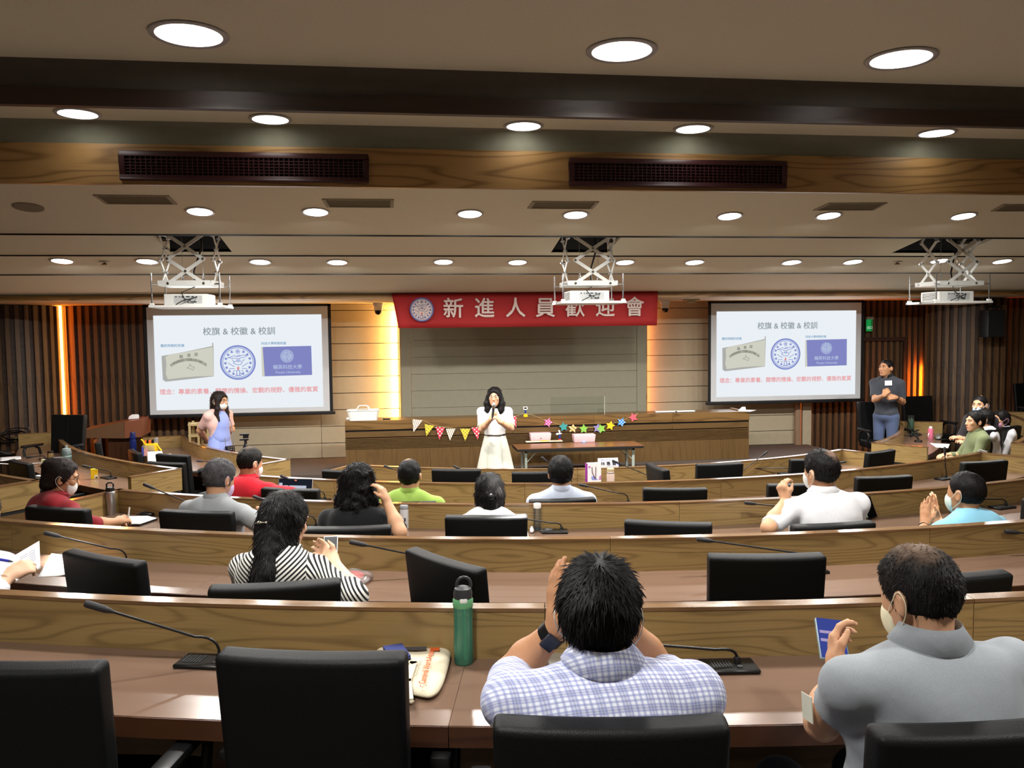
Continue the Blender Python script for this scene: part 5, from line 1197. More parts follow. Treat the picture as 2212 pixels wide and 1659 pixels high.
t = thing('black_pouch', 'black camera pouch on the left side desk at the picture edge', 'pouch', on(4, 8, 985)); MB().ell((0, 0, .03), (.13, .08, .035)).build('body', M_PLAST, t, smooth=True); MB().tube([(-.1, -.05, .03), (0, -.08, .06), (.1, -.05, .03)], .008, 6).build('strap', M_DGREY, t, smooth=True)
papers(4, [(0, 988), (45, 985), (46, 991), (0, 996)], 'printed leaflet at the left edge of the left side desk')
t = thing('charging_cable', 'thin white charging cable looped over the left side desk edge', 'cable', on(4, 40, 1006)); MB().tube([(-.25, -.15, .0), (-.27, -.22, .03), (-.2, -.1, .05), (-.05, -.02, .02), (.05, .05, .012), (.18, .08, .012), (.26, .04, .01)], .004, 6).build('cord', M_WHITE, t, smooth=True); MB().box(.25, .28, .03, .05, .0, .014).build('plug', M_WHITE, t)
# L5
t, c = bottle(on(5, 288, 975), [(0, 0), (.04, 0), (.042, .005), (.042, .15), (.038, .16), (.042, .165), (.042, .2), (.03, .215)], clear('navy_clear', (28, 44, 110), .1, .75), [(.031, .215), (.034, .218), (.034, .25), (.028, .262), (0, .262)], plain('navy_cap', (34, 46, 110), .35), 'tall blue water bottle beside the yellow bag on the left side desk')
MB().box(-.01, .02, -.035, -.028, .235, .25).build('latch', M_DGREY, t)
GBo = on(5, 322, 985); t = thing('clear_bag', 'clear gift tote with a yellow cloth bag inside on the left side desk', 'bag', GBo)
MB().box(-.075, .075, -.03, .05, 0.002, .14).build('film_bag', clear('film', (232, 232, 228), .1, .2), t, bevel=.004)
pl_ = MB().box(-.05, .11, -.02, .04, .05, .165).build('yellow_bag', plain('bag_yellow', (238, 196, 22), .6), t, bevel=.02, seg=3); MB().tube([(-.09, 0, .22), (-.07, 0, .2), (-.04, 0, .15)], .011, 8).tube([(.1, 0, .15), (.14, -.03, .1), (.17, -.04, .07)], .011, 8).build('yellow_handle', plain('bag_yellow', (238, 196, 22), .6), pl_, smooth=True)
MB().box(-.08, -.055, -.032, -.02, 0, .12).build('blue_card', plain('card_blue', (60, 70, 160), .5), t); MB().box(-.05, .0, -.034, -.03, .01, .1).build('pink_card', plain('card_pink', (210, 150, 140), .5), t)
MB().box(-.05, .04, .0, .05, .165, .205).build('orange_item', plain('item_orange', (230, 110, 40), .5), t, bevel=.01); MB().box(-.02, .0, -.01, .06, .165, .21).build('black_strap', M_PLAST, t); MB().box(.04, .06, -.01, .06, .165, .21).build('black_strap', M_PLAST, t); MB().box(.06, .11, .02, .06, .15, .23).build('silver_wrap', plain('foil', (180, 176, 178), .3, metal=.5), t, bevel=.01)
cardbox(5, 335, 999, .17, .1, .13, 20, M_WHITE, 'plain white cube box on the left side desk', 'white_box'); cardbox(5, 362, 986, .09, .05, .03, 10, plain('ivory', (226, 222, 206), .5), 'small ivory packet right of the white box', 'small_packet', 'packet')
t = thing('pink_bag', 'magenta cloth bag on a chair behind the left side desk', 'bag', Vector((atZ(245, 990, .7).x, atZ(245, 990, .7).y, .45))); MB().ell((0, 0, .1), (.16, .12, .13)).build('body', plain('magenta', (206, 40, 120), .7), t, smooth=True); MB().ell((-.1, 0, .17), (.05, .04, .07)).build('fold', plain('magenta', (206, 40, 120), .7), t, smooth=True)
t = thing('dark_cap', 'black cap lying on the left side desk before the red polo man', 'cap', on(5, 442, 1020)); MB().ell((.02, 0, .02), (.1, .08, .035)).build('crown', plain('cap_black', (20, 22, 24), .9), t, smooth=True); MB().ell((-.08, -.02, .01), (.06, .05, .01)).build('brim', plain('cap_black', (20, 22, 24), .9), t, smooth=True)
# R5
t, c = bottle(polar(5.72, 65) + Vector((0, 0, DTOP[5])), [(0, 0), (.037, 0), (.04, .004), (.04, .2), (.036, .21)], plain('bottle_green', (64, 92, 74), .5), [(.037, .21), (.038, .214), (.038, .24), (.043, .245), (.043, .262), (0, .264)], plain('cap_dark', (34, 44, 42), .5), 'tall dark green flask on the right side desk')
MB().lathe([(.0375, .218), (.0385, .218), (.0385, .23), (.0375, .23)], 20, cap=False).build('band', M_CHROME, t)
t, c = bottle(on(5, 2010, 949), [(0, 0), (.036, 0), (.038, .004), (.038, .135), (.03, .15), (.02, .155)], clear('pink_clear', (226, 120, 150), .1, .7), [(.022, .155), (.022, .175), (.014, .18), (0, .182)], M_WHITE, 'pink water bottle on the right side desk')
MB().tube([(-.04, -.02, .03), (-.055, -.03, .06), (-.04, -.02, .09)], .006, 6).build('handle', M_WHITE, t, smooth=True)
t = thing('plastic_bag', 'clear plastic bag lying right of the pink bottle', 'bag', on(5, 2030, 948)); pillow(Vector(t.location), [(2016, 942), (2034, 938), (2038, 946), (2030, 952), (2018, 950)], DTOP[5], .05, clear('film', (232, 232, 228), .1, .2), 'film', t, 1); MB().ell((0, 0, .02), (.02, .015, .012)).build('content', M_PAPER, t)
t = thing('smartphone', 'black phone lying on the right side desk before the clasped hands', 'phone', on(5, 2034, 950)); MB().at(Matrix.Rotation(R(-5), 4, 'Z')).box(-.07, .07, -.035, .035, 0, .01).build('body', M_PLAST, t, bevel=.003); MB().at(Matrix.Rotation(R(-5), 4, 'Z')).box(-.066, .066, -.031, .031, .01, .0105).build('glass', M_BLACK, t)
papers(5, [(2008, 957), (2052, 959), (2048, 968), (2022, 966)], 'white documents at the edge of the right side desk by the man in olive', lift=.004, name='document_stack')
# ================================================================ PEOPLE (bodies grown from blended round cones, one surface each)
class Field:
    def __init__(s): s.p = []
    def cone(s, a, b, ra, rb, k=.02, clip=None): s.p.append(('c', np.array(a, float), np.array(b, float), ra, rb, k, clip)); return s
    def ell(s, c, r, rot=None, k=.02, sub=False, clip=None): s.p.append(('e', np.array(c, float), np.array(r, float), np.array(rot if rot is not None else np.eye(3), float), sub, k, clip)); return s
    def mesh(s, h):
        lo = np.full(3, 1e9); hi = -lo; bb = []
        for q in s.p:
            if q[0] == 'c': m = max(q[3], q[4]); l = np.minimum(q[1], q[2]) - m; u = np.maximum(q[1], q[2]) + m
            else: m = float(max(q[2])); l = q[1] - m; u = q[1] + m
            bb.append((l, u))
            if not (q[0] == 'e' and q[4]): lo = np.minimum(lo, l); hi = np.maximum(hi, u)
        lo -= 3 * h; n = np.ceil((hi + 3 * h - lo) / h).astype(int) + 1
        D = np.full(n, .06, np.float32)
        ax = [(lo[i] + h * np.arange(n[i])).astype(np.float32) for i in range(3)]
        for q, (l, u) in zip(s.p, bb):
            mg = q[5] + 2.5 * h
            i0 = np.maximum(0, np.floor((l - mg - lo) / h).astype(int)); i1 = np.minimum(n, np.ceil((u + mg - lo) / h).astype(int) + 1)
            if np.any(i1 <= i0): continue
            sl = tuple(slice(a, b) for a, b in zip(i0, i1))
            X = ax[0][sl[0]][:, None, None]; Y = ax[1][sl[1]][None, :, None]; Z = ax[2][sl[2]][None, None, :]
            if q[0] == 'c':
                a, b = q[1], q[2]; ba = b - a; L2 = float(ba @ ba) + 1e-9
                t = np.clip(((X - a[0]) * ba[0] + (Y - a[1]) * ba[1] + (Z - a[2]) * ba[2]) / L2, 0, 1)
                d = np.sqrt((X - a[0] - t * ba[0]) ** 2 + (Y - a[1] - t * ba[1]) ** 2 + (Z - a[2] - t * ba[2]) ** 2) - (q[3] + (q[4] - q[3]) * t)
            else:
                c, r, M_ = q[1], q[2], q[3]; x, y, z = X - c[0], Y - c[1], Z - c[2]
                w0 = (x * M_[0, 0] + y * M_[1, 0] + z * M_[2, 0]) / r[0]; w1 = (x * M_[0, 1] + y * M_[1, 1] + z * M_[2, 1]) / r[1]; w2 = (x * M_[0, 2] + y * M_[1, 2] + z * M_[2, 2]) / r[2]
                k0 = np.sqrt(w0 * w0 + w1 * w1 + w2 * w2); k1 = np.sqrt((w0 / r[0]) ** 2 + (w1 / r[1]) ** 2 + (w2 / r[2]) ** 2) + 1e-9
                d = k0 * (k0 - 1) / k1
            if q[6] is not None:
                for (pp, nn) in q[6]: d = np.maximum(d, (X - pp[0]) * nn[0] + (Y - pp[1]) * nn[1] + (Z - pp[2]) * nn[2])
            A = D[sl]
            if q[0] == 'e' and q[4]: D[sl] = np.maximum(A, -d)
            else:
                k = q[5]; hh = np.maximum(k - np.abs(A - d), 0) / k; D[sl] = np.minimum(A, d) - hh * hh * k * .25
        S = D < 0
        c8 = [S[a:n[0] - 1 + a, b:n[1] - 1 + b, c:n[2] - 1 + c] for a in (0, 1) for b in (0, 1) for c in (0, 1)]
        anyc = c8[0].copy(); allc = c8[0].copy()
        for q in c8[1:]: anyc |= q; allc &= q
        act = np.argwhere(anyc & ~allc); idx = np.full(tuple(n - 1), -1, np.int32); idx[tuple(act.T)] = np.arange(len(act))
        offs = [(a, b, c) for a in (0, 1) for b in (0, 1) for c in (0, 1)]
        V = np.stack([D[act[:, 0] + a, act[:, 1] + b, act[:, 2] + c] for a, b, c in offs], 1)
        acc = np.zeros((len(act), 3)); cnt = np.zeros(len(act))
        for i, o1 in enumerate(offs):
            for j, o2 in enumerate(offs):
                if j <= i or sum(abs(o1[k] - o2[k]) for k in range(3)) != 1: continue
                m = (V[:, i] < 0) != (V[:, j] < 0); t = V[m, i] / (V[m, i] - V[m, j]); o1a, o2a = np.array(o1, float), np.array(o2, float)
                acc[m] += o1a + (o2a - o1a) * t[:, None]; cnt[m] += 1
        P = lo + (act + acc / cnt[:, None]) * h
        F = []
        for axs in range(3):
            b1, b2 = (axs + 1) % 3, (axs + 2) % 3
            s0 = [slice(None)] * 3; s1 = [slice(None)] * 3; s0[axs] = slice(0, -1); s1[axs] = slice(1, None)
            A, B = S[tuple(s0)], S[tuple(s1)]; e = np.argwhere(A != B)
            e = e[(e[:, b1] > 0) & (e[:, b2] > 0) & (e[:, b1] < n[b1] - 1) & (e[:, b2] < n[b2] - 1)]
            pos = A[tuple(e.T)]
            def cell(d1, d2):
                q = e.copy(); q[:, b1] += d1; q[:, b2] += d2; return idx[tuple(q.T)]
            Q = np.stack([cell(-1, -1), cell(0, -1), cell(0, 0), cell(-1, 0)], 1)
            Q[~pos] = Q[~pos][:, ::-1]; F.append(Q)
        return P, np.concatenate(F)
def relax(P, F, it=2):
    """a little Laplacian smoothing"""
    E = np.concatenate([F[:, [0, 1]], F[:, [1, 2]], F[:, [2, 3]], F[:, [3, 0]]]); 
    for _ in range(it):
        A = np.zeros_like(P); c = np.zeros(len(P)); np.add.at(A, E[:, 0], P[E[:, 1]]); np.add.at(A, E[:, 1], P[E[:, 0]]); np.add.at(c, E[:, 0], 1); np.add.at(c, E[:, 1], 1)
        P = P * .5 + A / c[:, None] * .5
    return P
def vnormals(P, F):
    nf = np.cross(P[F[:, 2]] - P[F[:, 0]], P[F[:, 3]] - P[F[:, 1]]); Nn = np.zeros_like(P)
    for i in range(4): np.add.at(Nn, F[:, i], nf)
    return Nn / (np.linalg.norm(Nn, axis=1)[:, None] + 1e-12)
def np_mesh(name, P, F, mats, extra=None):
    me = bpy.data.meshes.new(name); nv = len(P)
    V = P; loops = F.ravel(); starts = np.arange(0, len(F) * 4, 4)
    if extra is not None:
        V = np.concatenate([P, extra[0]]); T = extra[1] + nv; starts = np.concatenate([starts, len(loops) + np.arange(0, len(T) * 3, 3)]); loops = np.concatenate([loops, T.ravel()])
    me.vertices.add(len(V)); me.vertices.foreach_set('co', V.astype(np.float32).ravel())
    me.loops.add(len(loops)); me.loops.foreach_set('vertex_index', loops.astype(np.int32))
    me.polygons.add(len(starts)); me.polygons.foreach_set('loop_start', starts.astype(np.int32))
    me.update(calc_edges=True); me.validate()
    me.polygons.foreach_set('use_smooth', [True] * len(me.polygons))
    for m in (mats if isinstance(mats, (list, tuple)) else [mats]): me.materials.append(m)
    return me

# ---- cloth, skin and hair materials
def skin(name, rgb):
    if name in MATS: return MATS[name]
    m = plain(name, rgb, .5, spec=.35, grain=.08, gscale=300, var=.05); b = m.node_tree.nodes['Principled BSDF']; b.inputs['Subsurface Weight'].default_value = .12; b.inputs['Subsurface Radius'].default_value = (.02, .008, .004); return m
SK = skin('skin', (206, 158, 124)); SK2 = skin('skin_tan', (188, 138, 102)); SK3 = skin('skin_fair', (222, 178, 148))
def cloth(name, rgb, rough=.85, wr=.35, sc=9.0):
    if name in MATS: return MATS[name]
    m, t, b = nt(name); tc = N(t, 'ShaderNodeTexCoord'); n1 = N(t, 'ShaderNodeTexNoise'); n1.inputs['Scale'].default_value = sc; n1.inputs['Detail'].default_value = 3;  L(t, tc.outputs['Object'], n1.inputs[0])
    n2 = N(t, 'ShaderNodeTexNoise'); n2.inputs['Scale'].default_value = 500; L(t, tc.outputs['Object'], n2.inputs[0])
    c = srgb(*rgb); L(t, ramp(t, n2.outputs[0], [(.3, tuple(x * .86 for x in c[:3]) + (1,)), (.7, tuple(min(1, x * 1.06) for x in c[:3]) + (1,))]), b.inputs['Base Color'])
    b.inputs['Roughness'].default_value = rough; b.inputs['Sheen Weight'].default_value = .15; b.inputs['Specular IOR Level'].default_value = .2
    bump(t, b, n1.outputs[0], wr * .6, .02); return m
def sine_lines(t, src, freq, duty=.5, soft=.08):
    s_ = math_(t, 'FRACT', math_(t, 'MULTIPLY', src, freq)); d = math_(t, 'ABSOLUTE', math_(t, 'SUBTRACT', s_, .5)); return ramp(t, d, [(max(0, .5 * duty - soft), (1, 1, 1, 1)), (.5 * duty + soft, (0, 0, 0, 1))])
def plaid_mat():
    m = cloth('plaid_shirt', (226, 229, 240), .85, .5, 10); t = m.node_tree; b = t.nodes['Principled BSDF']; tc = N(t, 'ShaderNodeTexCoord'); s_ = N(t, 'ShaderNodeSeparateXYZ'); L(t, tc.outputs['Object'], s_.inputs[0])
    nz = N(t, 'ShaderNodeTexNoise'); nz.inputs['Scale'].default_value = 5; L(t, tc.outputs['Object'], nz.inputs[0]); w_ = math_(t, 'MULTIPLY_ADD', nz.outputs[0], .012, -.006)
    x = math_(t, 'ADD', math_(t, 'ADD', s_.outputs[0], w_), math_(t, 'MULTIPLY', s_.outputs[1], .35)); z = math_(t, 'ADD', math_(t, 'ADD', s_.outputs[2], w_), math_(t, 'MULTIPLY', s_.outputs[1], .8))
    a = sine_lines(t, x, 78, .42); c = sine_lines(t, z, 78, .42); a2 = sine_lines(t, x, 19.5, .1, .03); c2 = sine_lines(t, z, 19.5, .1, .03)
    col = mix(t, math_(t, 'MULTIPLY', a, .55), srgb(226, 230, 242), srgb(116, 124, 182)); col = mix(t, math_(t, 'MULTIPLY', c, .55), col, srgb(116, 124, 182)); col = mix(t, math_(t, 'MULTIPLY', a2, .5), col, srgb(84, 92, 150)); col = mix(t, math_(t, 'MULTIPLY', c2, .5), col, srgb(84, 92, 150))
    L(t, col, b.inputs['Base Color']); return m
def stripe_mat():
    m = cloth('striped_blouse', (232, 230, 224), .8, .35, 9); t = m.node_tree; b = t.nodes['Principled BSDF']; tc = N(t, 'ShaderNodeTexCoord'); s_ = N(t, 'ShaderNodeSeparateXYZ'); L(t, tc.outputs['Object'], s_.inputs[0])
    ax_ = math_(t, 'ABSOLUTE', math_(t, 'SUBTRACT', s_.outputs[0], -.03)); slv = math_(t, 'GREATER_THAN', ax_, .175)
    body = math_(t, 'SUBTRACT', s_.outputs[2], math_(t, 'MULTIPLY', ax_, .85)); arm = math_(t, 'ADD', math_(t, 'MULTIPLY', s_.outputs[2], .75), math_(t, 'MULTIPLY', ax_, 1.1))
    mx = N(t, 'ShaderNodeMix', data_type='FLOAT'); L(t, slv, mx.inputs[0]); L(t, body, mx.inputs[2]); L(t, arm, mx.inputs[3])
    f = sine_lines(t, mx.outputs[0], 50, .52, .05); L(t, mix(t, f, srgb(16, 16, 18), srgb(226, 224, 216)), b.inputs['Base Color']); return m
def hair_mat(name, rgb, rough=.42, bald=None, bald_rgb=(150, 116, 92), grey=0.0):
    """bald: (centre (local), radius) scalp showing through"""
    m, t, b = nt(name); tc = N(t, 'ShaderNodeTexCoord'); n1 = N(t, 'ShaderNodeTexNoise'); n1.inputs['Scale'].default_value = 160; n1.inputs['Detail'].default_value = 3; mp = N(t, 'ShaderNodeMapping'); mp.inputs['Scale'].default_value = (1, 1, .25); L(t, tc.outputs['Object'], mp.inputs[0]); L(t, mp.outputs[0], n1.inputs[0])
    c = srgb(*rgb); hi = tuple(min(1, x * 1.8 + .004 + grey) for x in c[:3]) + (1,)
    col = ramp(t, n1.outputs[0], [(.38, c), (.68, hi)])
    if bald:
        vs_ = N(t, 'ShaderNodeVectorMath', operation='DISTANCE'); L(t, tc.outputs['Object'], vs_.inputs[0]); vs_.inputs[1].default_value = bald[0]
        n2 = N(t, 'ShaderNodeTexNoise'); n2.inputs['Scale'].default_value = 26; n2.inputs['Detail'].default_value = 5; L(t, tc.outputs['Object'], n2.inputs[0])
        d = math_(t, 'MULTIPLY_ADD', n2.outputs[0], bald[1] * 1.2, math_(t, 'SUBTRACT', vs_.outputs['Value'], bald[1] * .6))
        f = ramp(t, math_(t, 'DIVIDE', d, bald[1]), [(.25, (bald[2],) * 3 + (1,)), (1.0, (0, 0, 0, 1))]); col = mix(t, f, col, srgb(*bald_rgb))
    L(t, col, b.inputs['Base Color']); b.inputs['Roughness'].default_value = rough + .1; b.inputs['Specular IOR Level'].default_value = .16
    bump(t, b, n1.outputs[0], .35, .004); return m
H_BLACK = hair_mat('hair_black', (14, 12, 12)); H_SOFT = hair_mat('hair_brown_black', (30, 22, 20)); H_GREY = hair_mat('hair_grey', (62, 60, 62), grey=.02)
T_DARK = cloth('trousers_dark', (34, 36, 44)); T_JEAN = cloth('jeans', (82, 96, 128)); T_BLUE = cloth('trousers_navy', (40, 48, 72))
M_MASK = plain('mask_white', (228, 230, 226), .8); M_MASKB = plain('mask_blue', (176, 198, 220), .8); M_MASKP = plain('mask_pink', (226, 170, 204), .8); M_MASKY = plain('mask_yellow', (232, 224, 190), .8)
M_EYE = plain('eye_dark', (24, 18, 16), .2); M_EYEW = plain('eye_white', (226, 220, 214), .3); M_LIP = plain('lips', (176, 96, 88), .5); M_SHOE = plain('shoe', (22, 20, 20), .4); M_GLASS = plain('frame_brown', (60, 40, 30), .3)

def v3(*a): return np.array(a, float)
def rotz(a): c, s = math.cos(a), math.sin(a); return np.array([[c, -s, 0], [s, c, 0], [0, 0, 1.]])
def rotx(a): c, s = math.cos(a), math.sin(a); return np.array([[1, 0, 0], [0, c, -s], [0, s, c.__float__()]])
def roty(a): c, s = math.cos(a), math.sin(a); return np.array([[c, 0, s], [0, 1, 0], [-s, 0, c]])
def unit(a): a = np.asarray(a, float); return a / (np.linalg.norm(a) + 1e-9)

def add_hand(fd, side, w, d, pn, curl=.35, s=1.0, spread=.12, k=.006):
    """palm and five fingers: d = finger direction, pn = palm normal, side = +1 right / -1 left"""
    d = unit(d); pn = unit(pn - d * np.dot(pn, d)); lat = np.cross(d, pn) * side      # towards the little finger side is -lat
    fd.cone(w, w + d * .03 * s, .025 * s, .028 * s, .015)
    Ls = (.074, .082, .076, .06); offs = (.030, .010, -.011, -.030)
    for i in range(4):
        kn = w + d * (.088 - .006 * abs(i - 1.2)) * s + lat * offs[i] * s
        fd.cone(w + d * .012 * s + lat * offs[i] * .5 * s, kn, .016 * s, .0125 * s, .014)
        di = unit(d + lat * spread * (1.5 - i) * .55); a = 0.0; p = kn
        for f, r in ((.45, .0095), (.31, .0088), (.24, .0078)):
            a += curl * (1.0 + .12 * i); dd = di * math.cos(a) + pn * math.sin(a); q = p + dd * Ls[i] * f * s
            fd.cone(p, q, (r + .0006) * s, r * s, k); p = q
    tb = w + d * .028 * s + lat * .026 * s; t1 = tb + unit(d * .75 + lat * .6 + pn * .35) * .042 * s; t2 = t1 + unit(d * .9 + lat * .15 + pn * (.3 + curl * .5)) * .034 * s
    fd.cone(w + d * .01 * s, tb, .02 * s, .016 * s, .014); fd.cone(tb, t1, .0135 * s, .0115 * s, k); fd.cone(t1, t2, .0112 * s, .009 * s, k)

def short_hair(fd, hc, Rh, s, thick=1.0, top=0.0):
    c = hc + Rh @ (v3(0, -.014, .027) * s); L1a, L1b = v3(0, .082, .088), v3(0, .018, -.028); L2b = v3(0, -.085, -.092)
    def pl(a, b): 
        e = unit(b - a); n = v3(0, -e[2], e[1]); n = n if n[1] - n[2] > 0 else -n; return (hc + Rh @ (a * s), Rh @ n)
    fd.ell(c, v3(.0815, .102, .1 + top) * s * thick, Rh, .012, clip=[pl(L1a, L1b), pl(L1b, L2b)])
def blades(P, F, n, length, flow, rng, wid=.0014, lift=.07):
    """thin tapered locks lying on the hair surface so that its outline is not smooth"""
    Nn = vnormals(P, F); i = rng.integers(0, len(P), n); p = P[i]; nn = Nn[i]; f = flow(p, nn); f = f - nn * np.sum(f * nn, 1)[:, None]; f /= np.linalg.norm(f, axis=1)[:, None] + 1e-9
    f = f + rng.normal(0, .2, f.shape); s = np.cross(f, nn); s /= np.linalg.norm(s, axis=1)[:, None] + 1e-9
    ln = length * rng.uniform(.5, 1.2, (n, 1)); a = p - nn * .002 - s * wid; b = p - nn * .002 + s * wid; m = p + f * ln * .55 + nn * ln * lift; e = p + f * ln + nn * ln * lift * .2
    V = np.concatenate([a, b, m, e]); ar = np.arange(n); T = np.concatenate([np.stack([ar, ar + n, ar + 2 * n], 1), np.stack([ar + 2 * n, ar + n, ar + 3 * n], 1), np.stack([ar, ar + 2 * n, ar + 3 * n], 1)])
    return V, T

PEOPLE = {}
def person(label, top, floor, rz=0.0, sit=1.30, stand=None, lean=8.0, hyaw=0.0, hpitch=0.0, hroll=0.0, s=1.0, sw=.19, br=1.0, arms=None, skin_m=SK, shirt=None, sleeve=.62, pants=T_DARK, hair='short', hair_m=H_BLACK, collar=None, mask=None, glasses=None, face=False, h=.011, skirt=None, nblade=1400, hthick=1.0, neckline=0.0, seed=1, collar_h=.04, nk=.128, shz=.072, tuck=None, cup=.008, folds=.009, hsc=1.0, hairlen=.018, body_len=None, hhead=None):
    """top: world point of the crown of the head"""
    B = rotz(R(rz)); rng = np.random.default_rng(seed)
    T = np.array(top, float); tall = sit if stand is None else stand
    hs = s * hsc                                            # head scale
    Rh = B @ rotz(R(hyaw)) @ rotx(-R(hpitch)) @ roty(R(hroll))
    hc = T - Rh @ (v3(0, -.005, .131) * hs)                  # head centre (ear height)
    nb = hc - v3(0, 0, nk) * hs - B @ v3(0, .028 + .05 * math.sin(R(max(0, hpitch))), 0)     # neck base
    if stand is None:
        pz = floor + .55; ln = nb[2] - pz; pel = nb - v3(0, 0, ln) - B @ v3(0, math.tan(R(lean)) * ln, 0)
    else:
        pz = floor + stand * .525; pel = np.array([nb[0], nb[1], pz]) - B @ v3(0, .0 + math.tan(R(lean)) * (nb[2] - pz), 0)
    ch = pel + (nb - pel) * .68; bl = pel + (nb - pel) * .32; X_ = B @ v3(1, 0, 0); Y_ = B @ v3(0, 1, 0); Z_ = v3(0, 0, 1)
    sh = {q: nb - Z_ * shz * s + X_ * q * sw * s - Y_ * .012 for q in (-1, 1)}
    hip = {q: pel + X_ * q * .09 * s - Z_ * .02 for q in (-1, 1)}
    if stand is None: kn = {q: hip[q] + Y_ * .42 * s + X_ * q * .03 for q in (-1, 1)}; an = {q: np.array([kn[q][0], kn[q][1], floor + .085]) for q in (-1, 1)}
    else: an = {q: np.array([hip[q][0], hip[q][1], floor + .085]) + Y_ * (.02 * q) for q in (-1, 1)}; kn = {q: (hip[q] + an[q]) / 2 + Y_ * .02 for q in (-1, 1)}
    A = {}
    for q, key in ((-1, 'L'), (1, 'R')):
        a = (arms or {}).get(key)
        if a is None:
            if stand is None: el = sh[q] + X_ * q * .05 + Y_ * .12 - Z_ * .25 * s; wr = el + Y_ * .2 - X_ * q * .1 + Z_ * .02; fdir = Y_ * .8 - X_ * q * .6; pn = -Z_
            else: el = sh[q] + X_ * q * .06 - Z_ * .28 * s; wr = el + Y_ * .06 - Z_ * .24 * s; fdir = -Z_ + Y_ * .2; pn = -X_ * q
            a = (el, wr, fdir, pn, .3)
        el, wr, fdir, pn, cu = [np.array(v, float) if k_ < 4 else v for k_, v in enumerate(a)]
        # keep the bones human: rescale along their own direction
        ul = np.linalg.norm(el - sh[q]); el = sh[q] + (el - sh[q]) / ul * np.clip(ul, .22 * s, .31 * s); fl_ = np.linalg.norm(wr - el); wr = el + (wr - el) / fl_ * np.clip(fl_, .18 * s, .26 * s)
        A[q] = (el, wr, fdir, pn, cu)
    # ---------------- body surface
    f = Field()
    f.cone(nb - Z_ * .05, hc + Rh @ (v3(0, -.025, -.05) * hs), .054 * s, .05 * hs, .025)
    f.ell(hc + Rh @ (v3(0, -.012, .028) * hs), v3(.0765, .094, .098) * hs, Rh, .02)
    f.ell(hc + Rh @ (v3(0, .028, -.04) * hs), v3(.061, .068, .082) * hs, Rh, .03)
    f.ell(hc + Rh @ (v3(0, .066, -.098) * hs), v3(.03, .026, .02) * hs, Rh, .025)
    if face:
        f.cone(hc + Rh @ (v3(0, .092, .008) * hs), hc + Rh @ (v3(0, .11, -.03) * hs), .008 * hs, .0125 * hs, .012); f.ell(hc + Rh @ (v3(0, .1, -.034) * hs), v3(.018, .012, .009) * hs, Rh, .008)
        f.cone(hc + Rh @ (v3(-.04, .085, .026) * hs), hc + Rh @ (v3(.04, .085, .026) * hs), .011 * hs, .011 * hs, .015)
        f.ell(hc + Rh @ (v3(0, .088, -.064) * hs), v3(.026, .012, .013) * hs, Rh, .012)
        for q in (-1, 1): f.ell(hc + Rh @ (v3(q * .042, .07, -.02) * hs), v3(.02, .018, .018) * hs, Rh, .02)
    for q in (-1, 1):
        f.ell(hc + Rh @ (v3(q * .083, -.008, -.008) * hs), v3(.0115, .022, .034) * hs, Rh @ rotz(q * .35), .008); f.ell(hc + Rh @ (v3(q * .092, -.002, -.004) * hs), v3(.007, .012, .02) * hs, Rh @ rotz(q * .35), .004, sub=True)
    tk = .8 if tuck is not None else 1.0; f.cone(pel, ch, .09 * s * br * tk, .088 * s * br * tk, .03); f.cone(sh[-1], sh[1], .05 * s, .05 * s, .03); f.ell(ch + Z_ * .04, v3(.145, .085, .13) * s * v3(br, br, 1) * (.9 if tuck is not None else 1), B, .03)
    for q in (-1, 1):
        el, wr, fd_, pn, cu = A[q]
        f.cone(sh[q], el, .046 * s, .039 * s, .02); f.cone(el, el + (wr - el) * .35, .038 * s, .041 * s, .02); f.cone(el + (wr - el) * .35, wr, .041 * s, .0265 * s, .02)
        add_hand(f, q, wr, fd_, pn, cu, s * .97)
        f.cone(hip[q], kn[q], .078 * s, .055 * s, .03); f.cone(kn[q], an[q], .052 * s, .036 * s, .03); f.cone(an[q] - Z_ * .035, an[q] + Y_ * .15 * s - Z_ * .05, .036 * s, .03 * s, .02)
    loc = np.array([pel[0], pel[1], floor])
    def emit(fd, name, m, parent=None, hh=None, sm=1, disp=0.0, dsc=9.0, extra=None):
        P, F = fd.mesh(hh or h)
        if sm: P = relax(P, F, sm)
        if disp:
            Nn = vnormals(P, F); dv = np.array([mnoise.noise(Vector(p * dsc) + Vector((seed * 3.1, 0, 0))) for p in P]); P = P + Nn * (dv * disp)[:, None]
        ex = extra(P, F) if extra else None
        P = P - loc
        if ex is not None: ex = (ex[0] - loc, ex[1])
        o = link(name, np_mesh(name, P, F, m, ex), parent); 
        if parent is None: o.location = loc
        return o
    body = emit(f, 'person', skin_m, None, hhead or h, 1); tag(body, label, 'person', 'people in the lecture hall')
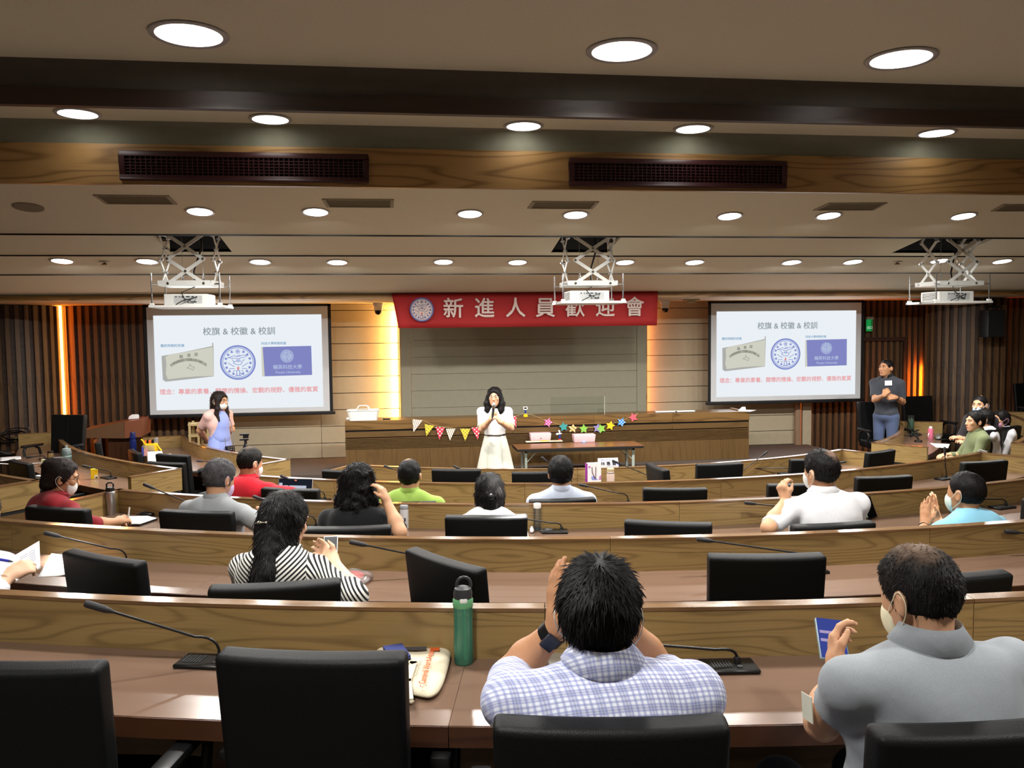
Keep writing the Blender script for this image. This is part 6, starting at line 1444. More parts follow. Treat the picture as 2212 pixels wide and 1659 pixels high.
    # ---------------- clothes
    if shirt is not None:
        g = Field(); I = .012 * s
        g.ell(ch + Z_ * .01 - Y_ * .012, v3(.172 * br, .122 * br, .19) * s, B, .05); tc_ = None if tuck is None else [(v3(0, 0, floor + tuck), -Z_)]; g.ell(bl, v3(.158 * br, .13 * br, .17) * s * (1 if tuck is None else .86), B, .06, clip=tc_)
        if tuck is None: g.ell(pel + Z_ * .03, v3(.165 * br, .135 * br, .10) * s, B, .06)
        if stand is None: g.cone(pel, bl, .14 * s * br, .13 * s * br, .05)
        for q in (-1, 1):
            g.cone(nb + X_ * q * .045 * s - Z_ * (.022 + neckline) - Y_ * .01, sh[q] + Z_ * .004, .046 * s, .058 * s, .04); g.ell(ch + X_ * q * .085 * s + Z_ * .055 - Y_ * .045, v3(.085, .065, .11) * s, B, .05)
            el, wr = A[q][0], A[q][1]
            if sleeve > 0:
                if sleeve <= 1: e = sh[q] + (el - sh[q]) * sleeve; g.cone(sh[q], e + (el - sh[q]) * .12, .058 * s, .056 * s, .035, clip=[(e, unit(el - sh[q]))])
                else: e = el + (wr - el) * (sleeve - 1); g.cone(sh[q], el, .06 * s, .05 * s, .035); g.cone(el, e + (wr - el) * .1, .05 * s, .042 * s, .03, clip=[(e, unit(wr - el))])
        so = emit(g, 'shirt', shirt, body, None, 1, folds * s, 7.0)
        if collar is not None:
            cb = MB(); n = 28; c0 = nb + Z_ * cup * s - loc; ring = []
            for i in range(n + 1):
                a = R(-62) + (R(360 - 56)) * i / n - PI / 2 + R(62 + 28) + PI * 0; 
                a = R(118) + R(304) * i / n                                    # open at the throat
                dv = X_ * math.cos(a) + Y_ * math.sin(a); dip = .03 * max(0, math.sin(a)) ** 2 + .0
                ring.append([cb._p(c0 + dv * r_ * s + Z_ * (z_ - dip) * s) for r_, z_ in ((.062, -.01), (.0605, collar_h + .004), (.0635, collar_h + .007), (.069, collar_h - .003), (.077 + .012 * abs(math.cos(a)), .002 + .02 * abs(math.cos(a))), (.073, -.004))])
            for i in range(n):
                for j in range(5): cb.face((ring[i][j], ring[i + 1][j], ring[i + 1][j + 1], ring[i][j + 1]))
            co = cb.build('collar', collar, so, smooth=True, auto=70)
    if skirt is not None: skirt(body, dict(pel=pel, B=B, X=X_, Y=Y_, loc=loc, floor=floor, hip=hip, kn=kn, an=an, ch=ch, bl=bl, nb=nb, sh=sh, emit=emit, s=s, A=A))
    if pants is not None:
        g = Field(); g.ell(pel - Z_ * .0, v3(.168 * br, .138 * br, .1) * s, B, .04)
        for q in (-1, 1): g.cone(hip[q], kn[q], .09 * s, .066 * s, .035); g.cone(kn[q], an[q], .065 * s, .052 * s, .03, clip=[(an[q] + v3(0, 0, .01), v3(0, 0, -1))])
        emit(g, 'trousers', pants, body, .014, 1)
    for q in (-1, 1):
        MB().at(Matrix.Translation(Vector(an[q] - loc + Y_ * .06 * s)) @ Matrix.Rotation(R(rz), 4, 'Z')).ell((0, 0, -.045), (.045 * s, .13 * s, .042 * s)).build('shoe', M_SHOE, body, smooth=True)
    # ---------------- hair
    g = Field()
    if callable(hair): flow = hair(g, hc, Rh, hs, dict(nb=nb, B=B, X=X_, Y=Y_, Z=Z_))
    else: short_hair(g, hc, Rh, hs, hthick); flow = None
    crn = hc + Rh @ (v3(.01, -.05, .115) * hs)
    if flow is None:
        def flow(p, nn): d = p - crn; d[:, 2] -= .06; return d
    if not isinstance(hair_m, bpy.types.Material): hair_m = hair_m(tuple(hc - loc), Rh)
    emit(g, 'hair', hair_m, body, min(h, .008), 1, .004, 30, (lambda P, F: blades(P, F, nblade, hairlen, flow, rng)) if nblade else None)
    # ---------------- face
    def HP(x, y, z): return Vector(hc - loc + Rh @ (v3(x, y, z) * hs))
    RM = Matrix(Rh.tolist()).to_4x4()
    if face:
        for q in (-1, 1):
            e = MB().at(Matrix.Translation(HP(q * .032, .0815, .006)) @ RM).ell((0, 0, 0), (.0125 * hs, .008 * hs, .0065 * hs)).build('eye', M_EYEW, body, smooth=True)
            MB().at(Matrix.Translation(HP(q * .032, .0875, .006)) @ RM).ell((0, 0, 0), (.006 * hs, .004 * hs, .006 * hs)).build('iris', M_EYE, e, smooth=True)
            MB().tube([HP(q * .016, .0965, .026), HP(q * .034, .0955, .032), HP(q * .05, .086, .027)], [.003 * hs, .004 * hs, .002 * hs], 6).build('eyebrow', hair_m, body, smooth=True)
        if mask is None: MB().at(Matrix.Translation(HP(0, .0985, -.066)) @ RM).ell((0, 0, 0), (.021 * hs, .006 * hs, .007 * hs)).build('lips', M_LIP, body, smooth=True)
    if mask is not None:
        g = Field(); g.ell(hc + Rh @ (v3(0, .03, -.052) * hs), v3(.0665, .077, .075) * hs, Rh, .01, clip=[(hc + Rh @ (v3(0, .035, 0) * hs), Rh @ unit(v3(0, -1, -.1))), (hc + Rh @ (v3(0, .1, -.012) * hs), Rh @ unit(v3(0, -.15, 1)))])
        mo_ = emit(g, 'face_mask', mask, body, min(h, .008), 1)
        for q in (-1, 1):
            MB().tube(cr([HP(q * .064, .045, -.03), HP(q * .083, .012, .0), HP(q * .094, -.018, .022), HP(q * .1, -.036, -.002), HP(q * .092, -.02, -.04), HP(q * .066, .035, -.085)]), .0012, 6).build('ear_loop', mask, mo_, smooth=True)
    if glasses is not None:
        b = MB()
        for q in (-1, 1):
            b.tube([HP(q * .034 + .025 * math.cos(a), .103 - .008 * abs(math.cos(a)), .002 + .017 * math.sin(a)) for a in [2 * PI * i / 16 for i in range(17)]], .0018, 6, cap=False)
            b.tube([HP(q * .059, .092, .006), HP(q * .085, .04, .01), HP(q * .09, -.02, .005)], .0018, 6)
        b.tube([HP(-.01, .106, .006), HP(0, .109, .008), HP(.01, .106, .006)], .0018, 6)
        b.build('glasses', glasses, body, smooth=True)
    PEOPLE[label] = dict(o=body, hc=hc, Rh=Rh, loc=loc, A=A, HP=HP, nb=nb, sh=sh, B=B, X=X_, Y=Y_, ch=ch, pel=pel)
    return body
def crown(x, y, floor, sit): return atZ(x, y, floor + sit)
def wpt(x, y, D): return np.array(atD(x, y, D))
# ---- hair styles -------------------------------------------------
def fclip(hc, Rh, s, y1=.078, z1=.085, y0=.035, z0=-.1):
    e = unit(v3(0, y0 - y1, z0 - z1)); n = v3(0, -e[2], e[1]); return [(hc + Rh @ (v3(0, y1, z1) * s), Rh @ n)]
def down(p, nn): d = np.zeros_like(p); d[:, 2] = -1; return d
def h_half(g, hc, Rh, s, fr):
    g.ell(hc + Rh @ (v3(0, -.018, .03) * s), v3(.09, .112, .108) * s, Rh, .02, clip=fclip(hc, Rh, s)); nb, X, Y, Z = fr['nb'], fr['X'], fr['Y'], fr['Z']
    a = hc + Rh @ (v3(0, -.06, -.03) * s); b = nb - Y * .115 - Z * .06 - X * .02; c = nb - Y * .2 - Z * .2 - X * .045; d = nb - Y * .235 - Z * .31 - X * .03
    g.cone(a, b, .078 * s, .068 * s, .03); g.cone(b, c, .062 * s, .055 * s, .03); g.cone(c, d, .052 * s, .03 * s, .02)
    for q in (-1, 1): g.cone(hc + Rh @ (v3(q * .07, -.005, -.0) * s), hc + Rh @ (v3(q * .07, -.02, -.15) * s), .03 * s, .028 * s, .02)
    return down
def h_curly(g, hc, Rh, s, fr):
    rg = np.random.default_rng(5); c = fclip(hc, Rh, s, .05, .1, .02, -.15)
    g.ell(hc + Rh @ (v3(0, -.02, .03) * s), v3(.1, .115, .112) * s, Rh, .03, clip=c); g.ell(hc + Rh @ (v3(0, -.035, -.07) * s), v3(.125, .1, .11) * s, Rh, .03, clip=c); g.ell(hc + Rh @ (v3(0, -.05, -.15) * s), v3(.13, .08, .09) * s, Rh, .03)
    for i in range(60):
        a, z = rg.uniform(0, 2 * PI), rg.uniform(-.22, .09); rr = (.1 if z > 0 else .12) * s
        p = hc + Rh @ (v3(rr * math.sin(a), -.03 - rr * .85 * abs(math.cos(a)), z) * 1.0); g.cone(p, p + v3(rg.uniform(-.02, .02), rg.uniform(-.015, .015), -.035), .014, .01, .008)
    return lambda p, nn: np.random.default_rng(2).normal(0, 1, p.shape) + np.array([0, 0, -.8])
def h_clip(g, hc, Rh, s, fr):
    g.ell(hc + Rh @ (v3(0, -.016, .028) * s), v3(.088, .108, .104) * s, Rh, .02, clip=fclip(hc, Rh, s)); g.cone(hc + Rh @ (v3(0, -.05, -.02) * s), hc + Rh @ (v3(0, -.055, -.165) * s), .078 * s, .05 * s, .03)
    for q in (-1, 1): g.cone(hc + Rh @ (v3(q * .055, -.02, -.02) * s), hc + Rh @ (v3(q * .05, -.035, -.17) * s), .04 * s, .022 * s, .02)
    return down
def h_bun(g, hc, Rh, s, fr):
    short_hair(g, hc, Rh, s, 1.12); g.ell(hc + Rh @ (v3(0, -.075, -.045) * s), v3(.07, .055, .06) * s, Rh, .03); g.ell(hc + Rh @ (v3(0, -.05, .075) * s), v3(.08, .085, .06) * s, Rh, .03)
def h_long(g, hc, Rh, s, fr):
    c = fclip(hc, Rh, s, .085, .08, .05, -.08); g.ell(hc + Rh @ (v3(0, -.014, .032) * s), v3(.09, .112, .106) * s, Rh, .02, clip=c); B, nb = fr['B'], fr['nb']; X, Y, Z = fr['X'], fr['Y'], fr['Z']
    g.cone(hc + Rh @ (v3(0, -.05, -.02) * s), nb - Y * .07 - Z * .1, .085 * s, .07 * s, .03); g.cone(nb - Y * .07 - Z * .1, nb - Y * .1 - Z * .2, .07 * s, .04, .03)
    for q in (-1, 1):
        p = [hc + Rh @ (v3(q * .078, .02, .02) * s), hc + Rh @ (v3(q * .085, .03, -.1) * s), nb + X * q * .085 + Y * .06 - Z * .03, nb + X * q * .075 + Y * .1 - Z * .13]
        for a, b, r1, r2 in ((p[0], p[1], .024, .028), (p[1], p[2], .028, .026), (p[2], p[3], .026, .014)): g.cone(a, b, r1, r2, .02)
    return down
def h_medium(g, hc, Rh, s, fr):
    c = fclip(hc, Rh, s, .082, .078, .04, -.1); g.ell(hc + Rh @ (v3(0, -.014, .03) * s), v3(.093, .114, .106) * s, Rh, .02, clip=c)
    for q in (-1, 1):
        p = [hc + Rh @ (v3(q * .078, .012, .01) * s), hc + Rh @ (v3(q * .098, .012, -.08) * s), hc + Rh @ (v3(q * .088, .02, -.16) * s), hc + Rh @ (v3(q * .075, .03, -.205) * s)]
        for a, b, r1, r2 in ((p[0], p[1], .028, .036), (p[1], p[2], .036, .036), (p[2], p[3], .034, .02)): g.cone(a, b, r1, r2, .02)
    g.cone(hc + Rh @ (v3(0, -.04, -.03) * s), hc + Rh @ (v3(0, -.04, -.18) * s), .085 * s, .07 * s, .03); return down
def bald(name, rgb, off, rad, amt, srgb_=(150, 116, 92)):
    def mk(hcl, Rh): p = np.array(hcl) + Rh @ v3(*off); return hair_mat(name, rgb, bald=(tuple(p), rad, amt), bald_rgb=srgb_)
    return mk
UP = v3(0, 0, 1)
C_PLAID = plaid_mat(); C_GREY = cloth('grey_polo', (150, 156, 162)); C_STRIPE = stripe_mat(); C_WHITE = cloth('white_shirt', (226, 226, 230), .85, .6); C_MAROON = cloth('maroon_blouse', (134, 24, 34)); C_GREY2 = cloth('light_grey_polo', (158, 162, 166)); C_BLACK = cloth('black_tee', (18, 19, 22)); C_LBLUE = cloth('sky_polo', (140, 202, 230)); C_RED = cloth('red_polo', (190, 22, 40)); C_GREEN = cloth('lime_shirt', (156, 190, 88)); C_PALE = cloth('pale_blue_shirt', (196, 206, 226)); C_OLIVE = cloth('olive_shirt', (104, 112, 78)); C_CHAR = cloth('charcoal_polo', (62, 66, 74)); C_PINK = cloth('pink_cardigan', (226, 186, 178)); C_BLUE = cloth('blue_dress', (148, 164, 226)); C_CREAM = cloth('cream_skirt', (214, 216, 204), .9, .15); C_WBL = cloth('white_blouse', (232, 232, 232), .8, .3)

# ---- row 1 -------------------------------------------------------
person('man in blue checked shirt from behind, taking a photo with raised arms', crown(1297, 1202, FLOOR[1], 1.29), FLOOR[1], rz=-6, sit=1.29, lean=-4, hyaw=-15, hpitch=6, sw=.192, br=1.12, s=1.03, hsc=.94, h=.0075,
       arms={'L': (wpt(1104, 1456, 2.04), wpt(1200, 1362, 1.98), v3(-.03, .1, 1), v3(1, .3, 0), .13), 'R': (wpt(1442, 1465, 1.98), wpt(1380, 1392, 2.02), v3(-.1, .2, 1), v3(-1, .3, 0), .4)},
       shirt=C_PLAID, collar=C_PLAID, sleeve=.8, hair_m=H_BLACK, nblade=14000, hthick=1.08, hairlen=.03, mask=M_MASK, seed=11, folds=.013, skin_m=SK2, collar_h=.05, shz=.05, cup=.016, neckline=.008)
Q = PEOPLE['man in blue checked shirt from behind, taking a photo with raised arms']
el, wr = Q['A'][-1][0], Q['A'][-1][1]; ax_ = unit(wr - el); c = wr - ax_ * .025 - Q['loc']; q = Vector(ax_).to_track_quat('Z', 'Y').to_matrix().to_4x4()
wa = MB().at(Matrix.Translation(Vector(c)) @ q).lathe([(.0295, -.014), (.0335, -.013), (.0335, .013), (.0295, .014)], 20).build('wristwatch', M_PLAST, Q['o'], smooth=True)
MB().at(Matrix.Translation(Vector(c)) @ q @ Matrix.Rotation(R(200), 4, 'Z')).box(.03, .042, -.017, .017, -.02, .02).build('watch_case', plain('watch_blue', (30, 36, 48), .3), wa, bevel=.004)

person('man in grey polo from behind, thinning crown, looking down at his phone', crown(1960, 1172, FLOOR[1], 1.29), FLOOR[1], rz=4, sit=1.29, lean=0, hyaw=18, hpitch=16, sw=.205, br=1.18, s=1.02, hsc=.9, h=.0075,
       arms={'L': (wpt(1780, 1556, 1.98), wpt(1810, 1450, 2.15), v3(.15, .6, .8), v3(.9, -.2, .2), .55), 'R': (wpt(2230, 1600, 1.9), wpt(2140, 1530, 2.1), v3(-.5, .8, .1), v3(-.3, 0, -1), .4)},
       shirt=C_GREY, collar=C_GREY, sleeve=.42, hair_m=bald('hair_thin', (22, 19, 18), (0.0, -.03, .13), .085, .75, (128, 104, 86)), nblade=9000, hairlen=.012, hthick=1.01, mask=M_MASKY, seed=12, folds=.014, collar_h=.05, shz=.058, cup=.014, neckline=.014)
Q = PEOPLE['man in grey polo from behind, thinning crown, looking down at his phone']
pc = Vector(Q['A'][-1][1]) + Vector((.03, .085, .05)); t = thing('smartphone', 'smartphone with lit blue screen held by the man in the grey polo', 'phone', pc)
pm = Matrix.Rotation(R(-12), 4, 'Z') @ Matrix.Rotation(R(-64), 4, 'X') @ Matrix.Rotation(R(8), 4, 'Y')
MB().at(pm).box(-.038, .038, 0, .01, -.07, .08).build('case', plain('phone_case', (150, 170, 172), .35), t, bevel=.007); sc_ = MB().at(pm).box(-.034, .034, -.001, 0, -.066, .076).build('display', glow('phone_blue', (70, 84, 170), .7), t); MB().at(pm).box(-.03, .03, -.0015, -.001, .02, .03).box(-.03, .01, -.0015, -.001, -.01, .0).build('text_bars', glow('phone_pink', (190, 170, 214), .8), sc_)
MB().at(Matrix.Translation(Vector(Q['sh'][-1] + (Q['A'][-1][0] - Q['sh'][-1]) * .6 - Q['loc']) + Vector((-.05, .02, .0))) @ Matrix.Rotation(R(-8), 4, 'X')).box(-.002, .0, -.025, .025, -.03, .03).build('name_badge', plain('badge', (206, 206, 190), .7), Q['o'])

# ---- row 2 -------------------------------------------------------
person('woman in black and white striped blouse with long black hair', crown(625, 1063, FLOOR[2], 1.24), FLOOR[2], rz=-14, sit=1.24, lean=16, hyaw=-28, hpitch=14, sw=.172, br=.98, s=.97, h=.009,
       arms={'R': (wpt(768, 1288, 3.3), wpt(722, 1218, 3.5), v3(-.5, .7, .4), v3(-.6, -.3, .5), .5), 'L': None}, shirt=C_STRIPE, collar=C_STRIPE, sleeve=1.25, hair=h_half, hair_m=H_BLACK, nblade=5000, hairlen=.035, seed=21, skin_m=SK3, face=True)
Q = PEOPLE['woman in black and white striped blouse with long black hair']
MB().tube([Q['HP'](-.05, -.118, -.02), Q['HP'](-.01, -.136, -.012), Q['HP'](.035, -.128, -.006)], [.005, .007, .006], 8).build('hair_clip', plain('clip_ivory', (214, 206, 186), .4), Q['o'], smooth=True)
t = thing('smartphone', 'small white phone in the hand of the striped woman', 'phone', Vector(Q['A'][1][1]) + Vector((-.02, .06, .05))); MB().at(Matrix.Rotation(R(-40), 4, 'X')).box(-.03, .03, 0, .008, -.05, .06).build('body', M_WHITE, t, bevel=.003); MB().at(Matrix.Rotation(R(-40), 4, 'X')).box(-.027, .027, -.001, 0, -.046, .056).build('display', M_DGREY, t)
nt_ = MB().box(-.04, .04, 0, .002, -.06, .06).build('name_badge', plain('badge_grey', (170, 176, 184), .6), Q['o'], loc=Vector(Q['sh'][-1] - Q['loc']) + Vector((-.05, .03, -.14)), rot=(R(4), 0, R(60)))
person('person in white cut by the left picture edge, holding printed pages', crown(-34, 1055, FLOOR[2], 1.25), FLOOR[2], rz=-22, sit=1.25, lean=14, hyaw=-10, hpitch=18, sw=.18, h=.009,
       arms={'R': (wpt(-40, 1310, 3.35), wpt(12, 1252, 3.5), v3(.6, .6, .35), v3(-.5, .2, -.8), .55), 'L': (wpt(-120, 1300, 3.4), wpt(-30, 1225, 3.62), v3(.8, .3, .2), v3(.2, -.3, -.9), .5)}, shirt=C_WHITE, collar=C_WHITE, sleeve=1.72, hair_m=H_SOFT, seed=22, skin_m=SK3)
a = [atD(35, 1255, 3.5), atD(88, 1228, 3.72), atD(85, 1168, 3.8), atD(22, 1205, 3.6)]; c0 = sum(a, Vector()) / 4; t = thing('printed_page', 'printed page held up by the person at the left picture edge', 'paper', c0)
b = MB(); n = 8; G = [[b._p(a[0].lerp(a[1], i / n).lerp(a[3].lerp(a[2], i / n), j / n) - c0 + Vector((0, .03 * math.sin(PI * i / n), 0))) for j in range(n + 1)] for i in range(n + 1)]
for i in range(n):
    for j in range(n): b.face((G[i][j], G[i + 1][j], G[i + 1][j + 1], G[i][j + 1]))
pg_ = b.build('sheet', M_PAPER, t, smooth=True); so = pg_.modifiers.new('t', 'SOLIDIFY'); so.thickness = .002
b = MB(); mi = plain('print_faint', (150, 152, 164), .8)
for j in range(9):
    for i in (1, 4):
        if (i, j) in ((4, 2), (1, 6)): continue
        u0, u1, v = .12 + .1 * i * .95, .12 + .1 * i * .95 + .26, .16 + j * .075; P_ = [a[0].lerp(a[1], u).lerp(a[3].lerp(a[2], u), vv) - c0 + Vector((0, .03 * math.sin(PI * u) - .003, .001)) for u, vv in ((u0, v), (u1, v), (u1, v + .03), (u0, v + .03))]; b.face([b._p(p) for p in P_])
tag(b.build('print', mi, t), kind='stuff')
q0 = atD(0, 1208, 3.46); t = thing('pen', 'blue pen in the hand of the person at the left picture edge', 'pen', q0); MB().tube([(-.06, 0, .012), (.03, .01, -.012)], .006, 8).build('barrel', plain('pen_blue', (44, 50, 170), .4), t, smooth=True); MB().tube([(.03, .01, -.012), (.045, .012, -.016)], [.006, .002], 8).build('tip', M_DGREY, t, smooth=True)

# ---- row 3 -------------------------------------------------------
person('woman in maroon blouse with glasses and mask writing in a notebook', crown(140, 992, FLOOR[3], 1.24), FLOOR[3], rz=-40, sit=1.24, lean=14, hyaw=-30, hpitch=12, sw=.17, s=.96, h=.009, arms={'R': (wpt(214, 1142, 5.15), wpt(250, 1128, 5.35), v3(.55, .75, .1), v3(-.4, .3, -.8), .6), 'L': (wpt(170, 1145, 5.6), wpt(236, 1128, 5.5), v3(.8, .3, .05), v3(0, 0, -1), .4)}, shirt=C_MAROON, collar=C_MAROON, sleeve=1.45, hair=h_bun, hair_m=H_SOFT, nblade=2500, hairlen=.02, mask=M_MASK, glasses=M_GLASS, face=True, seed=31, skin_m=SK2)
Q = PEOPLE['woman in maroon blouse with glasses and mask writing in a notebook']; w_ = Vector(Q['A'][1][1]) + Vector((.05, .06, .01)); t = thing('pen', 'white pen in the writing hand of the woman in maroon', 'pen', w_); MB().tube([(.0, 0, -.03), (.012, .01, .07)], .0055, 8).build('barrel', M_WHITE, t, smooth=True); MB().tube([(-.003, 0, -.045), (0, 0, -.03)], [.001, .005], 8).build('tip', M_DGREY, t, smooth=True)
person('grey-haired man in a light grey polo with mask loops, bent over the desk', crown(484, 990, FLOOR[3], 1.28), FLOOR[3], rz=-26, sit=1.28, lean=2, hyaw=-14, hpitch=18, sw=.195, br=1.1, h=.009, arms={'R': (wpt(580, 1138, 4.8), wpt(568, 1114, 5.0), v3(.1, .9, .2), v3(-.6, 0, -.6), .5), 'L': None}, shirt=C_GREY2, collar=C_GREY2, sleeve=.85, hair_m=H_GREY, nblade=3500, hairlen=.018, hthick=1.04, mask=plain('mask_lilac', (206, 180, 214), .8), seed=32, skin_m=SK)
person('woman with long curly black hair in a black top, hand at her cheek', crown(775, 1003, FLOOR[3], 1.27), FLOOR[3], rz=-8, sit=1.27, lean=10, hyaw=-8, hpitch=6, sw=.178, s=.98, h=.009, arms={'R': (wpt(860, 1145, 4.75), wpt(836, 1085, 4.85), v3(-.35, .15, 1), v3(-.8, .3, 0), .45), 'L': None}, shirt=C_BLACK, sleeve=.85, hair=h_curly, hair_m=H_BLACK, nblade=6000, hairlen=.032, seed=33, neckline=.01)
person('woman in a white top with black hair held by a round clip', crown(1057, 1020, FLOOR[3], 1.20), FLOOR[3], rz=-6, sit=1.20, lean=6, hyaw=4, sw=.168, s=.97, h=.009, shirt=C_WBL, sleeve=.8, hair=h_clip, hair_m=H_BLACK, nblade=3000, hairlen=.03, seed=34, skin_m=SK3, neckline=.012)
Q = PEOPLE['woman in a white top with black hair held by a round clip']; MB().ell(Q['HP'](.0, -.128, .0), (.02, .012, .02)).build('hair_clip', M_PLAST, Q['o'], smooth=True)
person('man in a white shirt with thinning hair, hand at his cheek', crown(1771, 968, FLOOR[3], 1.36), FLOOR[3], rz=9, sit=1.36, lean=3, hyaw=14, hpitch=-2, hroll=-8, sw=.222, br=1.22, s=1.04, h=.009, arms={'L': (wpt(1660, 1140, 4.55), wpt(1722, 1046, 4.85), v3(-.3, .1, .95), v3(.9, .3, 0), .75), 'R': None}, shirt=C_WHITE, collar=C_WHITE, sleeve=.92, hair_m=bald('hair_patch', (16, 14, 14), (.02, -.07, .1), .05, .85, (142, 116, 100)), nblade=3500, hairlen=.02, mask=M_MASK, seed=35)
person('man in a light blue polo clapping, mask at his cheek', crown(2087, 1016, FLOOR[3], 1.24), FLOOR[3], rz=10, sit=1.24, lean=6, hyaw=16, sw=.19, br=1.05, h=.009, arms={'L': (wpt(1990, 1165, 4.55), wpt(2010, 1125, 4.8), v3(.05, .15, 1), v3(1, .1, 0), .06), 'R': (wpt(2085, 1165, 4.75), wpt(2024, 1125, 4.88), v3(-.05, .15, 1), v3(-1, .1, 0), .06)}, shirt=C_LBLUE, collar=C_LBLUE, sleeve=.7, hair_m=H_BLACK, nblade=3000, hairlen=.012, mask=plain('mask_mint', (214, 232, 224), .8), seed=36, skin_m=SK2)
Q = PEOPLE['man in a light blue polo clapping, mask at his cheek']; wr, el = Q['A'][-1][1], Q['A'][-1][0]; q = Vector(unit(wr - el)).to_track_quat('Z', 'Y').to_matrix().to_4x4()
MB().at(Matrix.Translation(Vector(wr - unit(wr - el) * .02 - Q['loc'])) @ q).lathe([(.029, -.01), (.034, -.009), (.034, .009), (.029, .01)], 18).build('wristwatch', M_PLAST, Q['o'], smooth=True)

# ---- row 4 -------------------------------------------------------
person('man in a red polo working at the open laptop', crown(546, 964, FLOOR[4], 1.30), FLOOR[4], rz=-26, sit=1.30, lean=12, hyaw=-24, hpitch=12, sw=.19, h=.01, arms={'R': (wpt(646, 1072, 6.2), wpt(622, 1066, 6.45), v3(-.1, 1, .0), v3(0, 0, -1), .3), 'L': None}, shirt=C_RED, collar=C_RED, sleeve=.9, hair_m=bald('hair_crown', (22, 20, 19), (0, -.05, .12), .05, .4, (120, 100, 84)), nblade=2000, seed=41, mask=M_MASK)
person('man in a lime green shirt seen from behind', crown(884, 989, FLOOR[4], 1.28), FLOOR[4], rz=-12, sit=1.28, lean=-2, hyaw=-6, sw=.195, br=1.08, h=.01, shirt=C_GREEN, collar=C_GREEN, sleeve=.7, hair_m=bald('hair_crown2', (16, 15, 15), (0, -.03, .13), .04, .5, (120, 96, 80)), nblade=2000, hairlen=.012, seed=42)
person('man in a pale blue shirt with full black hair seen from behind', crown(1211, 984, FLOOR[4], 1.28), FLOOR[4], rz=-4, sit=1.28, lean=-4, hyaw=-8, sw=.19, h=.01, shirt=C_PALE, collar=C_PALE, sleeve=.7, hair_m=H_BLACK, nblade=3000, hairlen=.022, hthick=1.08, seed=43)

# ---- right side desk ---------------------------------------------
person('man in an olive shirt sitting in profile at the right side desk', crown(2108, 887, FLOOR[5], 1.30), FLOOR[5], rz=72, sit=1.30, lean=-4, hyaw=12, sw=.19, br=1.05, h=.01, hhead=.0085, shirt=C_OLIVE, collar=C_OLIVE, sleeve=1.7, pants=T_BLUE, hair_m=H_BLACK, nblade=2000, hairlen=.03, hthick=1.08, face=True, seed=51)
Q = PEOPLE['man in an olive shirt sitting in profile at the right side desk']; MB().box(-.05, .05, -.002, .002, -.035, .035).build('name_sticker', M_PAPER, Q['o'], loc=Vector(Q['sh'][-1] + (Q['A'][-1][0] - Q['sh'][-1]) * .55 - Q['loc']) + Vector((-.01, -.068, .0)), rot=(R(20), R(12), R(-8)))
person('person in white with clasped hands behind the man in olive', crown(2132, 884, FLOOR[5], 1.31) + Vector((.36, .52, -.05)), FLOOR[5], rz=66, sit=1.26, lean=6, hyaw=0, sw=.18, h=.012, arms={'L': (wpt(2095, 965, 10.75), wpt(2076, 948, 10.6), v3(-.9, .2, .3), v3(0, .3, -1), .5), 'R': (wpt(2105, 965, 10.9), wpt(2080, 945, 10.75), v3(-.9, -.1, .3), v3(0, -.3, -1), .5)}, shirt=C_WHITE, sleeve=1.2, hair_m=H_BLACK, nblade=1500, hairlen=.025, hthick=1.08, seed=52)
person('woman in a pink face mask with short black hair at the right side', crown(2165, 888, FLOOR[5], 1.22) + Vector((.1, .15, 0)), FLOOR[5], rz=80, sit=1.22, lean=2, hyaw=12, hpitch=4, sw=.165, s=.95, h=.011, hhead=.0085, shirt=C_WHITE, sleeve=1.2, hair=h_clip, hair_m=H_BLACK, nblade=1500, mask=M_MASKP, face=True, seed=53)
person('man in a pale blue face mask at the back of the right side desk', crown(2117, 853, FLOOR[4], 1.30), FLOOR[4] - .06, rz=112, sit=1.30, lean=2, hyaw=8, sw=.155, br=.85, h=.011, hhead=.0085, shirt=cloth('dark_shirt', (40, 38, 40)), sleeve=1.2, hair_m=H_BLACK, nblade=1500, mask=M_MASKB, face=True, seed=54)

# ---- standing ----------------------------------------------------
def flare(body, d, y_top, y_hem, rt_, rh, dp, m, nm, pleats=0, sc_=(1, .75)):
    b = MB(); n = 64; rows_ = 10; P_ = []
    for j in range(rows_ + 1):
        v = j / rows_; z = y_top + (y_hem - y_top) * v; r_ = rt_ + (rh - rt_) * v ** .85; ring = []
        for i in range(n):
            a = 2 * PI * i / n; rr = r_ * (1 + dp * .4 * v * math.cos(pleats * a) - sum(.13 * min(1, v * 3) * math.exp(-((a - c_) / .05) ** 2) for c_ in (R(62), R(118)))) if pleats else r_ * (1 + .02 * v * math.sin(7 * a + 1))
            ring.append(b._p(d['pel'] - d['loc'] + d['X'] * rr * sc_[0] * math.cos(a) + d['Y'] * rr * sc_[1] * math.sin(a) + v3(0, 0, z - (d['pel'] - d['loc'])[2])))
        P_.append(ring)
    for j in range(rows_):
        for i in range(n): k_ = (i + 1) % n; b.face((P_[j][i], P_[j + 1][i], P_[j + 1][k_], P_[j][k_]))
    b.face(P_[0]); o = b.build(nm, m, body, smooth=True, auto=60); so = o.modifiers.new('t', 'SOLIDIFY'); so.thickness = .004; return o
def sk_speaker(body, d):
    o = flare(body, d, 1.02, .52, .128, .245, .03, C_CREAM, 'skirt', 8, (1, .72))
    flare(body, d, 1.035, 1.015, .132, .132, 0, M_PLAST, 'belt')
def stand_top(x, y, hgt, fl_=PIT): return atZ(x, y, fl_ + hgt)
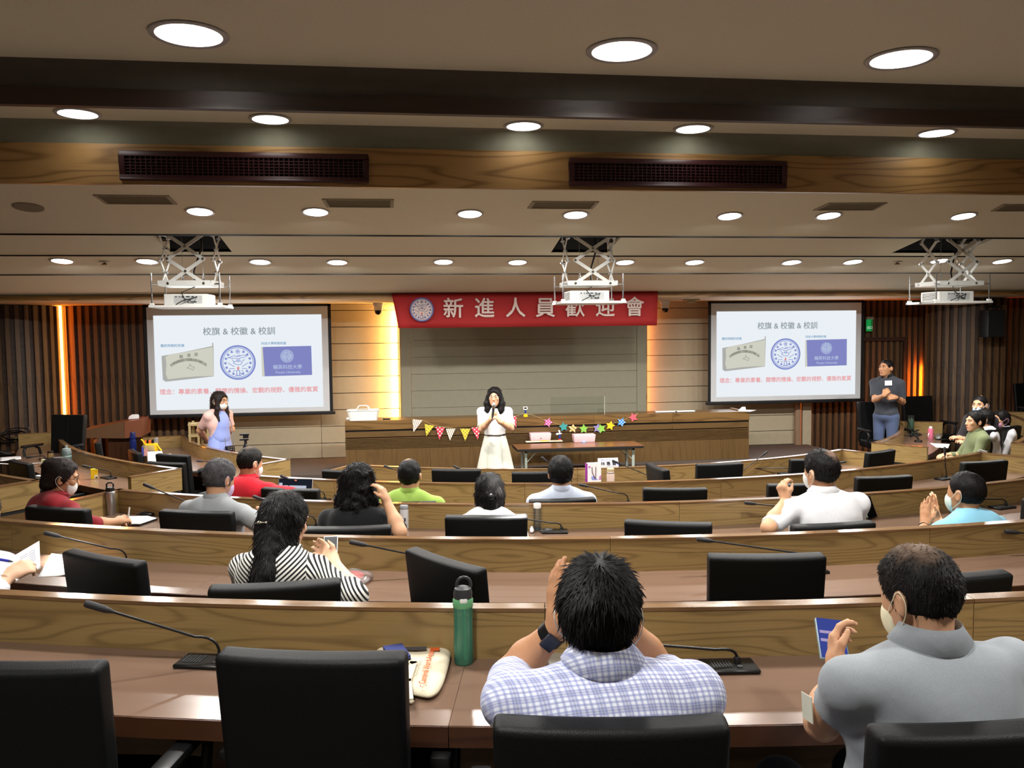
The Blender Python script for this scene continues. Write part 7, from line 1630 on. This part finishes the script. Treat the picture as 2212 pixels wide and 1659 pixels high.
person('woman in a white blouse and cream skirt speaking into a microphone', stand_top(1068, 836, 1.62), PIT, rz=172, stand=1.62, lean=0, hyaw=-4, hpitch=-2, sw=.168, s=.97, h=.0095, hhead=.0075, arms={'R': (wpt(1041, 927, 10.15), wpt(1060, 906, 10.0), v3(.35, .0, .9), v3(.9, .3, .2), .75), 'L': (wpt(1104, 925, 10.15), wpt(1080, 912, 9.98), v3(-.55, .0, .8), v3(-.8, .4, 0), .75)}, shirt=C_WBL, sleeve=.85, pants=None, tuck=1.02, skirt=sk_speaker, hair=h_medium, hair_m=H_BLACK, nblade=2500, hairlen=.03, glasses=M_CHROME, face=True, seed=61, skin_m=SK, neckline=.02)
Q = PEOPLE['woman in a white blouse and cream skirt speaking into a microphone']
mh = atD(1067, 872, 9.93); mt_ = atD(1064, 902, 9.97); t = thing('handheld_microphone', 'handheld microphone in the hands of the woman in white', 'microphone', mt_); dv = mh - mt_
q = dv.to_track_quat('Z', 'Y').to_matrix().to_4x4(); ln = dv.length
MB().at(q).lathe([(0, -.03), (.012, -.03), (.016, ln * .62), (.019, ln * .72), (0, ln * .72)], 16).build('handle', M_DGREY, t, smooth=True); MB().at(q @ Matrix.Translation((0, 0, ln * .9))).ell((0, 0, 0), (.026, .026, .032)).build('grille', plain('mic_silver', (176, 174, 166), .4, metal=.6), t, smooth=True); MB().at(q).lathe([(.019, ln * .7), (.022, ln * .72), (.022, ln * .77), (.018, ln * .78)], 16).build('ring', M_CHROME, t, smooth=True)
wl_ = Q['A'][-1]; q = Vector(unit(wl_[1] - wl_[0])).to_track_quat('Z', 'Y').to_matrix().to_4x4(); MB().at(Matrix.Translation(Vector(wl_[1] - unit(wl_[1] - wl_[0]) * .03 - Q['loc'])) @ q).lathe([(.027, -.006), (.031, -.005), (.031, .005), (.027, .006)], 16).build('wristwatch', plain('gold', (200, 170, 100), .3, metal=.7), Q['o'], smooth=True)
def sk_blue(body, d):
    g = Field(); Z = v3(0, 0, 1); g.ell(d['ch'] + d['Y'] * .03 - Z * .02, v3(.12, .118, .19) * d['s'], d['B'], .03); g.ell(d['bl'] + d['Y'] * .02, v3(.135, .122, .15) * d['s'], d['B'], .04)
    d['emit'](g, 'dress_bodice', C_BLUE, body, None, 1, .004, 9)
    flare(body, d, .99, .5, .138, .24, .04, C_BLUE, 'dress_skirt', 9, (1, .78)); flare(body, d, 1.0, .965, .143, .143, 0, C_BLUE, 'waist_tie')
person('woman in a pale blue dress, pink cardigan and white mask standing at the left', stand_top(474, 845, 1.58), PIT, rz=-128, stand=1.58, lean=0, hyaw=12, hpitch=2, sw=.165, s=.96, h=.0095, hhead=.0075, arms={'R': (wpt(431, 930, 10.75), wpt(446, 952, 10.95), v3(.8, .6, -.2), v3(-.6, .6, 0), .4), 'L': (wpt(500, 925, 10.95), wpt(478, 950, 11.05), v3(-.8, .5, -.2), v3(.6, .6, 0), .4)}, shirt=C_PINK, sleeve=.75, pants=None, tuck=.93, skirt=sk_blue, hair=h_long, hair_m=H_SOFT, nblade=2500, hairlen=.035, mask=M_MASK, glasses=M_GLASS, face=True, seed=62, skin_m=SK, neckline=.02)
Q = PEOPLE['woman in a pale blue dress, pink cardigan and white mask standing at the left']
bc = Q['pel'] + Q['Y'] * .19 + v3(0, 0, .05); t = thing('shoulder_bag', 'small black quilted shoulder bag of the woman in the blue dress', 'bag', bc, R(-128))
MB().box(-.065, .065, -.02, .025, -.1, .0).build('pouch', plain('quilt_black', (16, 17, 24), .4, grain=.6, gscale=60), t, bevel=.012)
b = MB()
for i in range(3):
    for j in range(3): b.ell((-.035 + i * .035, .026, -.025 - j * .025), (.007, .003, .005), 8, 5)
tag(b.build('studs', plain('stud_silver', (170, 172, 180), .3, metal=.5), t, smooth=True), kind='stuff')
MB().tube([(-.06, 0, 0), (-.07, -.02, .12), (-.1, -.08, .3), (-.08, -.16, .42)], .005, 6).tube([(.06, 0, 0), (.05, -.03, .1)], .005, 6).build('chain', plain('chain_grey', (130, 130, 140), .4, metal=.6), t, smooth=True)
# low step under the standing man
MB().box(6.45, 8.9, 10.7, 12.5, PIT + .002, .06).build('stage_step', M_CARPET, fl)
person('man in a charcoal polo and jeans standing with folded hands at the right', wpt(1916, 775, 11.9), .06, rz=126, stand=1.74, lean=0, hyaw=-16, hpitch=-4, sw=.182, shz=.092, br=1.0, s=1.02, h=.0095, hhead=.0075, arms={'R': (wpt(1890, 872, 11.85), wpt(1912, 853, 11.6), v3(.55, -.1, .75), v3(.6, .6, 0), .7), 'L': (wpt(1950, 868, 11.85), wpt(1922, 850, 11.5), v3(-.9, -.1, .1), v3(0, .8, -.4), .5)}, shirt=C_CHAR, collar=C_BLACK, sleeve=.8, pants=T_JEAN, hair_m=H_BLACK, nblade=1500, hairlen=.012, face=True, seed=63, skin_m=SK2)
Q = PEOPLE['man in a charcoal polo and jeans standing with folded hands at the right']
MB().box(-.05, .05, -.002, .002, -.035, .035).build('name_sticker', M_PAPER, Q['o'], loc=Vector(Q['ch'] - Q['loc'] - Q['X'] * .07 + Q['Y'] * .112 + v3(0, 0, .1)), rot=(R(8), R(4), R(126)))
wl_ = Q['A'][-1]; q = Vector(unit(wl_[1] - wl_[0])).to_track_quat('Z', 'Y').to_matrix().to_4x4(); MB().at(Matrix.Translation(Vector(wl_[1] - unit(wl_[1] - wl_[0]) * .025 - Q['loc'])) @ q).lathe([(.028, -.012), (.034, -.011), (.034, .011), (.028, .012)], 16).build('wristwatch', M_PLAST, Q['o'], smooth=True)
